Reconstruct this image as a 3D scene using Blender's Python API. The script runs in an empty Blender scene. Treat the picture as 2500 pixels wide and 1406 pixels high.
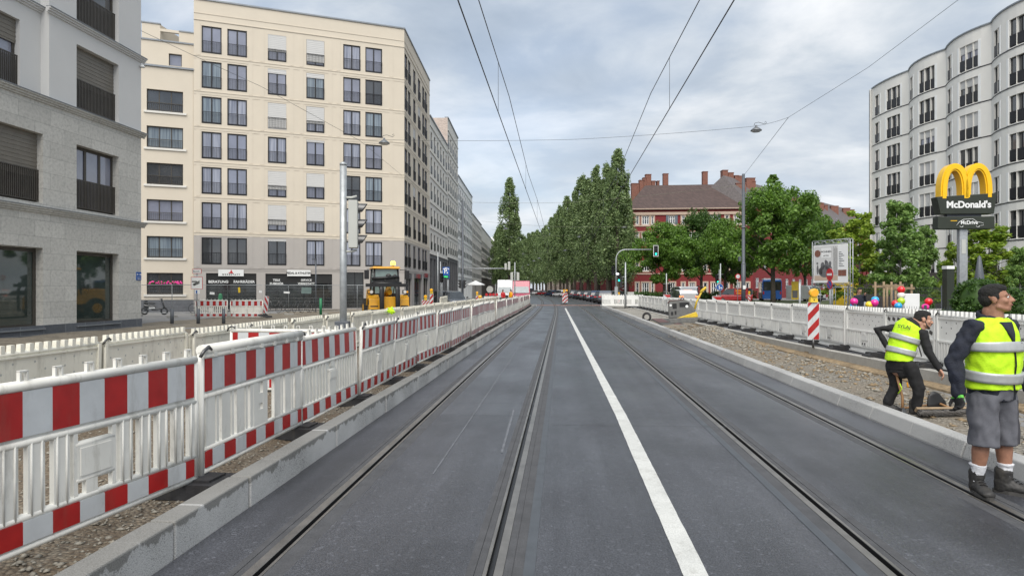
import bpy, bmesh, math, random
import numpy as np
from mathutils import Vector, Matrix
S = bpy.context.scene
col = S.collection
R = math.radians
random.seed(7)
# ---------------------------------------------------------------- camera, sky, sun, exposure
F, VX, HY, CH = 1600.0, 1372.0, 707.0, 1.71      # focal length and vanishing point measured in a 2500 px wide picture, eye height
TH = math.atan((VX-1250)/F)
cam = bpy.data.objects.new('camera', bpy.data.cameras.new('camera'))
col.objects.link(cam)
cam.location = (0, 0, CH)
cam.rotation_euler = (R(90), 0, TH)
cam.data.sensor_width = 36
cam.data.lens = 36*F/2500
cam.data.shift_y = (HY-703)/2500
cam.data.clip_end = 6000
cam.data.clip_start = .05
S.camera = cam
S.view_settings.view_transform = 'Standard'
S.view_settings.look = 'None'
S.view_settings.gamma = 1
S.view_settings.exposure = 1.5
SUN_EL, SUN_AZ = 52, 183      # azimuth clockwise from +Y: behind the camera
world = bpy.data.worlds.new('World')
S.world = world
world.use_nodes = True
def nd(nt, t, **kw):
    n = nt.nodes.new(t)
    for k, v in kw.items():
        if k.startswith('i_'):
            n.inputs[k[2:].replace('_', ' ')].default_value = v
        else:
            setattr(n, k, v)
    return n
def ramp(nt, stops, interp='LINEAR'):
    n = nt.nodes.new('ShaderNodeValToRGB')
    n.color_ramp.interpolation = interp
    el = n.color_ramp.elements
    while len(el) < len(stops): el.new(.5)
    for e, (p, c) in zip(el, stops):
        e.position = p
        e.color = (c, c, c, 1) if isinstance(c, (int, float)) else (*c, 1)
    return n
def sky():
    nt = world.node_tree
    L = nt.links.new
    bg = nt.nodes['Background']
    bg.inputs[1].default_value = .072
    sk = nd(nt, 'ShaderNodeTexSky', sky_type='NISHITA', sun_disc=False)
    sk.sun_elevation, sk.sun_rotation = R(SUN_EL), R(SUN_AZ)
    sk.air_density, sk.dust_density = 1.0, 2.0
    tc = nd(nt, 'ShaderNodeTexCoord')
    sp = nd(nt, 'ShaderNodeSeparateXYZ')
    L(tc.outputs['Generated'], sp.inputs[0])
    ad = nd(nt, 'ShaderNodeMath', operation='ADD'); ad.inputs[1].default_value = .22
    ab = nd(nt, 'ShaderNodeMath', operation='ABSOLUTE')
    L(sp.outputs[2], ab.inputs[0]); L(ab.outputs[0], ad.inputs[0])
    cb = nd(nt, 'ShaderNodeCombineXYZ')
    for k in (0, 1):
        dv = nd(nt, 'ShaderNodeMath', operation='DIVIDE')
        L(sp.outputs[k], dv.inputs[0]); L(ad.outputs[0], dv.inputs[1]); L(dv.outputs[0], cb.inputs[k])
    mp = nd(nt, 'ShaderNodeMapping'); mp.inputs['Scale'].default_value = (1.0, 1.25, 1); mp.inputs['Location'].default_value = (3.7, 2.2, 0); mp.inputs['Rotation'].default_value = (0, 0, .5)
    L(cb.outputs[0], mp.inputs[0])
    n1 = nd(nt, 'ShaderNodeTexNoise', i_Scale=1.7, i_Detail=10.0, i_Roughness=.55, i_Distortion=.25)
    L(mp.outputs[0], n1.inputs[0])
    r = ramp(nt, [(.30, (2.05, 2.45, 2.98)), (.44, (2.60, 2.98, 3.48)), (.52, (3.25, 3.56, 3.92)), (.60, (4.05, 4.25, 4.5)), (.70, (4.9, 5.0, 5.1))])
    L(n1.outputs[0], r.inputs[0])
    # paler towards the horizon, as under a high overcast
    hz = ramp(nt, [(.0, .55), (.16, .22), (.34, .0)])
    L(ab.outputs[0], hz.inputs[0])
    m0 = nd(nt, 'ShaderNodeMix', data_type='RGBA')
    m0.inputs[7].default_value = (4.5, 4.7, 4.9, 1)
    L(hz.outputs[0], m0.inputs[0]); L(r.outputs[0], m0.inputs[6])
    # thin places where the blue shows
    n2 = nd(nt, 'ShaderNodeTexNoise', i_Scale=.7, i_Detail=4.0)
    L(mp.outputs[0], n2.inputs[0])
    r2 = ramp(nt, [(.45, .0), (.65, .30)])
    L(n2.outputs[0], r2.inputs[0])
    m1 = nd(nt, 'ShaderNodeMix', data_type='RGBA')
    L(r2.outputs[0], m1.inputs[0]); L(m0.outputs[2], m1.inputs[6]); L(sk.outputs[0], m1.inputs[7])
    L(m1.outputs[2], bg.inputs[0])
sky()
sun = bpy.data.objects.new('sun', bpy.data.lights.new('sun', 'SUN'))
col.objects.link(sun)
sun.data.energy = 1.5
sun.data.angle = R(60)
sun.data.color = (1, .95, .88)
az, el = R(SUN_AZ), R(SUN_EL)
sdir = Vector((math.sin(az)*math.cos(el), math.cos(az)*math.cos(el), math.sin(el)))
sun.rotation_euler = sdir.to_track_quat('Z', 'Y').to_euler()

# ---------------------------------------------------------------- measuring helpers (a pixel of the photograph and a distance give a place)
def W(px, py, t):
    x = (px-1250)/F*t
    return Vector((x*math.cos(TH)-t*math.sin(TH), x*math.sin(TH)+t*math.cos(TH), CH+(HY-py)/F*t))
def WX(px, t, z=0):
    p = W(px, HY, t); p.z = z
    return p
def G(px, py, z=0):
    return W(px, py, (CH-z)*F/(py-HY))
def cx(y):                      # the tracks run straight, then bend left
    if y < 40: return 0.0
    if y < 123: return -.00033*(y-40)**2
    return -.00033*83**2-.055*(y-123)
# ---------------------------------------------------------------- mesh builder
class MB:
    def __init__(s): s.v = []; s.f = []; s.m = []; s.s = []
    def add(s, v, f, mi=0, sm=False):
        b = len(s.v)
        s.v += [tuple(p) for p in v]
        for q in f:
            s.f.append(tuple(i+b for i in q)); s.m.append(mi); s.s.append(sm)
        return s
    def box(s, x0, y0, z0, x1, y1, z1, mi=0, M=None, tp=1.0):
        cx_, cy_ = (x0+x1)/2, (y0+y1)/2
        v = [(x0, y0, z0), (x1, y0, z0), (x1, y1, z0), (x0, y1, z0)]
        v += [(cx_+(x-cx_)*tp, cy_+(y-cy_)*tp, z1) for x, y, z in v]
        if M is not None: v = [M @ Vector(p) for p in v]
        return s.add(v, [(3, 2, 1, 0), (4, 5, 6, 7), (0, 1, 5, 4), (1, 2, 6, 5), (2, 3, 7, 6), (3, 0, 4, 7)], mi)
    def cbox(s, c, d, mi=0, rot=(0, 0, 0), tp=1.0):
        from mathutils import Euler
        M = Matrix.Translation(c) @ Euler(rot).to_matrix().to_4x4()
        return s.box(-d[0]/2, -d[1]/2, -d[2]/2, d[0]/2, d[1]/2, d[2]/2, mi, M, tp)
    def tube(s, pts, r, n=8, mi=0, sm=True, cap=True, ax=None, closed=False):
        pts = [Vector(p) for p in pts]
        k = len(pts)
        rr = r if isinstance(r, (list, tuple)) else [r]*k
        rings = []
        ref = None
        for i, p in enumerate(pts):
            a = pts[i-1] if (i > 0 or closed) else p
            b = pts[(i+1) % k] if (i < k-1 or closed) else p
            d = (b-a)
            d = d.normalized() if d.length > 1e-9 else Vector((0, 0, 1))
            if ax is not None: ref = Vector(ax)
            elif ref is None: ref = Vector((1, 0, 0)) if abs(d.x) < .8 else Vector((0, 1, 0))
            u = ref-d*ref.dot(d)
            if u.length < 1e-6: u = Vector((0, 1, 0)).cross(d)
            u.normalize()
            w = d.cross(u)
            ref = u
            r1, r2 = rr[i] if isinstance(rr[i], (tuple, list)) else (rr[i], rr[i])
            rings.append([p+u*r1*math.cos(2*math.pi*j/n)+w*r2*math.sin(2*math.pi*j/n) for j in range(n)])
        f = []
        for i in range(k if closed else k-1):
            a, b = i*n, ((i+1) % k)*n
            for j in range(n):
                f.append((a+j, a+(j+1) % n, b+(j+1) % n, b+j))
        s.add([p for q in rings for p in q], f, mi, sm)
        if cap and not closed:
            b = len(s.v)-k*n
            s.f.append(tuple(b+j for j in reversed(range(n)))); s.m.append(mi); s.s.append(False)
            s.f.append(tuple(b+(k-1)*n+j for j in range(n))); s.m.append(mi); s.s.append(False)
        return s
    def limb(s, pts, rad, n=14, ax=None):      # closed, rounded tube for bodies
        pts = [Vector(p) for p in pts]
        rad = [q if isinstance(q, tuple) else (q, q) for q in rad]
        d0 = (pts[0]-pts[1]).normalized(); d1 = (pts[-1]-pts[-2]).normalized()
        def ends(p, d, q):
            m = min(q)
            return [(p+d*m*k, (q[0]*c, q[1]*c)) for k, c in ((.92, .3), (.7, .7), (.38, .92))]
        a = ends(pts[0], d0, rad[0]); b = ends(pts[-1], d1, rad[-1])[::-1]
        P = [p for p, _ in a]+pts+[p for p, _ in b]
        Q = [q for _, q in a]+rad+[q for _, q in b]
        return s.tube(P, Q, n, ax=ax)
    def lathe(s, prof, n=16, o=(0, 0, 0), mi=0, sm=True):
        v = []
        for r, z in prof:
            v += [(o[0]+r*math.cos(2*math.pi*j/n), o[1]+r*math.sin(2*math.pi*j/n), o[2]+z) for j in range(n)]
        f = [(i*n+j, i*n+(j+1) % n, (i+1)*n+(j+1) % n, (i+1)*n+j) for i in range(len(prof)-1) for j in range(n)]
        return s.add(v, f, mi, sm)
    def ball(s, c, r, n=14, m=9, mi=0):
        r = (r, r, r) if isinstance(r, (int, float)) else r
        v = []
        for i in range(m+1):
            a = math.pi*i/m
            a = min(max(a, .02), math.pi-.02)
            v += [(c[0]+r[0]*math.sin(a)*math.cos(2*math.pi*j/n), c[1]+r[1]*math.sin(a)*math.sin(2*math.pi*j/n), c[2]+r[2]*math.cos(a)) for j in range(n)]
        f = [((i+1)*n+j, (i+1)*n+(j+1) % n, i*n+(j+1) % n, i*n+j) for i in range(m) for j in range(n)]
        f += [tuple(range(n)), tuple(m*n+j for j in reversed(range(n)))]
        return s.add(v, f, mi, True)
    def prism(s, poly, y0, y1, mi=0, M=None, sm=False):       # polygon in x,z pulled along y
        n = len(poly)
        v = [Vector((x, y0, z)) for x, z in poly]+[Vector((x, y1, z)) for x, z in poly]
        if M is not None: v = [M @ p for p in v]
        f = [tuple(range(n)), tuple(range(2*n-1, n-1, -1))]
        b = len(s.v)
        s.add(v, f, mi)
        for j in range(n):
            k = (j+1) % n
            s.f.append((b+j, b+n+j, b+n+k, b+k)); s.m.append(mi); s.s.append(sm)
        return s
    def disc(s, c, r, nrm=(0, -1, 0), th=.01, n=20, mi=0):
        c = Vector(c); d = Vector(nrm).normalized()*th
        return s.tube([c, c+d], r, n, mi, sm=False)
    def sweep(s, prof, ys, fx, mi=0, step=None):             # cross-section (x,z) swept along the bend of the tracks; prof: list of (x, z, material of the strip to its right)
        n = len(prof)
        v = [(x+fx(y), y, z) for y in ys for x, z, *_ in prof]
        b = len(s.v)
        s.v += v
        for i in range(len(ys)-1):
            for j in range(n-1):
                s.f.append((b+i*n+j, b+i*n+j+1, b+(i+1)*n+j+1, b+(i+1)*n+j)); s.m.append(prof[j][2] if len(prof[j]) > 2 else mi); s.s.append(False)
        return s
    def mesh(s, name, mats):
        me = bpy.data.meshes.new(name)
        me.from_pydata(s.v, [], s.f)
        for m in (mats if isinstance(mats, (list, tuple)) else [mats]): me.materials.append(m)
        me.polygons.foreach_set('material_index', s.m)
        me.polygons.foreach_set('use_smooth', s.s)
        bm = bmesh.new(); bm.from_mesh(me)
        bmesh.ops.recalc_face_normals(bm, faces=bm.faces)
        bm.to_mesh(me); bm.free()
        me.update()
        return me
    def build(s, name, mats, parent=None, loc=None, rot=None, bev=0, wl=None):
        if wl is not None: s.v = [(a-wl[0], b-wl[1], c-wl[2]) for a, b, c in s.v]
        return ob(name, s.mesh(name, mats), parent, loc, rot, bev)
def ob(name, data, parent=None, loc=None, rot=None, bev=0):
    o = bpy.data.objects.new(name, data)
    col.objects.link(o)
    if parent: o.parent = parent
    if loc is not None: o.location = loc
    if rot is not None: o.rotation_euler = (0, 0, rot) if isinstance(rot, (int, float)) else tuple(rot)
    if bev:
        b = o.modifiers.new('bevel', 'BEVEL'); b.width = bev; b.segments = 2; b.limit_method = 'ANGLE'; b.angle_limit = R(40)
    return o
def tag(o, label=None, cat=None, group=None, kind=None):
    if label: o['label'] = label
    if cat: o['category'] = cat
    if group: o['group'] = group
    if kind: o['kind'] = kind
    return o
def thing(name, label, cat, loc=(0, 0, 0), rz=0, group=None):
    o = ob(name, None, loc=loc, rot=rz)
    o.empty_display_size = .2
    return tag(o, label, cat, group)
kids = {}
def copy_tree(o, parent=None, loc=None, rz=None, label=None):
    c = o.copy(); col.objects.link(c)
    c.parent = parent
    if loc is not None: c.location = loc
    if rz is not None: c.rotation_euler = (0, 0, rz)
    if label: c['label'] = label
    for ch in list(o.children): copy_tree(ch, c)
    return c
def text(body, size, m, parent, loc, rot, name='lettering', ext=.004, align='CENTER', sx=1.0, label=None, off=0.0):
    cu = bpy.data.curves.new(name, 'FONT')
    cu.body = body; cu.size = size; cu.extrude = ext; cu.align_x = align; cu.align_y = 'CENTER'; cu.offset = off
    tmp = bpy.data.objects.new(name, cu); col.objects.link(tmp)
    me = bpy.data.meshes.new_from_object(tmp)
    bpy.data.objects.remove(tmp); bpy.data.curves.remove(cu)
    me.name = name
    me.materials.clear(); me.materials.append(m)
    for v in me.vertices: v.co.x *= sx
    o = ob(name, me, parent, loc, rot)
    if label: o['label'] = label
    return o
ORD = 'nearest second third fourth fifth sixth seventh eighth ninth tenth eleventh twelfth thirteenth fourteenth fifteenth sixteenth seventeenth eighteenth nineteenth twentieth'.split()
def nth(i):
    if i < 20: return ORD[i]
    t, u = divmod(i+1, 10)
    tens = {2: 'twenty', 3: 'thirty', 4: 'forty', 5: 'fifty', 6: 'sixty'}
    if u == 0: return tens[t][:-1]+'ieth'
    return tens[t]+'-'+('first second third fourth fifth sixth seventh eighth ninth'.split()[u-1])
# ---------------------------------------------------------------- materials
M = {}
def pm(name, c, rough=.6, metal=0.0, var=.12, sc=2.0, bump=0.0, bsc=40.0, emit=0.0, spec=.5, fine=0.0, dirt=0.0, ior=1.5, coat=0.0):
    m = bpy.data.materials.new(name); m.use_nodes = True
    nt = m.node_tree; L = nt.links.new
    b = nt.nodes['Principled BSDF']
    b.inputs['Roughness'].default_value = rough
    b.inputs['Metallic'].default_value = metal
    b.inputs['IOR'].default_value = ior
    b.inputs['Specular IOR Level'].default_value = spec
    b.inputs['Coat Weight'].default_value = coat
    g = nd(nt, 'ShaderNodeNewGeometry')
    n = nd(nt, 'ShaderNodeTexNoise', i_Scale=sc, i_Detail=6.0, i_Roughness=.6)
    L(g.outputs['Position'], n.inputs[0])
    r = ramp(nt, [(.3, tuple(x*(1-var) for x in c)), (.7, tuple(min(1, x*(1+var)) for x in c))])
    L(n.outputs[0], r.inputs[0])
    out = r.outputs[0]
    if fine:
        n2 = nd(nt, 'ShaderNodeTexNoise', i_Scale=bsc, i_Detail=3.0)
        L(g.outputs['Position'], n2.inputs[0])
        r2 = ramp(nt, [(.35, 1-fine), (.65, 1+fine*.6)])
        L(n2.outputs[0], r2.inputs[0])
        mx = nd(nt, 'ShaderNodeMix', data_type='RGBA', blend_type='MULTIPLY'); mx.inputs[0].default_value = 1
        L(out, mx.inputs[6]); L(r2.outputs[0], mx.inputs[7]); out = mx.outputs[2]
    if dirt:
        mp = nd(nt, 'ShaderNodeMapping'); mp.inputs['Scale'].default_value = (3, 3, .8)
        L(g.outputs['Position'], mp.inputs[0])
        n3 = nd(nt, 'ShaderNodeTexNoise', i_Scale=2.2, i_Detail=8.0, i_Roughness=.7)
        L(mp.outputs[0], n3.inputs[0])
        r3 = ramp(nt, [(.52, 0.0), (.75, dirt)])
        L(n3.outputs[0], r3.inputs[0])
        mx = nd(nt, 'ShaderNodeMix', data_type='RGBA')
        mx.inputs[7].default_value = (.16, .14, .10, 1)
        L(r3.outputs[0], mx.inputs[0]); L(out, mx.inputs[6]); out = mx.outputs[2]
    L(out, b.inputs['Base Color'])
    if emit:
        L(out, b.inputs['Emission Color']); b.inputs['Emission Strength'].default_value = emit
    if bump:
        n4 = nd(nt, 'ShaderNodeTexNoise', i_Scale=bsc, i_Detail=4.0)
        L(g.outputs['Position'], n4.inputs[0])
        bp = nd(nt, 'ShaderNodeBump', i_Strength=bump, i_Distance=.02)
        L(n4.outputs[0], bp.inputs['Height']); L(bp.outputs[0], b.inputs['Normal'])
    M[name] = m
    return m
def stones(name, cols, sc, bump=.8, rough=.85, patch=None):
    m = pm(name, cols[0], rough)
    nt = m.node_tree; L = nt.links.new; b = nt.nodes['Principled BSDF']
    g = nd(nt, 'ShaderNodeNewGeometry')
    v = nd(nt, 'ShaderNodeTexVoronoi', i_Scale=sc)
    L(g.outputs['Position'], v.inputs[0])
    sp = nd(nt, 'ShaderNodeSeparateColor'); L(v.outputs['Color'], sp.inputs[0])
    r = ramp(nt, [(i/(len(cols)-1), c) for i, c in enumerate(cols)])
    L(sp.outputs[0], r.inputs[0])
    e = ramp(nt, [(.0, 1.1), (.55, .75), (.8, .35)])
    L(v.outputs['Distance'], e.inputs[0])
    mx = nd(nt, 'ShaderNodeMix', data_type='RGBA', blend_type='MULTIPLY'); mx.inputs[0].default_value = 1
    L(r.outputs[0], mx.inputs[6]); L(e.outputs[0], mx.inputs[7])
    n = nd(nt, 'ShaderNodeTexNoise', i_Scale=.9, i_Detail=6.0); L(g.outputs['Position'], n.inputs[0])
    r2 = ramp(nt, [(.4, 0.0), (.6, .8)]); L(n.outputs[0], r2.inputs[0])
    m2 = nd(nt, 'ShaderNodeMix', data_type='RGBA'); m2.inputs[7].default_value = (*(patch or cols[0]), 1)
    L(r2.outputs[0], m2.inputs[0]); L(mx.outputs[2], m2.inputs[6]); L(m2.outputs[2], b.inputs['Base Color'])
    bp = nd(nt, 'ShaderNodeBump', i_Strength=bump, i_Distance=.03, invert=True)
    L(v.outputs['Distance'], bp.inputs['Height']); L(bp.outputs[0], b.inputs['Normal'])
    return m
def cladding(name, c, w, h, mortar, off=.5, var=.25, pits=.4, bw=.012, axis='Y'):   # courses of stone or brick on a wall; axis: along which the courses run
    m = pm(name, c, .8)
    nt = m.node_tree; L = nt.links.new; b = nt.nodes['Principled BSDF']
    g = nd(nt, 'ShaderNodeNewGeometry'); sp = nd(nt, 'ShaderNodeSeparateXYZ'); L(g.outputs['Position'], sp.inputs[0])
    cb = nd(nt, 'ShaderNodeCombineXYZ')
    if axis == 'B':
        a = nd(nt, 'ShaderNodeMath', operation='ADD'); L(sp.outputs[0], a.inputs[0]); L(sp.outputs[1], a.inputs[1]); L(a.outputs[0], cb.inputs[0])
    else:
        L(sp.outputs['XYZ'.index(axis)], cb.inputs[0])
    L(sp.outputs[2], cb.inputs[1])
    br = nd(nt, 'ShaderNodeTexBrick', i_Scale=1.0)
    br.offset = off
    br.inputs['Brick Width'].default_value = w; br.inputs['Row Height'].default_value = h; br.inputs['Mortar Size'].default_value = bw
    br.inputs['Color1'].default_value = (*[x*(1-var) for x in c], 1); br.inputs['Color2'].default_value = (*[min(1, x*(1+var)) for x in c], 1)
    br.inputs['Mortar'].default_value = (*mortar, 1); br.inputs['Bias'].default_value = 0
    L(cb.outputs[0], br.inputs[0])
    n = nd(nt, 'ShaderNodeTexNoise', i_Scale=9.0, i_Detail=9.0, i_Roughness=.75); L(g.outputs['Position'], n.inputs[0])
    r = ramp(nt, [(.36, 1-pits), (.46, .95), (.62, 1.1)]); L(n.outputs[0], r.inputs[0])
    mx = nd(nt, 'ShaderNodeMix', data_type='RGBA', blend_type='MULTIPLY'); mx.inputs[0].default_value = 1
    L(br.outputs[0], mx.inputs[6]); L(r.outputs[0], mx.inputs[7]); L(mx.outputs[2], b.inputs['Base Color'])
    return m
def leafmat(name, c1, c2):
    m = bpy.data.materials.new(name); m.use_nodes = True
    nt = m.node_tree; L = nt.links.new; b = nt.nodes['Principled BSDF']
    g = nd(nt, 'ShaderNodeNewGeometry')
    r = ramp(nt, [(0, c1), (.6, tuple((a+b_)/2 for a, b_ in zip(c1, c2))), (1, c2)])
    L(g.outputs['Random Per Island'], r.inputs[0]); L(r.outputs[0], b.inputs['Base Color'])
    b.inputs['Roughness'].default_value = .5
    tr = nd(nt, 'ShaderNodeBsdfTranslucent'); L(r.outputs[0], tr.inputs[0])
    ms = nd(nt, 'ShaderNodeMixShader'); ms.inputs[0].default_value = .4
    L(b.outputs[0], ms.inputs[1]); L(tr.outputs[0], ms.inputs[2])
    L(ms.outputs[0], nt.nodes['Material Output'].inputs[0])
    M[name] = m
    return m
def curtain(name, c, c2, sc, rough=.08):     # a pane with a curtain's folds seen behind it
    m = pm(name, c, rough, spec=.9)
    nt = m.node_tree; L = nt.links.new; b = nt.nodes['Principled BSDF']
    tc = nd(nt, 'ShaderNodeTexCoord')
    oi = nd(nt, 'ShaderNodeObjectInfo')
    va = nd(nt, 'ShaderNodeVectorMath', operation='ADD'); cbx = nd(nt, 'ShaderNodeCombineXYZ')
    mu = nd(nt, 'ShaderNodeMath', operation='MULTIPLY'); mu.inputs[1].default_value = 40
    L(oi.outputs['Random'], mu.inputs[0]); L(mu.outputs[0], cbx.inputs[0]); L(mu.outputs[0], cbx.inputs[1])
    L(tc.outputs['Object'], va.inputs[0]); L(cbx.outputs[0], va.inputs[1])
    mp = nd(nt, 'ShaderNodeMapping'); mp.inputs['Scale'].default_value = (sc, 0, .25)
    L(va.outputs[0], mp.inputs[0])
    n = nd(nt, 'ShaderNodeTexNoise', i_Scale=1.0, i_Detail=3.0); L(mp.outputs[0], n.inputs[0])
    r = ramp(nt, [(.35, c2), (.6, c)]); L(n.outputs[0], r.inputs[0]); L(r.outputs[0], b.inputs['Base Color'])
    return m
pm('white_plastic', (.70, .69, .64), .45, var=.08, sc=3, dirt=.55)
pm('old_plastic', (.72, .70, .61), .5, var=.1, sc=1.5, dirt=.5)
pm('clean_plastic', (.76, .76, .73), .45, var=.05, sc=1.5, dirt=.22)
pm('red_reflective', (.36, .014, .014), .35, var=.18, sc=5, dirt=.30)
pm('white_reflective', (.53, .55, .56), .35, var=.07, sc=6, dirt=.38)
pm('rubber', (.022, .022, .024), .75, var=.4, sc=8, bump=.2, dirt=.25)
pm('steel_dark', (.12, .12, .12), .4, .8, var=.2)
pm('galvanised', (.38, .40, .41), .5, .55, var=.16, sc=9)
pm('mast_grey', (.085, .095, .11), .5, .1, var=.1)
pm('signal_grey', (.44, .45, .42), .5, var=.06)
pm('black_paint', (.012, .012, .013), .45, var=.2)
pm('dark_frame', (.014, .014, .017), .4, var=.1)
pm('bronze', (.062, .055, .046), .45, .2, var=.15)
pm('bronze_shutter', (.165, .15, .125), .5, .1, var=.1)
pm('cream', (.60, .54, .445), .85, var=.03, sc=.5, bump=.08, bsc=90)
pm('warm_grey', (.40, .375, .35), .85, var=.03, sc=.6)
pm('white_plaster', (.585, .585, .575), .85, var=.03, sc=.5, bump=.05, bsc=90)
pm('pale_plaster', (.65, .635, .59), .85, var=.04, sc=.4)
pm('warm_white', (.66, .64, .58), .85, var=.03, sc=.4)
pm('ivory_plaster', (.76, .745, .70), .85, var=.04, sc=.4)
pm('seam', (.115, .122, .135), .7, var=.3, sc=8)
pm('pure_white', (.80, .81, .80), .7, var=.03)
pm('slate', (.10, .105, .115), .7, var=.2, sc=4)
pm('dark_cladding', (.13, .13, .135), .6, var=.15, sc=4)
pm('brown_cladding', (.10, .085, .075), .6, var=.15, sc=4)
pm('zinc', (.22, .24, .26), .45, .3, var=.12)
cladding('travertine', (.50, .49, .455), 1.5, .62, (.37, .365, .34), var=.08, pits=.25, axis='Y')
cladding('brick', (.19, .058, .036), .26, .08, (.20, .13, .10), var=.22, pits=.25, axis='B')
cladding('pale_brick', (.46, .37, .32), .3, .09, (.5, .45, .4), var=.18, pits=.2, axis='B')
cladding('plinth_slate', (.10, .11, .125), 1.1, .4, (.2, .21, .22), var=.15, pits=.2, axis='Y')
cladding('tiles', (.080, .052, .046), .25, .33, (.05, .035, .032), var=.25, pits=.2, bw=.03, axis='B')
pm('grey_tiles', (.115, .10, .098), .7, var=.25, sc=3, bump=.4, bsc=12, fine=.25)
pm('red_wall', (.185, .020, .022), .85, var=.07, sc=.5)
pm('red_trim', (.48, .37, .29), .8, var=.05)
pm('shutter_blue', (.10, .13, .16), .6)
pm('blind', (.56, .56, .55), .7, var=.02)
pm('curtain_white', (.62, .63, .66), .6, var=.08, sc=6)
pm('pane', (.030, .034, .040), .04, spec=.9, var=.5, sc=.6, ior=1.7)
pm('pane_sky', (.20, .215, .28), .04, spec=.9, var=.2, sc=.5, ior=1.7)  # reflected sky light is put into the pane's base colour
pm('pane_green', (.035, .048, .043), .03, spec=.7, var=.4, sc=.35, ior=1.6)
curtain('pane_curtain', (.34, .36, .43), (.17, .19, .25), 7)
curtain('pane_curtain2', (.22, .27, .31), (.11, .14, .18), 9)
pm('shop_glass', (.022, .025, .026), .04, var=.6, sc=.8, ior=1.6)
pm('yellow_paint', (.60, .30, .012), .35, var=.10, sc=3, dirt=.28)
pm('machine_yellow', (.66, .46, .03), .4, var=.12, sc=5, dirt=.35)
pm('machine_grey', (.13, .13, .125), .55, var=.2, sc=8, dirt=.3)
pm('machine_red', (.085, .038, .032), .5, var=.2, sc=8)
pm('amber', (.80, .36, .01), .25, var=.1, spec=.8)
pm('amber_lit', (1.0, .50, .05), .3, emit=2.2)
pm('green_lit', (.02, .95, .60), .3, emit=1.1)
pm('white_lit', (.9, .95, 1.0), .3, emit=.8)
pm('red_lit', (1.0, .16, .05), .3, emit=1.0)
pm('screen_green', (.05, .9, .25), .4, emit=.4)
pm('lens_dark', (.02, .02, .02), .15, var=.1)
pm('sign_blue', (.012, .085, .33), .4, var=.05)
pm('sign_red', (.50, .02, .025), .4, var=.08)
pm('sign_white', (.74, .75, .74), .45, var=.03)
pm('sign_black', (.015, .015, .015), .5)
pm('lamp_grey', (.16, .17, .18), .4, .4, var=.1)
pm('lamp_glass', (.55, .56, .55), .3)
pm('wire', (.075, .08, .085), .5, .3)
pm('pale_wire', (.23, .23, .17), .5, .2)
pm('arch_yellow', (.86, .50, .006), .35, var=.05)
pm('sign_dark', (.022, .028, .018), .4, var=.15)
pm('glass_clear', (.16, .22, .21), .05, spec=.9, var=.25, sc=1.5)
pm('tyre', (.018, .018, .018), .85, var=.2)
pm('alloy', (.35, .35, .36), .35, .8)
pm('car_glass', (.03, .035, .04), .04, spec=.9, var=.3)
pm('windscreen', (.12, .16, .18), .05, spec=.9, var=.3, sc=2)
for k, c in dict(car_black=(.016, .017, .02), car_white=(.66, .67, .68), car_silver=(.34, .35, .37), car_grey=(.10, .11, .13), car_red=(.28, .014, .018), car_pink=(.38, .055, .10), bus_blue=(.028, .135, .48), car_navy=(.02, .035, .075)).items():
    pm(k, c, .25, var=.05, coat=.6)
pm('bark', (.085, .07, .055), .9, var=.35, sc=6, bump=.5, bsc=30)
pm('bark_pale', (.11, .105, .09), .9, var=.35, sc=6, bump=.5, bsc=30)
pm('timber', (.25, .18, .11), .75, var=.2, sc=9)
pm('wood_handle', (.33, .18, .08), .6, var=.2, sc=14)
pm('concrete', (.36, .35, .32), .85, var=.15, sc=3, bump=.15, bsc=60, fine=.12)
pm('line_paint', (.52, .525, .50), .6, var=.12, sc=3, fine=.18, bsc=140, dirt=.35)
pm('skin', (.40, .215, .145), .62, var=.16, sc=22, bump=.12, bsc=260)
pm('skin_tan', (.31, .155, .098), .62, var=.20, sc=18, bump=.12, bsc=260)
pm('hair', (.010, .009, .008), .7, var=.6, sc=90, bump=.8, bsc=160)
pm('beard', (.05, .038, .03), .7, var=.35, sc=80)
pm('hivis', (.50, .82, .012), .75, var=.10, sc=9, bump=.25, bsc=70)
pm('vest_tape', (.40, .42, .42), .35, .2, var=.1, sc=20)
pm('navy_cloth', (.010, .013, .024), .85, var=.4, sc=12, bump=.3, bsc=80)
pm('black_cloth', (.008, .008, .009), .85, var=.3, sc=12)
pm('grey_cloth', (.105, .108, .125), .9, var=.15, sc=14, bump=.2, bsc=150)
pm('dark_panel', (.045, .045, .055), .9, var=.2, sc=14)
pm('sock', (.62, .63, .66), .9, var=.08, sc=40, bump=.3, bsc=120)
pm('boot', (.028, .027, .026), .6, var=.35, sc=18, dirt=.35)
pm('sole', (.055, .053, .05), .8, var=.3, sc=18)
pm('glove_green', (.10, .42, .05), .7, var=.15, sc=30)
pm('shirt_grey', (.45, .46, .48), .8)
pm('jeans', (.03, .11, .26), .8)
pm('eye_white', (.7, .68, .65), .2)
pm('lips', (.30, .12, .09), .5)
pm('bristle', (.20, .19, .18), .8, var=.4, sc=60)
for k, c in dict(balloon_pink=(.80, .03, .30), balloon_blue=(.02, .36, .75), balloon_red=(.72, .015, .02), balloon_yellow=(.85, .62, .03), balloon_lime=(.45, .70, .02), balloon_white=(.75, .72, .68)).items():
    pm(k, c, .2, var=.05, coat=.4)
stones('gravel_brown', [(.10, .075, .05), (.21, .165, .115), (.29, .25, .19), (.15, .12, .09)], 34, patch=(.135, .098, .062))
stones('gravel_grey', [(.13, .115, .09), (.24, .22, .185), (.32, .295, .25), (.17, .15, .12)], 26, patch=(.20, .165, .12))
stones('gravel_fine', [(.30, .285, .25), (.38, .36, .32), (.26, .245, .21)], 60, patch=(.34, .32, .28))
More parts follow.
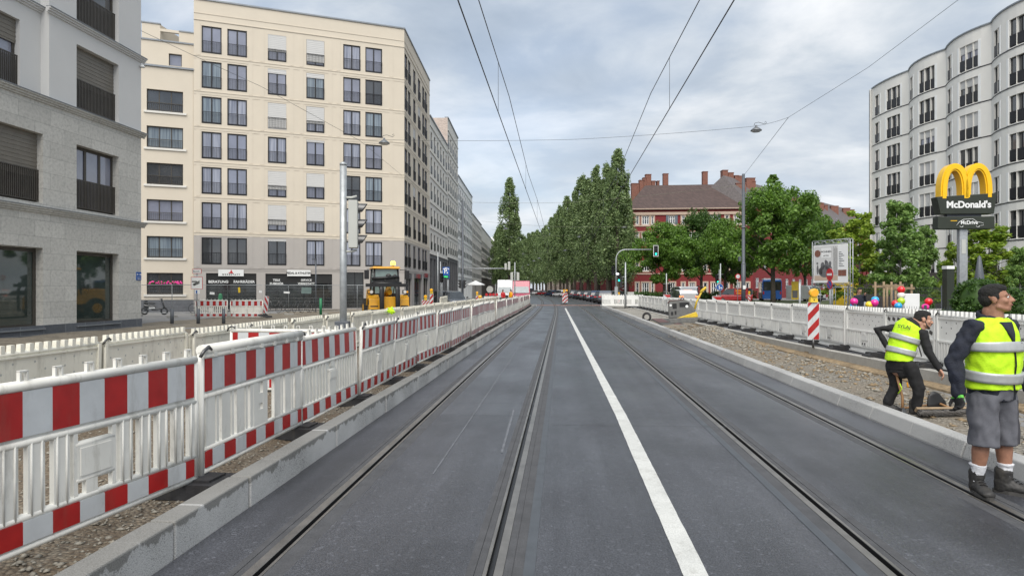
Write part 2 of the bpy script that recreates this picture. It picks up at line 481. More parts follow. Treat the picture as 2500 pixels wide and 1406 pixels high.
stones('granite', [(.40, .40, .39), (.52, .52, .50), (.33, .33, .33), (.46, .455, .44)], 140, bump=.15, patch=(.38, .38, .37))
pm('soil', (.25, .185, .11), .95, var=.3, sc=1.4, bump=.5, bsc=14, fine=.3)
pm('dirt', (.185, .160, .122), .95, var=.3, sc=1.4, bump=.5, bsc=14, fine=.35)
pm('paving', (.20, .20, .20), .85, var=.12, sc=1.2, fine=.1, bsc=20)
pm('grass', (.09, .115, .045), .9, var=.4, sc=5, bump=.6, bsc=40)
pm('red_path', (.27, .145, .11), .8, var=.15, sc=1)
pm('stone_a', (.26, .24, .20), .8, var=.35, sc=30)
pm('seal', (.016, .016, .018), .5, var=.3, sc=5)
pm('rail_steel', (.22, .205, .185), .36, .7, var=.25, sc=4)
pm('rail_bed', (.062, .063, .067), .75, var=.22, sc=6, fine=.2, bsc=90)
pm('rail_patch', (.062, .070, .080), .62, var=.16, sc=5)
leafmat('leaf_poplar', (.11, .17, .065), (.31, .41, .17))
leafmat('leaf_broad', (.065, .145, .020), (.20, .35, .05))
leafmat('leaf_dark', (.035, .085, .018), (.09, .175, .03))
leafmat('leaf_young', (.16, .28, .025), (.38, .48, .06))
leafmat('leaf_fine', (.12, .23, .05), (.26, .40, .10))
leafmat('leaf_box', (.03, .085, .012), (.09, .18, .025))
def asphalt():
    m = pm('asphalt', (.058, .060, .066), .55)
    nt = m.node_tree; L = nt.links.new; b = nt.nodes['Principled BSDF']
    g = nd(nt, 'ShaderNodeNewGeometry')
    def mul(p, q):
        mx = nd(nt, 'ShaderNodeMix', data_type='RGBA', blend_type='MULTIPLY'); mx.inputs[0].default_value = 1
        L(p, mx.inputs[6]); L(q, mx.inputs[7]); return mx.outputs[2]
    def ns(scale, xyz, det, rough, stops):
        mp = nd(nt, 'ShaderNodeMapping'); mp.inputs['Scale'].default_value = xyz; L(g.outputs[0], mp.inputs[0])
        n = nd(nt, 'ShaderNodeTexNoise', i_Scale=scale, i_Detail=det, i_Roughness=rough); L(mp.outputs[0], n.inputs[0])
        r = ramp(nt, stops); L(n.outputs[0], r.inputs[0]); return r.outputs[0], n.outputs[0]
    base, _ = ns(.9, (1, .45, 1), 8, .62, [(.32, (.039, .040, .046)), (.5, (.051, .053, .061)), (.68, (.068, .071, .082))])
    streak, _ = ns(3.2, (1, .035, 1), 5, .6, [(.34, .80), (.5, 1.0), (.66, 1.20)])       # rolled lanes and tyre tracks
    grain, gn = ns(70, (1, 1, 1), 4, .8, [(.34, .48), (.5, .98), (.62, 1.7)])
    v = nd(nt, 'ShaderNodeTexVoronoi', i_Scale=42.0); L(g.outputs[0], v.inputs[0])
    sp = nd(nt, 'ShaderNodeSeparateColor'); L(v.outputs['Color'], sp.inputs[0])
    rv = ramp(nt, [(.0, .80), (.90, 1.0), (.965, 1.0), (.97, 1.45)]); L(sp.outputs[0], rv.inputs[0])
    patch, _ = ns(.33, (1, .8, 1), 4, .5, [(.40, .76), (.45, .98), (.60, 1.06)])
    L(mul(mul(mul(mul(base, streak), grain), rv.outputs[0]), patch), b.inputs['Base Color'])
    ro, _ = ns(.7, (1, .5, 1), 6, .6, [(.35, .28), (.65, .46)])
    L(ro, b.inputs['Roughness'])
    bp = nd(nt, 'ShaderNodeBump', i_Strength=.55, i_Distance=.006); L(gn, bp.inputs['Height']); L(bp.outputs[0], b.inputs['Normal'])
asphalt()
def kerbmat():       # granite with the ragged wet stain along its upper edge
    m = stones('kerb_granite', [(.44, .445, .435), (.56, .56, .55), (.38, .38, .37), (.50, .50, .485)], 130, bump=.15, patch=(.52, .52, .51))
    nt = m.node_tree; L = nt.links.new; b = nt.nodes['Principled BSDF']
    src = b.inputs['Base Color'].links[0].from_socket
    g = nd(nt, 'ShaderNodeNewGeometry'); sp = nd(nt, 'ShaderNodeSeparateXYZ'); L(g.outputs[0], sp.inputs[0])
    mp = nd(nt, 'ShaderNodeMapping'); mp.inputs['Scale'].default_value = (0, 3.5, .6); L(g.outputs[0], mp.inputs[0])
    n = nd(nt, 'ShaderNodeTexNoise', i_Scale=1.3, i_Detail=7.0, i_Roughness=.68); L(mp.outputs[0], n.inputs[0])
    ma = nd(nt, 'ShaderNodeMath', operation='MULTIPLY_ADD'); ma.inputs[1].default_value = -.30; ma.inputs[2].default_value = .335; L(n.outputs[0], ma.inputs[0])
    sb = nd(nt, 'ShaderNodeMath', operation='SUBTRACT'); L(sp.outputs[2], sb.inputs[0]); L(ma.outputs[0], sb.inputs[1])
    r = ramp(nt, [(.0, 0.0), (.012, .72)]); L(sb.outputs[0], r.inputs[0])
    mx = nd(nt, 'ShaderNodeMix', data_type='RGBA'); mx.inputs[7].default_value = (.115, .112, .10, 1)
    L(r.outputs[0], mx.inputs[0]); L(src, mx.inputs[6]); L(mx.outputs[2], b.inputs['Base Color'])
kerbmat()
# ---------------------------------------------------------------- ground, road, rails, kerbs
def grid(name, m, x0, x1, y0, y1, nx, ny, fz, kind='structure', fx=lambda y: 0.0):
    b = MB()
    v = []
    for j in range(ny+1):
        y = y0+(y1-y0)*j/ny
        for i in range(nx+1):
            x = x0+(x1-x0)*i/nx
            v.append((x+fx(y), y, fz(x, y)))
    b.add(v, [(j*(nx+1)+i, j*(nx+1)+i+1, (j+1)*(nx+1)+i+1, (j+1)*(nx+1)+i) for j in range(ny) for i in range(nx)], 0, True)
    return tag(b.build(name, M[m]), kind=kind)
from mathutils import noise
def nz(x, y, s, a): return a*noise.noise((x*s, y*s, 3.7))
grid('ground', 'paving', -1500, 1500, -300, 3500, 2, 2, lambda x, y: -.07)
YS = [-8+2*i for i in range(38)]+[70+5*i for i in range(76)]
RAILS = [(-1.85, 1), (-.415, -1), (2.0, 1), (3.435, -1)]       # centre of the groove side, direction of the groove
prof = [(-2.45, 0, 0)]
for x, sgn in RAILS:
    a, b_ = x-.115, x+.115
    prof += [(a-.05, 0, 1), (a, 0, 2), (a+.001, -.05, 2), (b_-.001, -.05, 2), (b_, 0, 1), (b_+.07, 0, 0)]
prof += [(4.05, 0, 0)]
tag(MB().sweep(prof, YS, cx).build('road', [M['asphalt'], M['rail_bed'], M['seal']]), kind='structure')
for k, (x, sgn) in enumerate(RAILS):
    p = [(-.06, .004), (-.005, .004), (.0, -.001), (.002, -.038), (.036, -.038), (.038, .0), (.041, .003), (.062, .003)]
    bed = [(-.113, -.002), (-.062, .002)]
    bed2 = [(.064, .002), (.113, -.002)]
    mk = lambda q: [(x+sgn*a, z) for a, z in (q if sgn > 0 else q[::-1])]
    o = MB().sweep([(x_, z_, 1 if abs(x_-x-sgn*.019) < .0195 and (j_ < 7) and z_ < .0005 or (sgn > 0 and x_ == x) else 0) for j_, (x_, z_) in enumerate(mk(p))], YS, cx).build('tram_rail', [M['rail_steel'], M['black_paint']])  # groove faces coloured black: the slot's shade is put into the colour
    tag(o, kind='structure')
    bb = MB()
    bb.sweep(mk(bed), YS, cx); bb.sweep(mk(bed2), YS, cx)
    tag(bb.build('rail_bedding', M['rail_bed']), kind='structure')
# repaired strip of paler asphalt along the rails
for x0, x1 in ((-.235, -.165), (1.76, 1.83)):
    tag(MB().sweep([(x0, .003), (x1, .003)], YS[:40], cx).build('asphalt_patch', M['rail_patch']), kind='structure')
grid('street_left', 'asphalt', -11.5, -2.45, 66.2, 400, 2, 60, lambda x, y: -.004, fx=cx)
grid('street_right', 'asphalt', 4.05, 11.5, 69, 400, 2, 60, lambda x, y: -.004, fx=cx)
grid('pavement_left', 'paving', -24, -11.5, 64, 400, 2, 60, lambda x, y: .09, fx=cx)
grid('pavement_right', 'paving', 11.5, 60, 72, 400, 2, 60, lambda x, y: .09, fx=cx)
grid('crossing_path', 'red_path', -9, 10.5, 70.5, 73, 4, 1, lambda x, y: .004, fx=cx)
b = MB()
ly = [2+1.5*i for i in range(40)]
lx = lambda y: .80 if y < 9 else .80-.50*(y-9)/52
ly = [2+.12*i for i in range(488)]
b.add([(lx(y)+s+random.uniform(-.002, .002)+.0015*noise.noise((s*9, y*1.7, 0)), y, .0035) for y in ly for s in (-.075, .075)], [(2*i, 2*i+1, 2*i+3, 2*i+2) for i in range(487)])
tag(b.build('lane_marking', M['line_paint']), kind='structure')
b = MB()
for px, py, l, w in ((1225, 1015, 1.15, .02), (1420, 870, 2.3, .012), (1250, 893, 1.5, .014), (1215, 985, 1.3, .015), (1560, 1040, 2.2, .014)):
    g = G(px, py)
    x = max(-1.6, min(1.9, g.x))
    b.add([(x-l/2, g.y, .003), (x+l/2, g.y+.03, .003), (x+l/2, g.y+w+.03, .003), (x-l/2, g.y+w, .003)], [(0, 1, 2, 3)])
g = G(1222, 1105); g2 = G(1252, 1000)
b.add([(g.x, g.y, .003), (g.x+.025, g.y, .003), (g2.x+.03, g2.y, .003), (g2.x, g2.y, .003)], [(0, 1, 2, 3)])
b.add([(-1.2, 6, .003), (-1.185, 6, .003), (-1.25, 20, .003), (-1.27, 20, .003)], [(0, 1, 2, 3)])
tag(b.build('asphalt_seam', M['seam']), kind='structure')
def kerb_left():
    b = MB()
    y = -4.0
    while y < 66:
        l = .985
        b.box(-2.625, y, -.05, -2.45, y+l, .235+random.uniform(-.006, .006), M=Matrix.Translation((cx(y)+random.uniform(-.006, .006), 0, 0)))
        y += 1.0
    for k in range(4):
        b.cbox((-2.62-.25*k*.8-.35, 66.4+.5*k, .08), (1.0, .17, .3), rot=(0, 0, R(150-8*k)))
    tag(b.build('kerb', M['kerb_granite'], bev=.012), kind='structure')
kerb_left()
def kerb_right():
    b = MB()
    y = 1.0
    while y < 67:
        p = [(4.05, -.05), (4.05, .02), (4.10, .165), (4.30, .165), (4.30, -.05)]
        b.prism(p, y, y+.992, M=Matrix.Translation((cx(y)+random.uniform(-.004, .004), 0, random.uniform(-.003, .003))))
        y += 1.0
    for k in range(3):
        b.cbox((4.35+.8*k, 67.4+.45*k, .06), (1.0, .2, .2), rot=(0, 0, R(28)))
    tag(b.build('kerb', M['granite'], bev=.014), kind='structure')
kerb_right()
grid('gravel_bed', 'gravel_brown', -6.6, -2.62, -4, 66, 26, 260, lambda x, y: .035+nz(x, y, 1.1, .05)+nz(x, y, 5, .02), kind='stuff')
grid('dirt_ground', 'dirt', -21.5, -6.6, 0, 56, 30, 60, lambda x, y: .0+nz(x, y, .6, .09)-.02, kind='structure')
def heap(x, y):
    z = .035+nz(x, y, 1.0, .05)+nz(x, y, 4, .03)
    z += .38*math.exp(-((x-5.25)/.62)**2-((y-23.4)/2.3)**2)
    if x > 5.4 and y < 23: z -= .085*min(1, (x-5.4)*1.6)*min(1, (23-y)/2)
    return z
grid('gravel_island', 'gravel_grey', 4.29, 6.45, 2, 36, 26, 240, heap, kind='stuff')
grid('gravel_island_far', 'gravel_fine', 4.29, 6.55, 36, 66, 20, 120, lambda x, y: .06+nz(x, y, 1.0, .05), kind='stuff', fx=cx)
def scatter(name, m, n, fx, z, smin, smax):     # loose pebbles lying on the gravel
    v = []; f = []
    base = [(1, 0, 0), (-1, 0, 0), (0, 1, 0), (0, -1, 0), (0, 0, .7), (0, 0, -.7)]
    fc = [(0, 2, 4), (2, 1, 4), (1, 3, 4), (3, 0, 4), (2, 0, 5), (1, 2, 5), (3, 1, 5), (0, 3, 5)]
    for i in range(n):
        x, y = fx()
        s = random.uniform(smin, smax)*random.choice((.6, .8, 1, 1.4))
        a = random.uniform(0, 6.28); e = random.uniform(.6, 1.4)
        c, q = math.cos(a), math.sin(a)
        k = len(v)
        for p in base:
            px, py, pz = p[0]*s*e*random.uniform(.8, 1.2), p[1]*s/e, p[2]*s*.7
            v.append((x+px*c-py*q, y+px*q+py*c, z(x, y)+pz+s*.2))
        f += [tuple(i_+k for i_ in t) for t in fc]
    b = MB(); b.add(v, f, 0, True)
    return tag(b.build(name, M[m]), kind='stuff')
scatter('pebbles', 'stone_a', 5200, lambda: (-2.66-random.random()**1.3*3.0, 2.2+12*random.random()**1.6), lambda x, y: .035+nz(x, y, 1.1, .05)+nz(x, y, 5, .02), .010, .022)
scatter('heap_stones', 'stone_a', 3000, lambda: (random.gauss(5.3, .5), random.gauss(23.2, 1.9)), heap, .02, .042)
scatter('island_stones', 'stone_a', 2600, lambda: (random.uniform(4.33, 6.5), random.uniform(5, 19)), heap, .008, .022)
scatter('soil_clods', 'soil', 900, lambda: (4.34+abs(random.gauss(0, .7)) if random.random() < .4 else random.uniform(5.2, 6.4), random.uniform(5, 30)), heap, .02, .05)
scatter('rubble', 'stone_a', 500, lambda: (random.uniform(4.35, 6.4), random.uniform(6, 30)), heap, .03, .06)
grid('sand_bed', 'soil', 4.31, 6.3, 3.0, 7.6, 16, 30, lambda x, y: heap(x, y)+.02+.02*noise.noise((x*9, y*9, 1))-.12*max(0, y-6.6))
# platform edge of raw concrete on the right, with the strip it stands on
xb = lambda y: 0.32*math.exp(-((y-11)/5.0)**2)-.12*min(1, max(0, (y-16)/20))
dz = lambda y: .12*min(1, max(0, (y-15)/22))          # the pavement dips gently away from the camera
def dipped(b): b.v = [(x, y, z-dz(y)) for x, y, z in b.v]; return b
ys = [6+1.0*i for i in range(55)]
b = MB()
b.sweep([(6.50, .06), (6.50, .03), (6.40, .01), (6.30, -.03), (6.26, -.3)], ys, lambda y: xb(y)+nz(0, y, 1.2, .05)+cx(y))
tag(b.build('platform_footing', M['soil']), kind='structure')
b = MB(); b.sweep([(6.48, -.02), (6.48, .215), (6.70, .215), (6.72, .10)], ys, lambda y: xb(y)+cx(y))
tag(dipped(b).build('platform_edge', M['concrete']), kind='structure')
b = MB(); b.sweep([(6.66, .19), (11.5, .17), (20, .12), (60, .10)], [4+2*i for i in range(34)], lambda y: xb(y)*.7)
tag(dipped(b).build('pavement', [M['asphalt']]), kind='structure')
b = MB()
for px, py in ((2133, 895), (2300, 935)):
    g = W(px, py, (CH-.12)*F/(py-HY)); x = 6.478+xb(g.y)+cx(g.y)
    for k in range(4):
        b.tube([(x-.004, g.y-.15+.07*k, .05), (x-.004, g.y-.17+.08*k+.03*(-1)**k, .19)], .006, 4)
tag(b.build('spray_mark', M['leaf_young']), kind='structure')

# ---------------------------------------------------------------- buildings
class Face:      # a vertical wall plane from A to B as seen from outside, left to right
    def __init__(s, A, B):
        s.A, s.B = Vector(A), Vector(B); s.A.z = s.B.z = 0
        d = s.B-s.A; s.L = d.length; s.u = d.normalized(); s.n = Vector((s.u.y, -s.u.x, 0)); s.rz = math.atan2(s.u.y, s.u.x)
    def p(s, a, z, out=0.0):
        q = s.A+s.u*a+s.n*out; q.z = z; return q
    def sz(s, px, py=HY):     # where the view ray through a pixel meets the wall
        d = W(px, HY, 1.0); d.z = 0
        den = d.x*s.u.y-d.y*s.u.x
        t = (s.A.x*s.u.y-s.A.y*s.u.x)/den
        q = d*t
        return (q-s.A).dot(s.u), CH+(HY-py)/F*t
def wall(b, fc, z0, z1, opens, d=.22, mi=0, a0=0.0, a1=None, rm=None):
    a1 = fc.L if a1 is None else a1
    xs = sorted({a0, a1, *[min(max(q, a0), a1) for o in opens for q in o[:2]]})
    zs = sorted({z0, z1, *[min(max(q, z0), z1) for o in opens for q in o[2:4]]})
    for i in range(len(xs)-1):
        for j in range(len(zs)-1):
            mx, mz = (xs[i]+xs[i+1])/2, (zs[j]+zs[j+1])/2
            if any(o[0] < mx < o[1] and o[2] < mz < o[3] for o in opens): continue
            b.add([fc.p(xs[i], zs[j]), fc.p(xs[i+1], zs[j]), fc.p(xs[i+1], zs[j+1]), fc.p(xs[i], zs[j+1])], [(0, 1, 2, 3)], mi)
    for o in opens:
        q = [(o[0], o[2]), (o[1], o[2]), (o[1], o[3]), (o[0], o[3])]
        for k in range(4):
            (p0, q0), (p1, q1) = q[k], q[(k+1) % 4]
            b.add([fc.p(p0, q0), fc.p(p1, q1), fc.p(p1, q1, -d), fc.p(p0, q0, -d)], [(0, 1, 2, 3)], mi if rm is None else rm)
def band(b, fc, z, h, out, mi=0, a0=0.0, a1=None, back=0.0):
    a1 = fc.L if a1 is None else a1
    v = [fc.p(a0, z, -back), fc.p(a1, z, -back), fc.p(a1, z, out), fc.p(a0, z, out)]
    v += [Vector((p.x, p.y, z+h)) for p in v]
    b.add(v, [(3, 2, 1, 0), (4, 5, 6, 7), (0, 1, 5, 4), (1, 2, 6, 5), (2, 3, 7, 6), (3, 0, 4, 7)], mi)
MC = {}
def cached(key, fn):
    if key not in MC: MC[key] = fn()
    return MC[key]
def window(par, fc, a, z, w, h, fm='dark_frame', pm_='pane', cols=2, rail=None, shut=0.0, sm='blind', fr=.085, sill=False, d=.2, kids_=True, name='window', label=None, transom=0):
    def frame():
        b = MB()
        b.box(0, 0, 0, fr, .07, h); b.box(w-fr, 0, 0, w, .07, h); b.box(fr, 0, 0, w-fr, .07, fr*1.2); b.box(fr, 0, h-fr, w-fr, .07, h)
        for k in range(1, cols): b.box(w*k/cols-fr*.55, -.004, fr, w*k/cols+fr*.55, .066, h-fr)
        if transom: b.box(fr, -.003, transom, w-fr, .067, transom+.05)
        if sill: b.box(-.05, -d-.06, -.05, w+.05, .05, .0)
        return b.mesh(name, M[fm])
    def pane():
        b = MB(); b.box(fr*.5, .03, fr*.5, w-fr*.5, .05, h-fr*.5)
        return b.mesh('pane', M[pm_])
    o = ob(name, cached(('f', w, h, fm, cols, sill, transom, fr), frame), par, fc.p(a, z, -d+.07)-par.location, fc.rz)
    if label: o['label'] = label
    if not kids_: 
        ob('pane', cached(('p', w, h, pm_, fr), pane), o)
        return o
    ob('pane', cached(('p', w, h, pm_, fr), pane), o)
    if rail:
        rh, rm, rk, dx = rail
        def railing():
            b = MB()
            y = -.11
            b.box(.01, y-.02, rh-.04, w-.01, y+.02, rh); b.box(.01, y-.015, .10, w-.01, y+.015, .13)
            if rk == 'plate':
                b.box(.01, y-.012, .14, w-.01, y+.0, rh-.05)
            n = int((w-.06)/dx)
            for k in range(n+1):
                x = .03+(w-.06)*k/n
                b.box(x-.010 if rk != 'lamella' else x-.022, y-.012, .13, x+.010 if rk != 'lamella' else x+.022, y+.012, rh-.04)
            return b.mesh('railing', M[rm])
        ob('railing', cached(('r', w, rail), railing), o)
    if shut:
        def shutter():
            b = MB()
            hh = shut*h
            n = max(2, int(hh/.075))
            for k in range(n): b.box(.02, -.045-(.012 if k % 2 else 0), h-hh+hh*k/n, w-.02, -.01, h-hh+hh*(k+1)/n)
            return b.mesh('shutter', M[sm])
        ob('shutter', cached(('s', w, h, shut, sm), shutter), o)
    return o
def solid(b, pts, z0, z1, mi=0, roof=None, close=True):      # closed block over a plan
    n = len(pts)
    v = [(p[0], p[1], z0) for p in pts]+[(p[0], p[1], z1) for p in pts]
    for j in range(n if close else n-1):
        k = (j+1) % n
        b.add([v[j], v[k], v[n+k], v[n+j]], [(0, 1, 2, 3)], mi)
    b.add(v[n:], [tuple(range(n))], mi if roof is None else roof)

# near house on the left: travertine base, white plaster above
def near_house():
    XF = -19.8
    root = thing('apartment_building', 'grey stone and white plaster house at the left edge with bronze railings and roller shutters', 'building', (XF, 26, 0))
    f = Face((XF, 10.0, 0), (XF, 29.5, 0))
    Y = lambda px: f.sz(px)[0]
    r0, r1 = Y(187), Y(290)
    l1 = Y(105); l0 = l1-(r1-r0)-.3
    k1 = Y(70); k0 = k1-2.2
    jog = Y(120)
    op1 = [(r0, r1, .22, 3.3), (l0, l1, .22, 3.3), (r0, r1, 5.0, 7.65), (l0, l1, 5.0, 7.65)]
    b = MB(); wall(b, f, .0, 9.05, op1, .42)
    solid(b, [(XF, 29.5), (XF-12, 29.5), (XF-12, 9)], .0, 9.05)
    b.build('stone_wall', [M['travertine']], root, wl=root.location)
    b = MB()
    up = [(r0, r1, 9.15, 11.75), (r0, r1, 12.75, 15.4)]
    wall(b, f, 9.05, 19.5, up, .42, a0=jog)
    f2 = Face((XF-.35, 10.0, 0), (XF-.35, 29.5, 0))
    wall(b, f2, 9.05, 19.5, [(k0, k1, 9.15, 11.75), (k0, k1, 12.75, 15.4)], .3, a1=jog)
    q = f.p(jog, 0)
    b.add([(XF, q.y, 9.05), (XF-.35, q.y, 9.05), (XF-.35, q.y, 19.5), (XF, q.y, 19.5)], [(0, 1, 2, 3)])
    solid(b, [(XF, 29.5), (XF-12, 29.5), (XF-12, 9)], 9.05, 19.5)
    b.build('plaster_wall', [M['white_plaster']], root, wl=root.location)
    b = MB()
    def corn(z, fc, a0, a1, mi):
        for dz, h, o in ((0, .07, .06), (.07, .08, .12), (.15, .06, .18)): band(b, fc, z+dz, h, o, mi, a0, a1)
        band(b, fc, z+.21, .025, .21, 1, a0, a1)
    corn(4.62, f, 0, f.L+.2, 0); corn(8.85, f, 0, f.L+.2, 0)
    corn(12.40, f, jog-.15, f.L+.2, 2); corn(12.40, f2, 0, jog, 2)
    b.build('cornice', [M['travertine'], M['zinc'], M['white_plaster']], root, wl=root.location)
    b = MB(); band(b, f, -.1, .45, .03, 0, 0, f.L+.03)
    b.build('plinth', M['plinth_slate'], root, wl=root.location)
    for q0, q1 in ((r0-.03, r1+.03), (l0, l1+.03)):
        b = MB(); band(b, f, .19, .05, .09, 0, q0, q1, .3); b.build('window_ledge', M['zinc'], root, wl=root.location)
    w = r1-r0; wl_ = l1-l0; wk = k1-k0
    for a, ww, fl in ((r0, w, 1), (l0, wl_, 2)):
        window(root, f, a, .24, ww, 3.04, 'bronze', 'pane_green', 1, fr=.14, d=.36, name='shop_window')
    rail = (1.28, 'bronze', 'lamella', .085)
    window(root, f, r0, 5.0, w, 2.65, 'bronze', 'pane_sky', 3, rail, 0, d=.36, fr=.12)
    window(root, f, l0, 5.0, wl_, 2.65, 'bronze', 'pane', 2, rail, .62, 'bronze_shutter', d=.36, fr=.12)
    window(root, f, r0, 9.15, w, 2.6, 'bronze', 'pane', 2, rail, .60, 'bronze_shutter', d=.36, fr=.12)
    window(root, f2, k0, 9.15, wk, 2.6, 'bronze', 'pane_sky', 2, rail, .34, 'bronze_shutter', d=.28, fr=.12)
    window(root, f, r0, 12.75, w, 2.6, 'bronze', 'pane', 2, rail, 0, d=.36, fr=.12)
    window(root, f2, k0, 12.75, wk, 2.6, 'bronze', 'pane', 2, rail, 0, d=.28, fr=.12)
    # house-number plate and the wire's wall hook
    a, z = f.sz(338, 674)
    o = MB().box(-.17, -.03, -.19, .17, 0, .19).build('number_plate', M['sign_blue'], root, f.p(a, z, .0)-root.location, f.rz)
    text('94 - 102', .10, M['sign_white'], o, (0, -.034, .07), (R(90), 0, 0)); text('Wegstraße', .05, M['sign_white'], o, (0, -.034, -.13), (R(90), 0, 0))
    MB().box(-.16, -.034, -.055, .16, -.03, -.045).build('plate_line', M['sign_white'], o)
    a, z = f.sz(343, 150)
    MB().lathe([(.0, 0), (.1, 0), (.11, .05), (.06, .12), (0, .14)], 12).build('wall_lamp', M['sign_white'], root, f.p(f.L-.05, 12.15, .1)-root.location)
near_house()

PANES = ['pane_curtain', 'pane_sky', 'pane_curtain', 'pane_curtain', 'pane_sky', 'pane_curtain2']
FL = 2.864
def cream_house():
    A = W(473, HY, 53.0); C = W(987, HY, 59.2)
    f = Face(A, C)
    root = thing('apartment_building', 'tall cream corner house with dark French windows above the bicycle shop', 'building', (C.x, C.y, 0))
    rl = root.location
    vp = Vector((W(1298, HY, 1.0)-Vector((0, 0, CH))).to_2d()).normalized()
    D = Vector((C.x+vp.x*14.7, C.y+vp.y*14.7, 0))
    g = Face(C, D)
    TOP = 25.2
    cols = [(492, 541), (555, 603), (654, 699), (748, 792), (838, 880), (892, 933)]
    cr = [(f.sz(a)[0], f.sz(b_)[0]) for a, b_ in cols]
    scol = [(987.8, 994.2), (996.3, 1002), (1009, 1014.3), (1020.5, 1026), (1031, 1035.8), (1037.2, 1042)]
    sr = [(g.sz(a)[0], g.sz(b_)[0]) for a, b_ in scol]
    ops = []; gops = []
    shut = {(0, 2): .62, (0, 3): .85, (1, 2): .17, (1, 3): .18, (2, 2): 1, (2, 3): .65, (3, 3): .08, (4, 2): .7, (4, 3): .52, (5, 2): .75, (5, 3): .62, (6, 2): .08}
    for k in range(7):
        z = 20.94-FL*k
        for a, b_ in cr: ops.append((a, b_, z, z+2.2))
        for a, b_ in sr: gops.append((a, b_, z, z+2.2))
    s0 = f.sz(503)[0], f.sz(626)[0]; s1 = f.sz(648)[0], f.sz(811)[0]; s2 = f.sz(845)[0], f.sz(888)[0]
    shop = [(*s0, .08, 3.05), (*s1, .08, 3.05), (*s2, .08, 3.35)]
    sg = [(g.sz(a)[0], g.sz(b_)[0], .08, 3.3) for a, b_ in ((991, 1004.5), (1011.5, 1029.5), (1034, 1045))]
    b = MB()
    wall(b, f, 6.25, TOP, ops, .2, 0); wall(b, f, 0, 6.25, ops+shop, .22, 1)
    wall(b, g, 6.25, TOP, gops, .2, 0); wall(b, g, 0, 6.25, gops+sg, .22, 1)
    back = Vector((A.x-3, A.y+16, 0)); db = Vector((D.x-14, D.y+2, 0))
    solid(b, [(D.x, D.y), (db.x, db.y), (back.x, back.y), (A.x, A.y)], 0, TOP, 0, 2)
    b.add([(A.x, A.y, TOP-.4), (C.x, C.y, TOP-.4), (D.x, D.y, TOP-.4), (back.x, back.y, TOP-.4)], [(0, 1, 2, 3)], 2)
    b.build('wall', [M['cream'], M['warm_grey'], M['zinc']], root, wl=rl)
    b = MB()
    for fc in (f, g):
        for k in range(7):
            z = 20.94-FL*k-.30
            mi = 0 if z > 6 else 1
            band(b, fc, z, .055, .05, mi); band(b, fc, z-.22, .22, .02, mi)
        band(b, fc, 23.55, .05, .05, 0); band(b, fc, 24.1, .035, .03, 0)
        band(b, fc, 3.35, .06, .04, 1)
    piers = [f.sz(q)[0] for q in (484, 612, 640, 712, 736, 806, 826, 955)]
    for q in piers:
        for k in range(7):
            z = 20.94-FL*k
            band(b, f, z-.2, 2.6, .018, 0 if z > 6 else 1, q-.16, q+.16)
    b.build('string_course', [M['cream'], M['warm_grey']], root, wl=rl)
    b = MB()
    for fc in (f, g): band(b, fc, TOP, .12, .08, 0, 0, fc.L+.06, .35)
    b.build('roof_edge', M['zinc'], root, wl=rl)
    rnd = random.Random(3)
    rail = (.98, 'dark_frame', 'bar', .115)
    for k in range(7):
        z = 20.94-FL*k
        for j, (a, b_) in enumerate(cr):
            pmn = rnd.choice(PANES)
            if k == 6: pmn = 'pane' if j < 3 else 'pane_curtain'
            if (k, j) in ((1, 5), (4, 4)): pmn = 'pane'
            w = round(b_-a, 1)
            window(root, f, (a+b_)/2-w/2, z, w, 2.2, 'dark_frame', pmn, 2, rail, shut.get((k, j), 0), 'blind', fr=.10, d=.14)
        for j, (a, b_) in enumerate(sr):
            window(root, g, a, z, round(b_-a, 2), 2.2, 'dark_frame', rnd.choice(PANES), 2, rail, .4 if rnd.random() < .08 else 0, fr=.08, d=.14)
    for (a, b_, z0, z1) in shop:
        window(root, f, a, z0, b_-a, z1-z0, 'dark_frame', 'shop_glass', 3 if b_-a > 2 else 2, fr=.07, d=.2, name='shop_window')
    for (a, b_, z0, z1) in sg:
        window(root, g, a, z0, b_-a, z1-z0, 'dark_frame', 'shop_glass', 2, fr=.07, d=.2, name='shop_window')
    # lettering of the shops
    def letters(s, px, py, size, m='sign_white', out=-.10, fc=f, sx=1.0, nm='lettering'):
        a, z = fc.sz(px, py)
        text(s, size, M[m], root, fc.p(a, z, out)-rl, (R(90), 0, fc.rz), nm, sx=sx, off=size*.03)
    def plate(px0, px1, py0, py1, m, out=.06, fc=f, nm='sign_plate'):
        a, z1 = fc.sz(px0, py0); c, z0 = fc.sz(px1, py1)
        b = MB(); band(b, fc, z0, z1-z0, out, 0, a, c)
        b.build(nm, M[m], root, wl=rl)
    for (a, b_, z0, z1) in shop[:2]:
        bb = MB(); band(bb, f, 2.25, .78, -.115, 0, a+.07, b_-.07, .13); bb.build('fascia', M['sign_black'], root, wl=rl)
    letters('BERATUNG', 533, 688, .29); letters('FAHRRÄDER', 596, 688, .29)
    letters('TEILE', 675, 684, .24); letters('ZUBEHÖR', 675, 692.5, .24)
    letters('SERVICE', 748, 684, .24); letters('WERKSTATT', 748, 692.5, .24)
    plate(533, 595, 658, 674.5, 'sign_white'); plate(701, 758, 659, 674.5, 'sign_white')
    letters('W E R K S T A T T', 564, 670.5, .17, 'sign_black', .066); letters('PEDAL & ATHLETEN', 729.5, 667, .25, 'sign_black', .066, sx=.9)
    a, z = f.sz(563.5, 664); bb = MB(); bb.prism([(-.2, -.1), (.22, -.12), (.12, .0), (.02, .22), (-.03, .02)], -.01, 0)
    bb.build('emblem', M['sign_red'], root, f.p(a, z, .065)-rl, f.rz)
    for q0, q1 in ((991, 1004.5), (1011.5, 1029.5), (1034, 1045)): plate(q0, q1, 668, 681, 'dark_cladding', .04, g, 'fascia')
